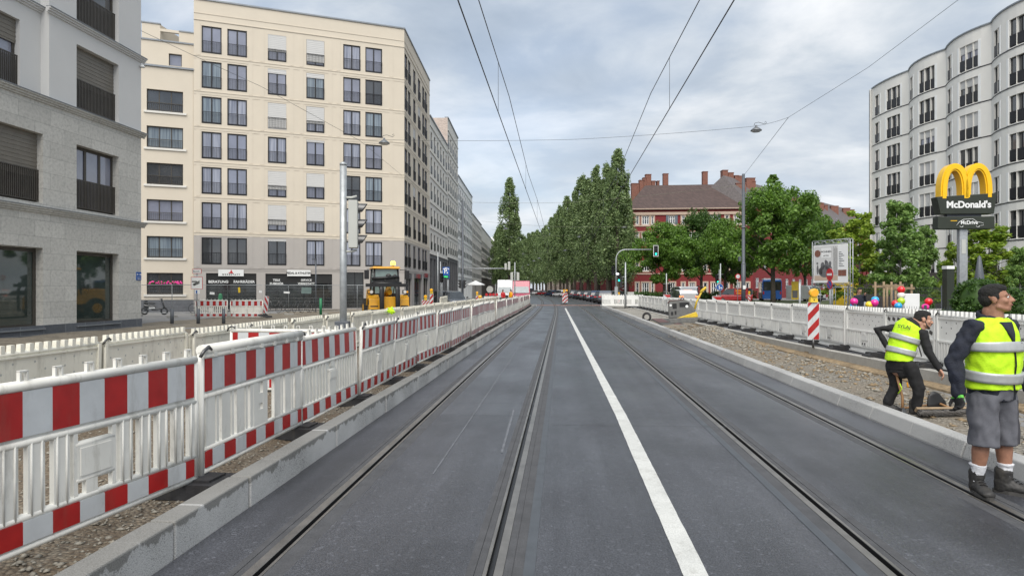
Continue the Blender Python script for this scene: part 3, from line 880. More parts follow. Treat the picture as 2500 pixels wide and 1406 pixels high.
    a, z = g.sz(1020.5, 674); text('A-SIGN', .62, M['sign_red'], root, g.p(a, z-.05, .05)-rl, (R(90), 0, g.rz), sx=1.2)
    a, z = g.sz(1039.5, 672); text('A-SIGN', .62, M['sign_red'], root, g.p(a, z-.05, .05)-rl, (R(90), 0, g.rz), sx=1.1)
    # lower wing to the left, same front
    u = f.u
    A0 = f.A-u*16
    fw = Face(A0, f.A)
    fw.A -= fw.n*.05; fw.B -= fw.n*.05
    wo = []
    a0, a1 = fw.sz(358)[0], fw.sz(447)[0]
    ztop = 17.6
    for k in range(6): wo.append((a0, a1, ztop-1.72-2.91*k, ztop-2.91*k))
    b = MB(); wall(b, fw, 0, 19.45, wo, .9, 0); bq = fw.A+Vector((0, 14, 0))
    solid(b, [(f.A.x-.06, f.A.y), (f.A.x-.06, f.A.y+14), (bq.x, bq.y), (fw.A.x, fw.A.y)], 0, 19.4, 0, 2, False)
    fa = Face(fw.p(0, 0, -1.6), fw.p(fw.L, 0, -1.6))
    q0, q1 = fa.sz(412), fa.sz(444, 142)
    wall(b, fa, 19.4, 22.0, [(q0[0], q1[0], 20.1, 21.1)], .3, 0)
    window(root, fa, q0[0], 20.1, q1[0]-q0[0], 1.0, 'bronze', 'pane_sky', 1, fr=.06, d=.25)
    solid(b, [tuple(fa.B[:2]), (fa.B.x, fa.B.y+8), (fa.A.x, fa.A.y+8), tuple(fa.A[:2])], 19.4, 22.0, 0, 2, False)
    fr_ = Face(fa.p(0, 0, -1.5), fa.p(fa.L, 0, -1.5))
    c0, c1, c2 = fr_.sz(346)[0], fr_.sz(391)[0], fr_.sz(437)[0]
    for x0, x1, zz in ((c0, c1, 23.9), (c2, fr_.L, 23.5)):
        p0, p1 = fr_.p(x0, 0), fr_.p(x1, 0)
        solid(b, [(p0.x, p0.y), (p1.x, p1.y), (p1.x, p1.y+3), (p0.x, p0.y+3)], 21.9, zz, 0, 2)
    band(b, fr_, 23.35, .22, .0, 0, c1, c2, .25)
    b.build('wing_wall', [M['cream'], M['warm_grey'], M['zinc']], root, wl=rl)
    b = MB(); band(b, fw, 19.4, .14, .12, 0, 0, fw.L, .3); band(b, fa, 22.0, .12, .08, 0, 0, fa.L, .3); band(b, fr_, 23.9, .1, .06, 0, c0-.05, c1+.05, .3); band(b, fr_, 23.5, .1, .06, 0, c2, fr_.L, .3)
    b.build('wing_edge', M['zinc'], root, wl=rl)
    b = MB(); band(b, fw, -.1, 1.0, .02, 0); b.build('plinth', M['slate'], root, wl=rl)
    for (a, c, z0, z1) in wo:
        b = MB(); band(b, fw, z0-.16, .16, .1, 0, a-.2, c+.25); b.build('window_ledge', M['pale_plaster'], root, wl=rl)
    for i, (a, c, z0, z1) in enumerate(wo):
        window(root, fw, a, z0, c-a, z1-z0, 'bronze', rnd.choice(['pane', 'pane_sky', 'pane_curtain2', 'pane']), 3, (.72, 'bronze', 'bar', .14), 0, fr=.07, d=.25, name='loggia_window')
    b = MB()
    (a, c, z0, z1) = wo[5]
    for k in range(60): b.ball(fw.p(a+.1+(c-a-.2)*random.random(), z0+.85+.15*random.random(), .06), .08, 6, 4, random.randint(0, 1))
    b.build('flower_box', [M['leaf_dark'], M['balloon_pink']], root, wl=rl)
    return f, g, vp, C
CF, CG, VPD, CC = cream_house()

def row_house(k0, k1, top, m, label, pitch=2.5, w=1.15, base='warm_grey', bh=3.6, fl=2.9, wh=1.9, balcon=False, brick=False):
    P0 = Vector((CC.x+VPD.x*k0, CC.y+VPD.y*k0, 0)); P1 = Vector((CC.x+VPD.x*k1, CC.y+VPD.y*k1, 0))
    g = Face(P0, P1)
    root = thing('apartment_building', label, 'building', tuple(P0))
    rl = root.location
    n = max(2, int(g.L/pitch)); st = g.L/n
    nf = int((top-bh-.6)/fl)
    ops = [(st*(i+.5)-w/2, st*(i+.5)+w/2, bh+.45+fl*k, bh+.45+fl*k+wh) for i in range(n) for k in range(nf)]
    sh = [(st*(i+.5)-.8, st*(i+.5)+.8, .1, bh-.5) for i in range(n)]
    b = MB(); wall(b, g, bh, top, ops, .2, 0); wall(b, g, 0, bh, sh, .2, 1)
    lf = Vector((-VPD.y, VPD.x, 0))*13
    q = [P1, P1+lf, P0+lf, P0]
    for j in range(3):
        p0, p1 = q[j], q[j+1]
        b.add([(p0.x, p0.y, 0), (p1.x, p1.y, 0), (p1.x, p1.y, top), (p0.x, p0.y, top)], [(0, 1, 2, 3)], 2 if brick else 0)
    b.add([(p.x, p.y, top-.3) for p in q], [(0, 1, 2, 3)], 3)
    b.build('wall', [M[m], M[base], M['pale_brick'], M['zinc']], root, wl=rl)
    b = MB(); band(b, g, top, .14, .12, 0, 0, None, .4)
    for k in range(nf+1): band(b, g, bh-.05+fl*k, .09, .09, 1)
    b.build('cornice', [M['zinc'], M[m]], root, wl=rl)
    rnd = random.Random(int(k0))
    wide = 0
    for i, (a, c, z0, z1) in enumerate(ops):
        window(root, g, a, z0, round(c-a, 2), wh, 'dark_frame', rnd.choice(['pane', 'pane_sky', 'pane', 'pane_curtain']), 2, (.95, 'dark_frame', 'plate', .2), 0, fr=.08, d=.16)
    b = MB()
    for (a, c, z0, z1) in sh: band(b, g, z0, z1-z0, -.15, 0, a, c, .2)
    b.build('shop_window', M['shop_glass'], root, wl=rl)
    return root, g
row_house(14.75, 30.4, 21.3, 'pale_plaster', 'white plaster house beyond the cream corner house, lower than its brick-ended neighbour', 2.25, 1.05, 'dark_cladding', 5.8)
row_house(30.5, 43, 25.2, 'pale_plaster', 'taller white house with a brick end wall rising above the roof before it', 2.2, 1.1, 'dark_cladding', 6.2, brick=True)
row_house(43.1, 67.7, 19.5, 'pure_white', 'bright white terrace house with rows of narrow dark windows', 2.7, 1.2, 'pure_white', 3.8)
row_house(67.8, 91, 16.4, 'pale_plaster', 'low white house farther up the left side, before the balcony house', 2.9, 1.3, 'warm_grey', 3.6)
row_house(91.1, 150, 16.0, 'warm_white', 'long grey-white house with dark balcony strips above brown shops', 3.3, 2.4, 'brown_cladding', 4.6, fl=2.8)
def end_house():
    o = thing('apartment_building', 'narrow bright white house end before the poplars', 'building', tuple(WX(1205, 206)))
    b = MB(); b.box(-2.2, 0, 0, .6, 14, 18.2); b.build('wall', M['pure_white'], o)
    b = MB()
    for k in range(5): b.box(-1.6, -.03, 1.5+3.2*k, -.6, .0, 3.4+3.2*k)
    b.build('window', M['pane'], o)
end_house()
# ---------------------------------------------------------------- barrier panels (2 m long, 1 m high, plastic)
PL = 1.97
def stripes(b, z0, z1, y, x0, x1, per, first, mw=1, mr=0, th=.012, slant=0):
    # alternating reflective fields set on both sides of the panel
    x = x0; k = first
    e = x0+per/2 if first < 2 else x0+per
    k = 0 if first == 0 else 1
    while x < x1-1e-4:
        e = min(e, x1)
        b.box(x, y-th, z0, e, y, z1, mr if k % 2 == 0 else mw)
        x = e; e = x+per; k += 1
def panel_meshes(kind):
    b = MB(); u = MB(); lo = MB()
    rr = .026
    if kind in ('open', 'cut', 'ribbed', 'fence'):
        for x in (.0+rr, PL-rr): b.tube([(x, 0, -.02), (x, 0, 1.0)], rr, 8)
        for z, r in ((.985, .034), (.645, .026), (.205, .024), (.02, .024)):
            b.tube([(rr, 0, z), (PL-rr, 0, z)], r, 8)
        b.box(rr, -.012, .64, PL-rr, .012, .985)
        b.box(rr, -.012, .02, PL-rr, .012, .205)
    if kind == 'open':
        xs = [.07+.163*i for i in range(12)]
        for i, x in enumerate(xs):
            if 5 <= i <= 6: continue
            b.box(x, -.018, .2, x+.105, .018, .645)
            b.tube([(x+.02, -.018, .2), (x+.02, -.018, .645)], .008, 5); b.tube([(x+.085, -.018, .2), (x+.085, -.018, .645)], .008, 5)
        b.box(.885, -.02, .32, 1.145, .02, .55); b.tube([(.87, 0, .55), (1.16, 0, .55)], .022, 8); b.tube([(.87, 0, .32), (1.16, 0, .32)], .022, 8)
        b.box(.90, -.026, .345, 1.13, -.02, .525)
        b.box(.945, -.018, .2, 1.03, .018, .32)
        b.box(.855, -.018, .2, .885, .018, .645); b.box(1.145, -.018, .2, 1.175, .018, .645)
    elif kind == 'cut':
        x = .07
        while x < PL-.1:
            if not .84 < x < 1.08:
                b.box(x, -.016, .2, x+.135, .016, .645)
                b.box(x+.17, -.012, .2, x+.20, .012, .645)
            x += .243
        b.box(.86, -.02, .2, 1.13, .02, .36); b.box(.86, -.02, .36, .95, .02, .645); b.box(1.04, -.02, .36, 1.13, .02, .645); b.box(.95, -.018, .42, 1.04, .018, .52)
        for i in range(7): b.cbox((.18+.27*i, -.03, .985), (.05, .02, .04))
        b.tube([(rr, 0, 1.03), (PL-rr, 0, 1.03)], .045, 10)
    elif kind == 'ribbed':
        b.box(rr, .0, .2, PL-rr, .02, .645)
        n = 19
        for i in range(n):
            x = .09+(PL-.2)*i/(n-1)
            if .84 < x < 1.12: continue
            b.box(x-.022, -.018, .205, x+.022, .0, .64)
        b.box(.87, -.024, .22, 1.10, .0, .40); b.box(.87, -.03, .40, 1.10, .0, .52); b.box(.89, -.034, .415, 1.08, -.03, .505)
        b.tube([(.86, -.01, .52), (1.11, -.01, .52)], .015, 6)
        b.box(.93, -.02, .565, 1.04, .0, .63)
    elif kind == 'fence':
        n = 15
        for i in range(n):
            x = .09+(PL-.2)*i/(n-1)
            b.box(x-.035, -.016, .2, x+.035, .016, .645)
        b.box(.84, -.02, .28, 1.12, .02, .56)
    if kind in ('open', 'ribbed', 'fence'):
        for i in range(9):
            x = .10+(PL-.2)*i/8
            for s in (-1, 1): b.box(x+s*.022-.005, -.012, 1.0, x+s*.022+.005, .012, 1.075)
            b.box(x-.027, -.012, 1.068, x+.027, .012, 1.078)
    if kind in ('open', 'cut', 'ribbed', 'fence'):
        per = .197
        stripes(u, .685, .955, -.0125, .06, PL-.06, .185, 0)
        stripes(lo, .05, .185, -.0125, .06, PL-.06, .185, 0)
        for q, z0, z1 in ((u, .685, .955), (lo, .05, .185)):
            q.box(.06, .0125, z0, PL-.06, .02, z1, 1)
        return b.mesh('barrier_panel', M['white_plastic']), u.mesh('warning_board', [M['red_reflective'], M['white_reflective']]), lo.mesh('warning_strip', [M['red_reflective'], M['white_reflective']])
    # closed white panel with teeth along the top
    b.box(.0, -.02, .0, PL, .02, 1.0)
    b.tube([(.0, 0, .995), (PL, 0, .995)], .032, 8); b.box(.0, -.055, .50, PL, .055, .535); b.box(0, -.05, .0, PL, .05, .04); b.box(0, -.05, .13, PL, .05, .155); b.box(.0, -.04, .945, PL, .04, .965)
    b.box(.0, -.052, .0, .05, .052, 1.0); b.box(PL-.05, -.052, .0, PL, .052, 1.0)
    n = 15
    for i in range(n):
        x = .07+(PL-.14)*i/(n-1)
        b.box(x-.03, -.028, .99, x+.03, .028, 1.10, tp=.9)
    if kind == 'plain' or kind == 'toothed':
        for sy in (-1, 1):
            for i in range(12):
                x = .14+(PL-.28)*i/11
                for z in ((.88, .68) if i % 2 else (.78,)):
                    b.tube([(x, sy*.021, z), (x, sy*.0215, z)], .015, 8, 1 if kind == 'toothed' else 2)  # flat discs whose darker colour paints in the shade of the dimples
    if kind == 'toothed':
        for sy in (-1, 1):
            for i in range(20):
                x = .09+(PL-.18)*i/19
                if .80 < x < 1.17: continue
                b.cbox((x, sy*.037, .33), (.042, .036, .33), tp=.9)
            b.cbox((PL/2, sy*.035, .40), (.30, .03, .20)); b.cbox((PL/2, sy*.042, .46), (.12, .03, .05)); b.cbox((PL/2, sy*.035, .22), (.26, .03, .10))
            b.cbox((PL/2-.06, sy*.050, .22), (.05, .006, .05), 1); b.cbox((PL/2+.06, sy*.050, .22), (.05, .006, .05), 1)
    if kind == 'slant':
        for sy in (-1, 1):
            for r_ in (.86, .66):
                for i in range(9): b.cbox((.16+.205*i, sy*.022, r_), (.11, .006, .07), 1, rot=(0, R(20), 0))
            for i in range(8):
                for k in range(2): b.cbox((.2+.225*i+.07*k, sy*.024, .31), (.03, .012, .34), k, rot=(0, R(-28), 0))
    return b.mesh('barrier_panel', [M['clean_plastic'], M['steel_dark'], M['signal_grey']])
PMS = {}
def panel(kind, label, loc, rz, group=None, old=False):
    ms = PMS.setdefault(kind, panel_meshes(kind))
    root = thing('site_barrier', label, 'barrier', loc, rz, group)
    if isinstance(ms, tuple):
        ob('panel_frame', ms[0], root); ob('warning_board', ms[1], root); ob('warning_strip', ms[2], root)
    else:
        o = ob('panel_body', ms, root)
        if old:
            o.material_slots[0].link = 'OBJECT'; o.material_slots[0].material = M['old_plastic']
    if 'clip' not in MC:
        MC['clip'] = MB().tube([(-.03, -.03, .98), (.0, -.045, 1.03), (.06, -.05, 1.06), (.11, -.04, 1.03)], .014, 6).mesh('clip', M['steel_dark'])
    ob('clip', MC['clip'], root)
    return root
def foot_mesh():
    b = MB()
    b.prism([(-.42, 0), (.42, 0), (.40, .07), (.26, .125), (-.26, .125), (-.40, .07)], -.19, .19)
    for s in (-1, 1):
        b.box(s*.29-.06, -.15, .09, s*.29+.06, -.12, .135); b.box(s*.29-.06, .12, .09, s*.29+.06, .15, .135)
    b.box(-.10, -.12, .12, .10, .12, .145)
    return b.mesh('barrier_base', M['rubber'])
FOOT = foot_mesh()
def foot(label, loc, rz, group):
    return tag(ob('barrier_base', FOOT, None, loc, rz), label, 'barrier foot', group)
rb = random.Random(5)
# striped row along the left kerb
y = 5.42-PL*2-.06
n = 33
for i in range(-2, n-2):
    y0 = 5.19+i*2.1 if i < 2 else 9.39+(i-2)*1.98
    x0 = -2.99+cx(y0)+rb.uniform(-.03, .03)
    x1 = -2.99+cx(y0+2)+rb.uniform(-.03, .03)
    if i == -1: x0, x1 = -3.27, -2.99
    if i == -2: x0, x1 = -3.5, -3.27
    kind = 'open' if i == -1 else 'cut' if i == 0 else 'ribbed'
    if i == -2: kind = 'ribbed'
    j = i+1
    lab = {-2: 'striped barrier panel cut off by the left picture edge, behind the open-slat one', -1: 'nearest barrier panel with broad open slats and red-white boards, beside the left kerb', 0: 'striped barrier panel with a smooth round top and cut-out slats, second beside the left kerb'}.get(i, 'closed red-white striped barrier panel along the left kerb, %s from the camera' % nth(j))
    p = panel(kind, lab, (x0, y0, .165+rb.uniform(-.012, .012)+(.02 if i == 0 else 0)), R(90)+math.atan2(x0-x1, 2.0), 'striped barrier panels along the left kerb')
    p.rotation_euler.x = R(rb.uniform(-3, 3))
    if i < 2: p.scale.x = 1.06
    if i > -2: foot('black rubber barrier base beside the left kerb, %s from the camera' % nth(j), (x0+.06, y0, .03), rb.uniform(-.1, .1), 'rubber feet along the left kerb')
# white panels behind, across the gravel
for i in range(-1, 28):
    y0 = 6.1+i*2.02
    x0 = -5.98+rb.uniform(-.03, .03)+cx(y0)
    q = panel('plain', 'white toothed barrier panel beyond the gravel on the left, %s from the camera' % nth(i+1), (x0, y0, .045+rb.uniform(-.02, .02)), R(90)+rb.uniform(-.035, .035), 'white barrier panels beyond the left gravel', True)
    q.scale.z = .96 if i < 2 else .925; q.rotation_euler.x = R(rb.uniform(-3, 2))
for i in range(5):       # the far row bends outward
    y0 = 46+2.02*i
    panel('plain', 'white barrier panel of the short row leading toward the parked dark car, %s of five' % nth(i).replace('nearest', 'first'), (-8.6-.25*i+cx(y0), y0, .08), R(97), 'white barrier panels toward the parked car', True)
p = panel('ribbed', 'low striped barrier panel standing across the gravel between the two left rows', (-5.55, 10.6, .04), R(-3))
for i, (x0, x1) in enumerate(((476, 560), (562, 640))):
    p = panel('fence' if i == 0 else 'ribbed', ('striped barrier panel with separate slats, left of two before the bicycle shop', 'striped barrier panel right of two before the bicycle shop, next to the slanted beacon')[i], WX(x0, 39.5, .06), TH, 'striped barrier panels before the bicycle shop')
# right side: white panels along the new platform
k = 0
RX = 7.22
for i in range(27):
    y0 = 7.2+i*2.0
    x0 = RX+cx(y0)+(.0 if y0 > 10 else (10-y0)*.02)
    kind = 'slant' if i == 3 else 'toothed'
    lab = 'white barrier panel with rows of slanted openings behind the bending worker' if i == 3 else 'white toothed barrier panel along the right pavement, %s from the camera' % nth(i)
    z = .205+rb.uniform(-.01, .012)-dz(y0)
    panel(kind, lab, (x0+rb.uniform(-.02, .02), y0+2, z), R(-90)+rb.uniform(-.015, .015), 'white barrier panels along the right pavement')
    foot('black rubber barrier base on the right pavement, %s from the camera' % nth(i), (x0-.05, y0, .178-dz(y0)), rb.uniform(-.1, .1), 'rubber feet on the right pavement')
A = WX(1470, 64.2); B = WX(1572, 62.6)
d = (B-A); ln = d.length; a = math.atan2(d.y, d.x)
for i in range(2):
    q = A+d*(i/2)
    panel('fence_white', 'white slotted barrier panel across the far end of the gravel island, %s' % ('left one', 'right one')[i], (q.x, q.y, .14), a, 'slotted panels at the end of the island') if False else None
def slotted():
    b = MB()
    b.box(0, -.02, .0, PL, .02, .16); b.box(0, -.02, .62, PL, .02, 1.0); b.box(.80, -.02, .16, 1.17, .02, .62)
    for i in range(18):
        x = .02+PL*i/17.6
        if not .76 < x < 1.15: b.box(x-.03, -.02, .16, x+.03, .02, .62)
    for i in range(13): b.box(.05+.15*i-.035, -.02, 1.0, .05+.15*i+.035, .02, 1.1)
    return b.mesh('barrier_panel', M['clean_plastic'])
sm_ = slotted()
for i in range(2):
    q = A+d*(i/2)
    o = tag(ob('site_barrier', sm_, None, (q.x, q.y, .14), a), 'white slotted barrier panel across the far end of the gravel island, %s one' % ('left', 'right')[i], 'barrier', 'slotted panels at the end of the island')
    o.scale.x = ln/2/PL
o = tag(ob('site_barrier', sm_, None, tuple(WX(1470, 64.2, .14)), R(62)), 'white barrier panel seen end-on at the left corner of the gravel island', 'barrier')
# sticker on a right panel
g = WX(2295, 11.6, 0)
o = tag(MB().box(-.08, -.006, -.11, .08, 0, .11).build('sticker', M['sign_white'], None, (RX-.045, 11.75, .42), R(-90)), 'small white notice with a yellow field stuck on the white barrier behind the workers', 'sticker')
MB().box(-.06, -.009, -.08, .06, -.006, .05).build('yellow_field', M['machine_yellow'], o)
for k in range(3): MB().box(-.05, -.011, -.02+.02*k, .05, -.009, -.012+.02*k).build('text_line', M['sign_black'], o)

# ---------------------------------------------------------------- beacons, lamps and poles of the site
def beacon(label, loc, rz, lamp='amber', mirror=False, h=1.0, foot_=True, two=False, group=None, w=.25, lit=False):
    root = thing('warning_beacon', label, 'beacon', loc, rz, group)
    b = MB(); s_ = -1 if mirror else 1
    z0 = .22
    b.box(-w/2-.012, -.0, z0-.012, w/2+.012, .03, z0+h+.012, 1)
    n = 5; ph = h/n
    # slanted red fields clipped to the board
    sl = w*1.1
    def clip(poly):
        out = poly
        for lim, sg in ((z0, 1), (z0+h, -1)):
            res = []
            for i in range(len(out)):
                p, q = out[i], out[(i+1) % len(out)]
                ip, iq = sg*(p[1]-lim) >= 0, sg*(q[1]-lim) >= 0
                if ip: res.append(p)
                if ip != iq:
                    t = (lim-p[1])/(q[1]-p[1]); res.append((p[0]+(q[0]-p[0])*t, lim))
            out = res
            if not out: return []
        return out
    k = -1
    zz = z0-sl
    i = 0
    while zz < z0+h+sl:
        poly = clip([(-s_*w/2, zz+sl), (s_*w/2, zz), (s_*w/2, zz+ph), (-s_*w/2, zz+sl+ph)])
        if i % 2 == 0 and len(poly) > 2: b.prism(poly, -.006, .0, 0); b.prism(poly, .03, .036, 0)
        zz += ph; i += 1
    b.build('striped_board', [M['red_reflective'], M['white_reflective']], root)
    if foot_:
        f = MB(); f.box(-.40, -.22, 0, .40, .22, .09, tp=.88); f.box(-.12, -.1, .09, .12, .1, .17, tp=.8); f.tube([(0, .015, .1), (0, .015, .24)], .03, 8)
        f.build('rubber_foot', M['rubber'], root)
    else: MB().tube([(0, .015, 0), (0, .015, .24)], .03, 8).build('stem', M['steel_dark'], root)
    if lamp:
        c = MB(); c.box(-.10, -.05, z0+h+.012, .10, .08, z0+h+.16, tp=.8); c.box(-.012, -.054, z0+h+.06, .012, -.045, z0+h+.09, 1)
        c.build('lamp_case', [M['machine_yellow'], M['black_paint']], root)
        L_ = MB(); zc = z0+h+.255
        L_.tube([(0, -.075, zc), (0, -.05, zc), (0, .05, zc), (0, .075, zc)], [.085, .11, .11, .085], 18)
        lo = L_.build('lamp', M['amber_lit' if lit else lamp], root)
        r_ = MB(); r_.tube([(.105*math.cos(t), -.055, zc+.105*math.sin(t)) for t in np.linspace(0, 2*math.pi, 19)[:-1]], .012, 6, closed=True)
        r_.build('lamp_ring', M['machine_yellow'], lo)
    return root
beacon('red and white beacon with an amber lamp on the white barrier beside the bending worker', WX(1986, 17.0, .2), TH*.5, mirror=True, h=.95, w=.28, foot_=False)
def double_beacon():
    p = WX(1377, 75)
    r = beacon('double red and white beacon with amber lamps standing between the tracks', tuple(p), TH, mirror=True, h=1.15, w=.36)
    b = MB(); b.box(.22, -.02, .22, .46, .01, 1.36, 1)
    for k in range(3): b.prism([(.22, .3+.36*k), (.46, .5+.36*k), (.46, .66+.36*k), (.22, .46+.36*k)], -.028, -.02, 0)
    b.build('striped_board', [M['red_reflective'], M['white_reflective']], r, rot=R(20))
    MB().tube([(.3, -.07, 1.62), (.3, .07, 1.62)], .12, 16).build('lamp', M['amber'], r)
double_beacon()
beacon('slanted red and white beacon right of the striped panels before the bicycle shop', WX(647, 39, .1), TH-.5, None, h=1.0, w=.32).rotation_euler.y = R(7)
beacon('tall amber lamp on a red and white board beside the street shops', WX(1039, 46, .2), TH, h=.55, w=.5, mirror=True)
beacon('narrow red and white beacon with a small lamp right of the big amber lamp', WX(1053.5, 47, .2), TH-.3, h=1.0, mirror=True)
beacon('beacon with amber lamp beyond the left barrier near the white sunshade', WX(1165, 62, .0), TH, h=.95, mirror=True)
beacon('beacon behind the slotted panels at the far end of the gravel island', WX(1511, 70, .1), TH, h=.75)
beacon('small beacon standing on the far pavement left of the blue bus', WX(1829, 75, .0), TH, h=.95)
o = thing('warning_lamp', 'amber warning lamp lying on the white barrier beside the sunshade beacon', 'lamp', tuple(WX(1172, 52, 1.02)))
MB().ball((0, 0, .12), (.16, .1, .13)).build('lamp', M['amber'], o); MB().box(-.1, -.05, -.08, .1, .05, .04).build('lamp_case', M['machine_yellow'], o)
for i, (px, t, lab) in enumerate(((2079, 27, ''), (1750, 33, 'right'), (1628, 45, 'left'), (1654, 40, ''))):
    if i not in (1, 2): continue
    z = 1.02
    o = thing('guide_board', 'small red and white board rising over the right barrier, %s one' % lab, 'sign', tuple(WX(px, t, z)), TH, 'boards over the right barrier')
    b = MB(); w, h = .46, .36
    b.box(-w/2, 0, 0, w/2, .02, h, 1); b.prism([(-w/2, h-.02), (w/2, .02), (w/2, h-.02)], -.006, 0, 0)
    b.build('board', [M['red_reflective'], M['white_reflective']], o)
    MB().tube([(0, .03, -.95), (0, .03, .45)], .02, 6).build('post', M['galvanised'], o)
# the thick galvanised signal mast in the left foreground
def signal_head(par, loc, rz, lit=None, mat='signal_grey', n=3, s=1.0, board=False, nm='signal_head'):
    h = .31*n*s
    b = MB(); b.box(-.15*s, 0, 0, .15*s, .17*s, h); b.box(-.13*s, -.012, .02, .13*s, 0, h-.02)
    o = b.build(nm, M[mat], par, loc, rz, bev=.012)
    if board:
        q = MB(); q.box(-.24, .01, -.07, .24, .02, h+.07); q.build('backing_board', M['black_paint'], o)
        q = MB()
        for x0, z0, x1, z1 in ((-.26, -.09, .26, -.05), (-.26, h+.05, .26, h+.09), (-.26, -.05, -.22, h+.05), (.22, -.05, .26, h+.05)): q.box(x0, 0, z0, x1, .03, z1)
        q.build('white_border', M['sign_white'], o)
    for k in range(n):
        z = h-(k+.5)*.31*s
        v = MB(); r = .105*s
        nn = 14
        pts0 = [(r*math.cos(t), -.01, z+r*math.sin(t)) for t in np.linspace(-.5, math.pi+.5, nn)]
        vs = []
        for (x, yy, zz), t in zip(pts0, np.linspace(-.5, math.pi+.5, nn)):
            l = .03+.15*s*max(0, math.sin(t)*.5+.5)
            vs += [(x, yy, zz), (x, yy-l, zz)]
        v.add(vs, [(2*i, 2*i+1, 2*i+3, 2*i+2) for i in range(nn-1)], 0, True)
        v.build('visor', M['black_paint'] if mat != 'signal_grey' else M['steel_dark'], o)
        MB().disc((0, -.012, z), .098*s, (0, -1, 0), .012).build('lens', M[lit[k]] if lit and lit[k] else M['lens_dark'], o)
    return o
def near_mast():
    p = WX(838, 12.9, 0)
    root = thing('signal_mast', 'thick galvanised steel mast with a grey traffic light rising behind the striped barrier', 'traffic light', tuple(p), TH)
    MB().tube([(0, 0, 0), (0, 0, 4.15)], .067, 18).build('pole', M['galvanised'], root)
    MB().tube([(0, 0, 4.15), (0, 0, 4.19), (0, 0, 4.22)], [.071, .069, .02], 18).build('cap', M['galvanised'], root)
    MB().tube([(0, 0, .0), (0, 0, 1.0)], .075, 18).build('sleeve', M['black_paint'], root)
    MB().box(-.14, -.12, .92, .12, .1, 1.09).build('connection_box', M['mast_grey'], root, bev=.01)
    hd = signal_head(root, (.27, .06, 2.53), R(100), [None]*3)
    b = MB()
    for z in (2.46, 3.52): b.tube([(0, 0, z), (.16, 0, z+.0), (.26, .03, z+.03)], .022, 8)
    b.build('bracket', M['signal_grey'], root)
near_mast()
def post(name, label, cat, px, t, ztop, r, m, zb=0.0, group=None):
    o = thing(name, label, cat, tuple(WX(px, t, zb)), TH, group)
    MB().tube([(0, 0, 0), (0, 0, ztop-zb)], r, 10).build('pole', M[m], o)
    return o
# yellow rag / vest lying over the barrier
def rag():
    b = MB(); rr = random.Random(2)
    for k in range(26):
        a = rr.uniform(0, 6.28); e = rr.uniform(.05, .15)
        b.limb([(0, 0, .06), (e*math.cos(a)*.6, .03*rr.uniform(-1, 1), .06+e*math.sin(a)*.8), (e*math.cos(a)*1.1, .05*rr.uniform(-1, 1), .06+e*math.sin(a)*1.0)], [.05, .035, .012], 7)
    tag(b.build('crumpled_vest', M['hivis'], None, tuple(WX(955, 22.5, .93))), 'bright yellow crumpled vest hung over the white barrier before the loader', 'vest')
rag()
# site fence of wire mesh before the shops
def fence_mesh():
    w, h = 3.4, 2.0
    f = MB(); f.tube([(0, 0, .0), (0, 0, h), (w, 0, h), (w, 0, .0)], .021, 6); f.tube([(0, 0, .2), (w, 0, .2)], .016, 6)
    g = MB()
    for i in range(1, 30): g.box(w*i/30-.0022, -.002, .2, w*i/30+.0022, .002, h)
    for k in range(1, 8): g.box(0, -.002, .2+k*.23, w, .002, .2+k*.23+.005)
    return f.mesh('frame', M['galvanised']), g.mesh('wire_mesh', M['galvanised'])
FM = fence_mesh()
FP = [(340, 420, 43, 41, 0), (420, 475, 41, 42, 0), (478, 556, 44.5, 44.5, 0), (556, 640, 44.5, 44.5, 0), (648, 705, 45, 45, 3), (705, 790, 45, 46, 0), (790, 872, 46, 46, -2), (872, 940, 46.5, 48, 0)]
for i, (p0, p1, t0, t1, lean) in enumerate(FP):
    a, b_ = WX(p0, t0, .02), WX(p1, t1, .02)
    d_ = b_-a
    o = thing('mesh_fence', 'wire mesh site fence panel before the shops, %s counted from the left' % nth(i).replace('nearest', 'first'), 'fence', tuple(a), math.atan2(d_.y, d_.x), 'wire mesh fence panels before the shops')
    ob('frame', FM[0], o).scale = (d_.length/3.4, 1, 1); ob('wire_mesh', FM[1], o).scale = (d_.length/3.4, 1, 1)
    o.rotation_euler.x = R(lean)
    MB().box(-.3, -.1, -.05, .3, .1, .07).build('foot_block', M['concrete'], o)
for px, t, w, h, py, m in ((518, 44.3, .32, .16, 716, 'sign_white'), (700, 44.8, .4, .12, 714, 'sign_white'), (748, 44.6, .68, .42, 709, 'glass_clear'), (584, 44.3, .14, .36, 708, 'machine_yellow'), (636, 44.4, .2, .14, 712, 'sign_white')):
    p = W(px, py, t)
    tag(MB().box(-w/2, -.01, -h/2, w/2, .0, h/2).build('fence_notice', M[m], None, tuple(p), (0, R(random.uniform(-6, 6)), TH)), {518: 'small white notice tilted on the mesh fence by the left shop window', 700: 'white strip sign on the mesh fence left of the greenish notice', 748: 'greenish notice board hanging on the mesh fence', 584: 'yellow narrow tag hanging on the mesh fence', 636: 'small white notice on the mesh fence between the two shop windows'}[px], 'notice')
o = post('round_post', 'green round post beside the bicycle rack', 'post', 783, 43, 1.15, .09, 'leaf_dark')
o.children[0].data.materials[0] = pm('post_green', (.02, .19, .08), .5)
for i, (px, t) in enumerate(((484, 33), (546, 33), (420, 33))):
    post('bollard', 'grey steel bollard sticking up behind the white barrier, %s of three' % ('middle', 'rightmost', 'leftmost')[i], 'bollard', px, t, .75, .085, 'mast_grey', group='steel bollards behind the white barrier')
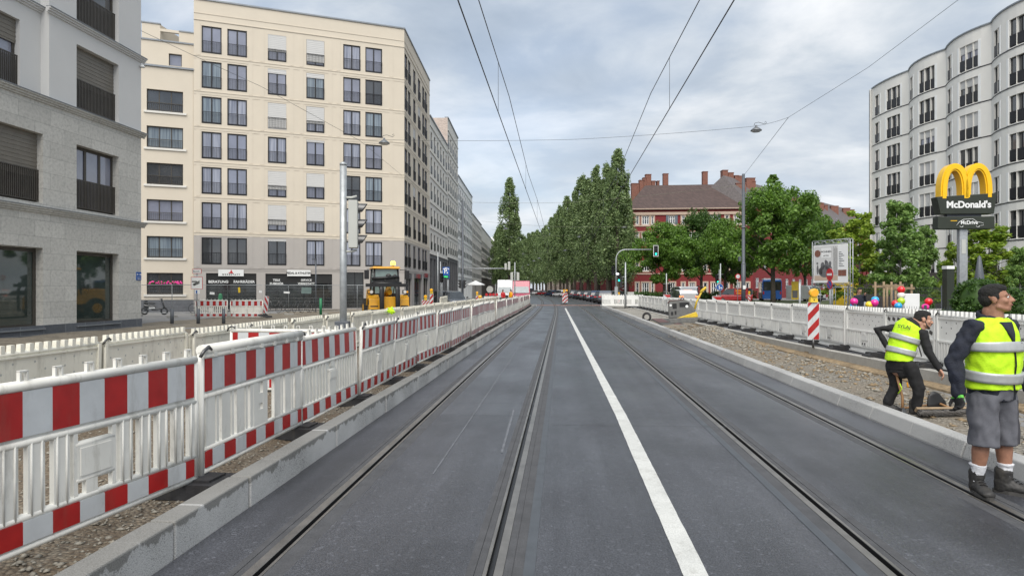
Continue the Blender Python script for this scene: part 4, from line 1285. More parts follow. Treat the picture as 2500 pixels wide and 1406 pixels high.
def sign_post():
    o = post('sign_post', 'sign post with a white crane placard and a small street sign before the shops', 'sign', 481, 36, 2.85, .035, 'galvanised')
    def pl(nm, px0, px1, py0, py1, m, y=-.05, th=.02):
        k = 36/1600
        return MB().box((px0-481)*k, y-th, CH+(HY-py1)*k, (px1-481)*k, y, CH+(HY-py0)*k).build(nm, M[m], o)
    pl('street_sign', 471, 493, 657, 668, 'sign_red'); pl('sign_face', 472, 492, 658, 667, 'sign_white', -.071, .004)
    text('Baustelle', .10, M['sign_black'], o, (0, -.078, CH+(HY-662.5)*36/1600), (R(90), 0, 0))
    pl('placard', 467.5, 496, 676, 706, 'sign_red'); pl('sign_face', 468.5, 495, 677, 705, 'sign_white', -.071, .004)
    k = 36/1600
    b = MB(); cz = CH+(HY-691)*k
    for q in range(3): b.prism([(-.2+.03*q, cz-.10-.03*q), (.18, cz+.10-.06*q), (.18, cz+.14-.06*q), (-.2+.03*q, cz-.06-.03*q)], -.080, -.076)
    b.box(-.25, -.08, cz+.05, .02, -.076, cz+.11)
    b.build('emblem', M['sign_black'], o)
    pl('small_plate', 477, 489, 707, 717, 'sign_white')
    MB().box(-.03, -.075, CH+(HY-716)*k, .05, -.071, CH+(HY-709)*k).build('colour_field', M['sign_blue'], o)
sign_post()
def street_lamp(label, px, t, h):
    o = post('street_lamp', label, 'lamp post', px, t, h, .05, 'mast_grey')
    MB().box(-.28, -.07, h-.02, .05, .07, h+.07).build('lamp_head', M['mast_grey'], o)
street_lamp('slim dark lamp post in front of the second shop window', 771, 50, 4.0)
# bicycles and a scooter
def bike_mesh():
    f = MB(); w = MB()
    for x in (-.52, .52):
        w.tube([(x+.33*math.cos(t), 0, .34+.33*math.sin(t)) for t in np.linspace(0, 2*math.pi, 21)[:-1]], .018, 6, closed=True)
        for k in range(6): w.tube([(x, 0, .34), (x+.32*math.cos(k*1.047), 0, .34+.32*math.sin(k*1.047))], .003, 3)
    P = dict(bb=(-.08, 0, .30), st=(-.22, 0, .82), hd=(.34, 0, .86), fk=(.52, 0, .34), rr=(-.52, 0, .34), hl=(.38, 0, .70))
    for a, b_ in (('bb', 'st'), ('st', 'hd'), ('bb', 'hl'), ('hd', 'fk'), ('rr', 'bb'), ('rr', 'st')): f.tube([P[a], P[b_]], .017, 6)
    f.tube([(.34, 0, .86), (.33, 0, .98)], .014, 6); f.tube([(.26, -.28, 1.02), (.33, -.1, 1.0), (.33, .1, 1.0), (.26, .28, 1.02)], .014, 6)
    sd = MB(); sd.limb([(-.36, 0, .92), (-.16, 0, .93)], [(.07, .03), (.03, .02)], 8)
    return f.mesh('frame', M['steel_dark']), w.mesh('wheel', M['tyre']), sd.mesh('saddle', M['black_paint'])
BM = bike_mesh()
BP = [(493, 46, 30, ''), (552, 48, 50, 'a green crate'), (610, 48, 80, ''), (668, 48.5, 5, ''), (692, 47, 70, ''), (726, 47, 85, ''), (748, 47, 75, ''), (760, 48, 82, '')]
for i, (px, t, a, ex) in enumerate(BP):
    o = thing('bicycle', 'parked bicycle with a bright green child seat before the left shop window' if ex else 'dark bicycle parked before the bicycle shop, %s counted from the left' % nth(i).replace('nearest', 'first'), 'bicycle', tuple(WX(px, t, .07)), TH+R(a), 'bicycles parked before the shop')
    for nm, m_ in zip(('frame', 'wheel', 'saddle'), BM): ob(nm, m_, o)
    if ex: MB().limb([(-.42, 0, .85), (-.42, 0, 1.25)], [(.17, .16), (.13, .12)], 10).build('child_seat', M['post_green'], o)
def scooter():
    o = thing('motor_scooter', 'black motor scooter parked by the cream wall beside the grey stone house', 'scooter', tuple(WX(377, 44, .02)), TH+R(8))
    for x in (-.62, .62): MB().tube([(x+.20*math.cos(t), 0, .25+.20*math.sin(t)) for t in np.linspace(0, 2*math.pi, 17)[:-1]], .055, 8, closed=True).build('wheel', M['tyre'], o)
    b = MB(); b.limb([(.55, 0, .42), (.1, 0, .36), (-.1, 0, .4)], [(.12, .06), (.14, .06), (.15, .12)], 10); b.limb([(-.05, 0, .5), (-.6, 0, .62)], [(.16, .15), (.12, .1)], 10); b.limb([(-.55, 0, .3), (-.55, 0, .95)], [(.12, .05), (.13, .05)], 10)
    b.limb([(.62, 0, .5), (.45, 0, 1.05)], [(.05, .16), (.05, .12)], 10)
    b.build('body', M['car_black'], o)
    MB().limb([(0, 0, .76), (-.62, 0, .80)], [(.11, .05), (.12, .05)], 10).build('seat', M['black_paint'], o)
    MB().tube([(.40, -.3, 1.1), (.45, 0, 1.05), (.40, .3, 1.1)], .018, 6).build('handlebar', M['steel_dark'], o)
    MB().box(-.3, -.16, .42, .1, -.155, .52).build('name_plate', M['sign_white'], o)
scooter()
# ---------------------------------------------------------------- wavy white house on the right
def wavy_house():
    A = W(2143, HY, 71.0)
    root = thing('apartment_building', 'white wavy-fronted apartment house with dark windows at the right edge', 'building', (A.x, A.y, 0))
    rl = root.location
    u = -Vector((VPD.x, VPD.y, 0))
    nrm = Vector((u.y, -u.x, 0))
    base = Face(A, A+u*40)
    cus = [0.0]+[base.sz(q)[0] for q in (2219, 2309.5, 2420.7)]
    st = cus[-1]-cus[-2]
    while cus[-1] < 22: cus.append(cus[-1]+st)
    TOP = 23.4; fl = 2.93
    tm = 'pure_white'
    W_ = MB(); E = MB(); Bd = [MB() for _ in range(7)]; T = [[] for _ in range(7)]
    def strip(fc, z, a0, a1):
        q = MB(); band(q, fc, z, 2.25, .03, 0, a0, a1); q.build('window_surround', M[tm], root, wl=rl)
    rnd = random.Random(9)
    zs = [TOP-3.15-fl*k for k in range(7)]
    for i in range(len(cus)-1):
        a, b_ = cus[i], cus[i+1]
        l = b_-a
        n = 8
        sag = .72
        pts = []
        for j in range(n+1):
            q = j/n
            x = a+l*q
            if i == 0: q = .30+.70*q
            pts.append(base.p(x, 0, sag*(1-(2*q-1)**2)-.0))
        # facets 0..n-1 ; narrow window on facet 1, wide window over facets 4-5
        for j in range(n):
            f = Face(pts[j], pts[j+1])
            ops = []
            if j in (1, 5):
                ops = [(f.L*.02 if j == 1 else 0, f.L, z, z+2.15) for z in zs]
            if j == 2: ops = [(0, f.L*.35, z, z+2.15) for z in zs]
            if j == 4: ops = [(f.L*.10, f.L, z, z+2.15) for z in zs]
            if j == 6: ops = [(0, f.L*.6, z, z+2.15) for z in zs]
            wall(W_, f, 0, TOP, ops, .25, 0)
            for k, z in enumerate(zs):
                band(Bd[k], f, z-.16, .07, .04, 0)
            band(E, f, TOP, .12, .10, 0, 0, None, .4)
            for k, z in enumerate(zs):
                r = rnd.random()
                if j == 1:
                    h_ = Face(pts[2], pts[3]); g = Face(f.p(f.L*.02, 0), h_.p(h_.L*.35, 0))
                    window(root, g, 0, z, g.L, 2.15, 'dark_frame', 'pane' if r < .75 else 'pane_sky', 2, (.95, 'dark_frame', 'plate', .1), .5 if r > .7 else 0, fr=.05, d=.2)
                    strip(Face(pts[2], pts[3]), z-.05, h_.L*.40, h_.L*.65)
                if j == 4:
                    # the wide window is laid on the chord of two facets
                    g = Face(f.p(f.L*.10, 0), Face(pts[6], pts[7]).p(Face(pts[6], pts[7]).L*.6, 0))
                    window(root, g, 0, z, g.L, 2.15, 'dark_frame', 'pane' if r < .75 else 'pane_sky', 2, (.95, 'dark_frame', 'plate', .1), rnd.choice([.5, .9, .3]) if r > .55 else 0, fr=.06, d=.2)
                    strip(Face(pts[3], pts[4]), z-.05, Face(pts[3], pts[4]).L*.7, Face(pts[3], pts[4]).L)
                if j == 6: strip(f, z-.05, f.L*.66, f.L*.95)
        W_.add([(p.x, p.y, TOP-.02) for p in pts]+[(pts[-1].x-nrm.x*12, pts[-1].y-nrm.y*12, TOP-.02), (pts[0].x-nrm.x*12, pts[0].y-nrm.y*12, TOP-.02)], [tuple(range(n+3))], 0)
    p0 = base.p(0, 0, .84); q0 = base.p(-1.2, 0, -2); q1 = base.p(-1.2, 0, -14)
    for a, b_ in ((q0, p0), (q1, q0)):
        W_.add([(a.x, a.y, 0), (b_.x, b_.y, 0), (b_.x, b_.y, TOP), (a.x, a.y, TOP)], [(0, 1, 2, 3)], 0)
    W_.build('wall', [M['ivory_plaster']], root, wl=rl)
    for q in Bd: q.build('string_course', M['dark_frame'], root, wl=rl)
    E.build('roof_edge', M['zinc'], root, wl=rl)
    b = MB(); b.tube([base.p(-.25, .2, .75), base.p(-.25, TOP, .75)], .06, 8)
    b.build('downpipe', M['zinc'], root, wl=rl)
    b = MB(); b.add([base.p(-1, 0, 2.2), base.p(40, 0, 2.2), base.p(40, 3.2, 2.2), base.p(-1, 3.2, 2.2)], [(0, 1, 2, 3)]); b.add([base.p(-1, 3.2, 2.2), base.p(40, 3.2, 2.2), base.p(40, 3.2, 0), base.p(-1, 3.2, 0)], [(0, 1, 2, 3)])
    b.build('restaurant_front', M['brown_cladding'], root, wl=rl)
wavy_house()
# ---------------------------------------------------------------- old red house with hipped roof and the terrace behind it
def hip_roof(b, pts, ze, zr, inset, ov=.5, mi=0):
    # pts: four plan corners (front-left, front-right, back-right, back-left)
    c = sum((Vector(p) for p in pts), Vector((0, 0)))/4
    e = [Vector(p)+(Vector(p)-c).normalized()*ov for p in pts]
    ml = (Vector(pts[0])+Vector(pts[3]))/2; mr = (Vector(pts[1])+Vector(pts[2]))/2
    dd = (mr-ml).normalized()
    r0 = ml+dd*inset; r1 = mr-dd*inset
    v = [(*p, ze) for p in e]+[(*r0, zr), (*r1, zr)]
    b.add(v, [(0, 1, 5, 4), (1, 2, 5), (2, 3, 4, 5), (3, 0, 4), (0, 3, 2, 1)], mi)
    return r0, r1
def chimney(root, p, z0, z1, w=.9, d=.6, m='brick'):
    b = MB(); b.cbox((0, 0, (z0+z1)/2), (w, d, z1-z0)); b.cbox((0, 0, z1+.05), (w+.12, d+.12, .12), 1); b.cbox((0, 0, z0+.1), (w+.2, d+.2, .25), 2)
    return b.build('chimney', [M[m], M['brick'], M['red_trim']], root, (p[0]-root.location.x, p[1]-root.location.y, 0), TH)
def red_house():
    t = 118
    A = WX(1536, t); B = WX(1838, t-2)
    root = thing('brick_house', 'dark red old house with pale window frames and a brown hipped roof with chimneys', 'building', (A.x, A.y, 0))
    rl = root.location
    f = Face(A, B)
    zf = lambda y: CH+(HY-y)/F*t
    ze = zf(513); zr = zf(455)+1.2
    n = Vector((-f.n.x, -f.n.y))
    dep = 14
    C = Vector(B[:2])+n*dep; D = Vector(A[:2])+n*dep
    ops = []; kinds = []
    rows = [(528, 549), (568, 590), (640, 662), (690, 727)]
    for ri, (y0, y1) in enumerate(rows):
        for cxp in ((1556, 7), (1576, 17), (1593, 6), (1640, 16), (1668, 7), (1690, 14), (1722, 9), (1745, 16), (1775, 8), (1800, 15), (1825, 8)):
            a0 = f.sz(cxp[0]-cxp[1]/2)[0]; a1 = f.sz(cxp[0]+cxp[1]/2)[0]
            ops.append((a0, a1, zf(y1), zf(y0)))
    b = MB(); wall(b, f, 0, ze, ops, .2, 0)
    q = [Vector(B[:2]), C, D, Vector(A[:2])]
    for j in range(3): b.add([(*q[j], 0), (*q[j+1], 0), (*q[j+1], ze), (*q[j], ze)], [(0, 1, 2, 3)], 0)
    b.build('wall', M['red_wall'], root, wl=rl)
    for y, h, o in ((550.5, .22, .1), (565, .2, .1), (593, .35, .1), (667, .22, .1), (740, 1.2, .1), (519, .5, .2), (513, .25, .45)):
        b = MB(); band(b, f, zf(y)-h+(.2 if y == 513 else 0), h, o, 0); b.build('string_course', M['red_trim'], root, wl=rl)
    for (a, c, z0, z1) in ops:
        fr = MB()
        for x0, x1, y0, y1 in ((a-.22, a, z0-.1, z1+.22), (c, c+.22, z0-.1, z1+.22), (a, c, z1, z1+.22), (a-.1, c+.1, z0-.18, z0)): band(fr, f, y0, y1-y0, .05, 0, x0, x1, .05)
        fr.build('window_surround', M['red_trim'], root, wl=rl)
    for (a, c, z0, z1) in ops:
        window(root, f, a, z0, round(c-a, 2), round(z1-z0, 2), 'pure_white', 'pane', 3 if c-a > .9 else 1, fr=.10, d=.14, transom=round((z1-z0)*.62, 2))
    # blue-grey shutters by the upper windows
    b = MB()
    for px in (1629, 1651, 1734, 1756):
        a0 = f.sz(px-3.2)[0]; a1 = f.sz(px+3.2)[0]
        band(b, f, zf(549), zf(527)-zf(549), .09, 0, a0, a1)
    b.build('shutters', M['shutter_blue'], root, wl=rl)
    # painted relief panel
    b = MB(); a0, a1 = f.sz(1540)[0], f.sz(1550)[0]; band(b, f, zf(587), zf(569)-zf(587), .03, 0, a0, a1)
    for k in range(3): band(b, f, zf(585)+.42*k, .22, .05, 1, a0+.15, a1-.15)
    b.build('relief_panel', [M['red_trim'], M['red_wall']], root, wl=rl)
    a, z = f.sz(1731, 561); text('Gasthof', .8, M['red_trim'], root, f.p(a, z-.1, .08)-rl, (R(90), 0, f.rz))
    rf = MB(); r0, r1 = hip_roof(rf, [A[:2], B[:2], C, D], ze, zr, 3.6, 1.0)
    roof = rf.build('roof', M['tiles'], root, wl=rl)
    w_ = MB()
    for px, y in ((1579, 495), (1640, 495), (1696, 492), (1760, 489)):
        tt = t+2.2
        p = W(px, y, tt)
        w_ = MB(); w_.cbox((0, 0, 0), (.6, .35, .45), 1); w_.cbox((0, -.18, .03), (.42, .04, .3), 0)
        w_.build('skylight', [M['pane_sky'], M['zinc']], roof, p-rl, TH)
    p = W(1657, 484, t+3.2); b = MB(); b.prism([(-.8, -.3), (.8, -.3), (0, .45)], -.5, 1.0); b.build('dormer', M['tiles'], roof, p-rl, TH)
    rr = [(1624.5, 470, 426, 12, t+7), (1720.5, 464, 421, 12, t+7)]
    for px, yb, yt, w, tt in rr:
        p = WX(px, tt); chimney(root, p, zf(yb)-1, CH+(HY-yt)/F*tt, w*tt/F, .9)
    # the stepped brick firewall stacks left and right of the roof
    for px, yt, w in ((1550, 450, 18), (1566, 442, 12), (1573, 436, 8), (1582, 428, 13), (1594, 444, 9), (1605.5, 444, 6)):
        tt = t+9; p = WX(px, tt); chimney(root, p, ze-1, CH+(HY-yt)/F*tt, w*tt/F, 1.2)
    for px, yt, w in ((1768, 418, 13), (1782, 424, 13), (1796, 431, 10), (1803, 432, 11), (1830, 437, 21), (1838, 445, 8)):
        tt = t+8; p = WX(px, tt); chimney(root, p, ze-1, CH+(HY-yt)/F*tt, w*tt/F, 1.4)
red_house()
def terrace_house():
    # long row running back to the right, hidden below by the trees
    A = WX(1838, 116); B = WX(2140, 170)
    root = thing('terrace_house', 'long old terrace with grey-brown roof and a row of red brick chimneys behind the trees', 'building', (A.x, A.y, 0))
    rl = root.location
    zA = CH+(HY-505)/F*116
    f = Face(A, B); n = Vector((-f.n.x, -f.n.y)); C = Vector(B[:2])+n*13; D = Vector(A[:2])+n*13
    ops = [(1.2+3.4*i, 2.6+3.4*i, z, z+1.8) for i in range(int(f.L/3.4)) for z in (2, 5.4, 8.8, 12.2)]
    b = MB(); wall(b, f, 0, zA, ops, .2, 0)
    for p, q in ((B[:2], C), (C, D)): b.add([(*p, 0), (*q, 0), (*q, zA), (*p, zA)], [(0, 1, 2, 3)])
    b.build('wall', M['red_wall'], root, wl=rl)
    for (a, c, z0, z1) in ops: 
        if z0 > 8 or a < 40: window(root, f, a, z0, 1.4, 1.8, 'pure_white', 'pane', 2, d=.14, transom=1.15)
    rf = MB(); hip_roof(rf, [A[:2], B[:2], C, D], zA, zA+6.6, 2.0, .9)
    rf.build('roof', M['grey_tiles'], root, wl=rl)
    b = MB()
    for i in range(9):
        p = f.p(f.L*(i+.6)/10, zA+1.7, -1.9); b = MB(); b.cbox((0, 0, 0), (.7, .5, .5)); b.build('skylight', M['pane_sky'], root, p-rl, f.rz)
    for px, yt, w in ((1862, 449, 24), (1905, 470, 16), (1926, 470, 10), (1942, 472, 10), (1958, 478, 10), (1986, 485, 19), (1998, 489, 7), (2020, 492, 18), (2048, 497, 18), (2062, 502, 8), (2082, 504, 18), (2110, 509, 17), (2124, 513, 8)):
        s, _ = f.sz(px); s = min(max(s, 0), f.L)
        p = f.p(s, 0, -4.2); d = (p-cam.location); tt = Vector((p.x, p.y)).dot(Vector((-math.sin(TH), math.cos(TH))))
        chimney(root, p, zA+1.0, CH+(HY-yt)/F*tt, w*tt/F, .8)
terrace_house()
# dim house behind the poplars on the right
def back_house():
    A = WX(1330, 330); B = WX(1530, 150)
    f = Face(A, B); o = thing('brick_house', 'long house front half hidden behind the right row of poplars', 'building', (A.x, A.y, 0)); rl = o.location
    b = MB(); ops = [(2+4.2*i, 3.4+4.2*i, z, z+2) for i in range(int(f.L/4.2)-1) for z in (1, 4.6, 8.2)]
    wall(b, f, 0, 13, ops, .2, 0); b.build('wall', M['red_trim'], o, wl=rl)
    b = MB(); band(b, f, 0, 4.2, .12, 0, f.L*.55, f.L); b.build('red_base', M['red_wall'], o, wl=rl)
    b = MB()
    for (a, c, z0, z1) in ops: band(b, f, z0, z1-z0, -.12, 0, a, c, .2)
    b.build('window', M['pane'], o, wl=rl)
    b = MB(); n = Vector((-f.n.x, -f.n.y))*12; hip_roof(b, [A[:2], B[:2], Vector(B[:2])+n, Vector(A[:2])+n], 13, 18, 4); b.build('roof', M['tiles'], o, wl=rl)
back_house()

# ---------------------------------------------------------------- trees
def crown_mesh(name, seed, m, n, dens, size, shape, clumps, cw=.9):
    """many small leaf faces gathered into clumps; shape(u) -> list of clump centres and radii"""
    g = np.random.default_rng(seed)
    C = shape(g, clumps)
    ci = g.integers(0, len(C), n)
    d = g.normal(size=(n, 3)); d /= np.linalg.norm(d, axis=1)[:, None]
    rad = g.random(n)**.45
    P = C[ci, :3]+d*rad[:, None]*C[ci, 3:4]*np.array([1, 1, cw])
    nrm = d*.6+g.normal(size=(n, 3))*.55+np.array([0, 0, .45]); nrm /= np.linalg.norm(nrm, axis=1)[:, None]
    a = g.normal(size=(n, 3)); a -= nrm*(a*nrm).sum(1)[:, None]; a /= np.linalg.norm(a, axis=1)[:, None]
    b = np.cross(nrm, a)
    s = size*(.6+.8*g.random(n))[:, None]
    v = np.stack([P-a*s*.75, P-b*s*.42+nrm*s*.12, P+a*s*.75, P+b*s*.42+nrm*s*.12], 1).reshape(-1, 3)
    me = bpy.data.meshes.new(name)
    me.vertices.add(4*n); me.vertices.foreach_set('co', v.astype(np.float32).ravel())
    me.loops.add(4*n); me.loops.foreach_set('vertex_index', np.arange(4*n, dtype=np.int32))
    me.polygons.add(n); me.polygons.foreach_set('loop_start', np.arange(0, 4*n, 4, dtype=np.int32)); me.polygons.foreach_set('loop_total', np.full(n, 4, np.int32))
    me.materials.append(M[m]); me.update(); me.validate()
    return me
def poplar_shape(H, wd, z0):
    def sh(g, k):
        out = []
        for i in range(k):
            q = g.random()**.85
            prof = (np.sin(np.pi*min(1, .12+.88*q)**.8)**.6)*.5+.12 if q < .95 else .2
            prof = wd*.5*(1-.86*q**2.8)*(.72+.28*min(1, q*4))
            a = g.random()*6.28; r = prof*np.sqrt(g.random())*.95
            out.append((r*np.cos(a), r*np.sin(a), z0+(H-z0-.6)*q, (.36+.34*(1-q))*wd/4.6*g.uniform(.6, 1.25)))
        # separate side spires that rise beside the main top
        for j in range(3):
            a = g.random()*6.28; r = wd*.28; zt = H*g.uniform(.72, .88)
            for i in range(10):
                z = zt-.55*i
                out.append((r*np.cos(a), r*np.sin(a), z, .22+.05*i))
        return np.array(out)
    return sh
def round_shape(H, wd, z0):
    def sh(g, k):
        out = []
        while len(out) < k:
            p = g.normal(size=3); p /= np.linalg.norm(p); r = g.random()**.38
            q = p*r
            x, y = q[0]*wd/2, q[1]*wd/2
            z = z0+(H-z0)*(.5+.5*q[2])
            lob = .82+.18*np.sin(3*np.arctan2(q[1], q[0])+q[2]*4)
            if q[2] > 0: 
                x *= 1-.35*q[2]; y *= 1-.35*q[2]
            out.append((x*lob, y*lob, z, g.uniform(.35, .85)*wd/9))
        return np.array(out)
    return sh
def loose_shape(H, wd, z0):
    def sh(g, k):
        out = []
        for i in range(k):
            q = g.random()
            r = wd/2*(1-.75*q)*g.random()**.4; a = g.integers(0, 9)*.7+q*5+g.normal()*.25
            out.append((r*np.cos(a), r*np.sin(a), z0+(H-z0)*q+g.normal()*.15, g.uniform(.18, .42)*wd/4))
        return np.array(out)
    return sh
def trunk_mesh(H, r, z0, wd, seed, m='bark', limbs=7):
    g = random.Random(seed); b = MB()
    b.tube([(0, 0, -.1), (.02, .0, z0*.5), (.05*g.uniform(-1, 1), .03, z0), (.0, .0, H*.9)], [r*1.25, r, r*.85, r*.15], 9)
    for i in range(limbs):
        z = z0*.85+(H*.65-z0*.85)*i/limbs; a = g.uniform(0, 6.28); l = wd*.42*(1-.5*i/limbs)
        b.tube([(0, 0, z), (l*.5*math.cos(a), l*.5*math.sin(a), z+l*.45), (l*math.cos(a), l*math.sin(a), z+l*.8)], [r*.45, r*.25, r*.06], 6)
    return b.mesh('trunk', M[m])
POP = [(crown_mesh('crown', 11+k, 'leaf_poplar', 15000, 1, .25, poplar_shape(24, 5.8-.4*k, 4.4), 150, 2.1), trunk_mesh(24, .32, 5, 3.5, k, limbs=9)) for k in range(3)]
def tree(name, meshes, label, group, p, s=1.0, rz=0.0, sx=1.0):
    o = thing(name, label, 'tree', tuple(p), rz, group)
    o.scale = (s*sx, s*sx, s)
    ob('trunk', meshes[1], o); ob('crown', meshes[0], o)
    return o
rp = [(1507, 104, 363), (1484, 112, 396), (1455, 119, 402), (1436, 130, 436), (1420, 140, 425), (1403, 152, 468), (1385, 163, 478), (1368, 176, 500), (1356, 190, 520), (1345, 206, 530), (1333, 225, 548), (1325, 245, 556), (1318, 270, 566)]
for i, (px, t, py) in enumerate(rp):
    H = CH+(HY-py)/F*t
    tree('poplar_tree', POP[i % 3], 'tall slender poplar in the right street row, %s from the red house' % nth(i), 'poplars along the right of the street', WX(px, t), H/24, i*1.3, 1.0 if i > 1 else 1.02)
rp2 = [(1528, 112, 470), (1490, 128, 455), (1462, 142, 470), (1440, 156, 490), (1418, 172, 500), (1396, 190, 515), (1376, 210, 528)]
for i, (px, t, py) in enumerate(rp2):
    H = CH+(HY-py)/F*t
    tree('poplar_tree', POP[(i+1) % 3], 'shorter poplar filling the second right row behind the tall ones, %s from the red house' % nth(i), 'poplars of the second right row', WX(px, t), H/24, i*2.1, 1.15)
lp = [(1243, 122, 433, 'solitary tallest'), (1257, 150, 520, ''), (1222, 150, 548, ''), (1214, 165, 560, ''), (1230, 178, 572, ''), (1253, 195, 590, ''), (1266, 215, 585, ''), (1279, 240, 575, ''), (1291, 262, 568, ''), (1302, 285, 566, ''), (1310, 310, 560, '')]
for i, (px, t, py, ex) in enumerate(lp):
    H = CH+(HY-py)/F*t
    tree('poplar_tree', POP[i % 3], 'tallest lone poplar on the left side of the street against the sky' if ex else 'poplar in the left street row behind the tallest one, %s nearest' % nth(i).replace('nearest', 'first'), 'poplars along the left of the street', WX(px, t), H/24, i*1.7, 1.0 if ex else 1.25)
BR = [(crown_mesh('crown', 31+k, ['leaf_broad', 'leaf_dark', 'leaf_broad'][k], 26000, 1, .20, round_shape(10, 12.0, 2.7), 130, .8), trunk_mesh(10, .22, 2.6, 9, 20+k)) for k in range(3)]
for px, t, py, wpx, k, lab in ((1622, 84, 550, 185, 0, 'broad bright green tree behind the green-lit traffic light'), (1712, 96, 512, 165, 1, 'dark green tree with dense foliage before the red house roof'), (1770, 88, 540, 150, 0, 'green tree just left of the thick grey mast'), (1888, 80, 455, 250, 2, 'largest broad tree right of the thick grey mast, above the blue bus'), (1965, 90, 490, 150, 0, 'green tree between the largest tree and the billboard'), (1795, 100, 580, 110, 1, 'dark tree behind the thick grey mast'), (2030, 100, 560, 110, 2, 'green tree behind the billboard before the terrace')):
    H = CH+(HY-py)/F*t
    s = H/10
    tree('broadleaf_tree', BR[k], lab, 'broadleaf trees on the right', WX(px, t), s, px*.7, wpx*t/F/10/s)
tree('broadleaf_tree', (crown_mesh('crown', 77, 'leaf_broad', 2500, 1, .18, loose_shape(15.9, 2.6, 13.2), 40), trunk_mesh(15.5, .15, 8, 1, 5)), 'thin tree top poking above the largest broad tree', None, WX(1889, 81))
YT = [(crown_mesh('crown', 51+k, ['leaf_young', 'leaf_fine', 'leaf_young'][k], 11000, 1, .14, loose_shape(7, 4, 1.3), 120), trunk_mesh(7, .085, 1.6, 3.2, 40+k, 'bark_pale', 12)) for k in range(3)]
for px, t, py, wpx, k, lab in ((2098, 50, 535, 120, 0, 'young yellow-green tree right of the billboard'), (2198, 46, 500, 125, 1, 'taller feathery young tree before the wavy white house'), (2262, 52, 560, 70, 1, 'thin young tree left of the fast food sign'), (2415, 44, 548, 150, 2, 'pale yellow-green young tree behind the fast food sign'), (2330, 47, 600, 70, 2, 'small pale young tree left of the sign post'), (2490, 40, 610, 70, 1, 'small tree at the right picture edge above the workers head'), (2045, 58, 575, 90, 0, 'young yellow-green tree behind the billboard')):
    H = CH+(HY-py)/F*t; s = H/7
    tree('young_tree', YT[k], lab, 'young trees on the plaza', WX(px, t, .08), s, px*.9, 1.3*wpx*t/F/4/s)
def bush(label, px, t, w, h, m, z=.1, sz=.045, n=9000, seed=1):
    def sh(g, k):
        p = g.normal(size=(k, 3)); p /= np.linalg.norm(p, axis=1)[:, None]
        r = .80+.12*g.random(k)
        q = np.c_[p[:, 0]*w/2*r, p[:, 1]*w/2*r, h/2+p[:, 2]*h/2*r, np.full(k, w*.10)]
        return q
    o = thing('clipped_bush', label, 'bush', tuple(WX(px, t, z)))
    ob('crown', crown_mesh('crown', seed, m, n, 1, sz, sh, 160), o)
    MB().ball((0, 0, h/2), (w*.40, w*.40, h*.43)).build('branches', M['leaf_dark'], o)
    return o
bush('dense clipped round bush behind the front worker', 2392, 21, 1.5, 1.95, 'leaf_box', .2, .05, 15000)
bush('small round bush left of the dense clipped one', 2306, 23, .75, .8, 'leaf_dark', .2, .05, 4000, 3)
bush('low shrub behind the balloons', 2245, 30, 1.2, 1.3, 'leaf_dark', .1, .06, 4000, 4)
bush('shrub at the far right edge beyond the worker', 2475, 23, 1.2, 1.6, 'leaf_dark', .2, .06, 6000, 5)
for i, (px, t, w, h) in enumerate(((1640, 100, 14, 1.5), (1740, 95, 12, 1.6), (1560, 106, 9, 1.4))):
    o = thing('hedge', 'dark low hedge before the red house, %s' % ('below the bright green tree', 'between the white cars and the red van', 'left of the entrance')[i], 'hedge', tuple(WX(px, t)))
    ob('foliage', crown_mesh('foliage', 90+i, 'leaf_dark', 5000, 1, .16, lambda g, k, w=w, h=h: np.c_[g.uniform(-w/2, w/2, k), g.uniform(-.5, .5, k), g.uniform(.3, h-.3, k), np.full(k, .45)], 90), o, rot=TH)
tag(grid('verge', 'grass', 9.5, 46, 73.5, 100, 20, 20, lambda x, y: .11+nz(x, y, .7, .05)), kind='stuff')
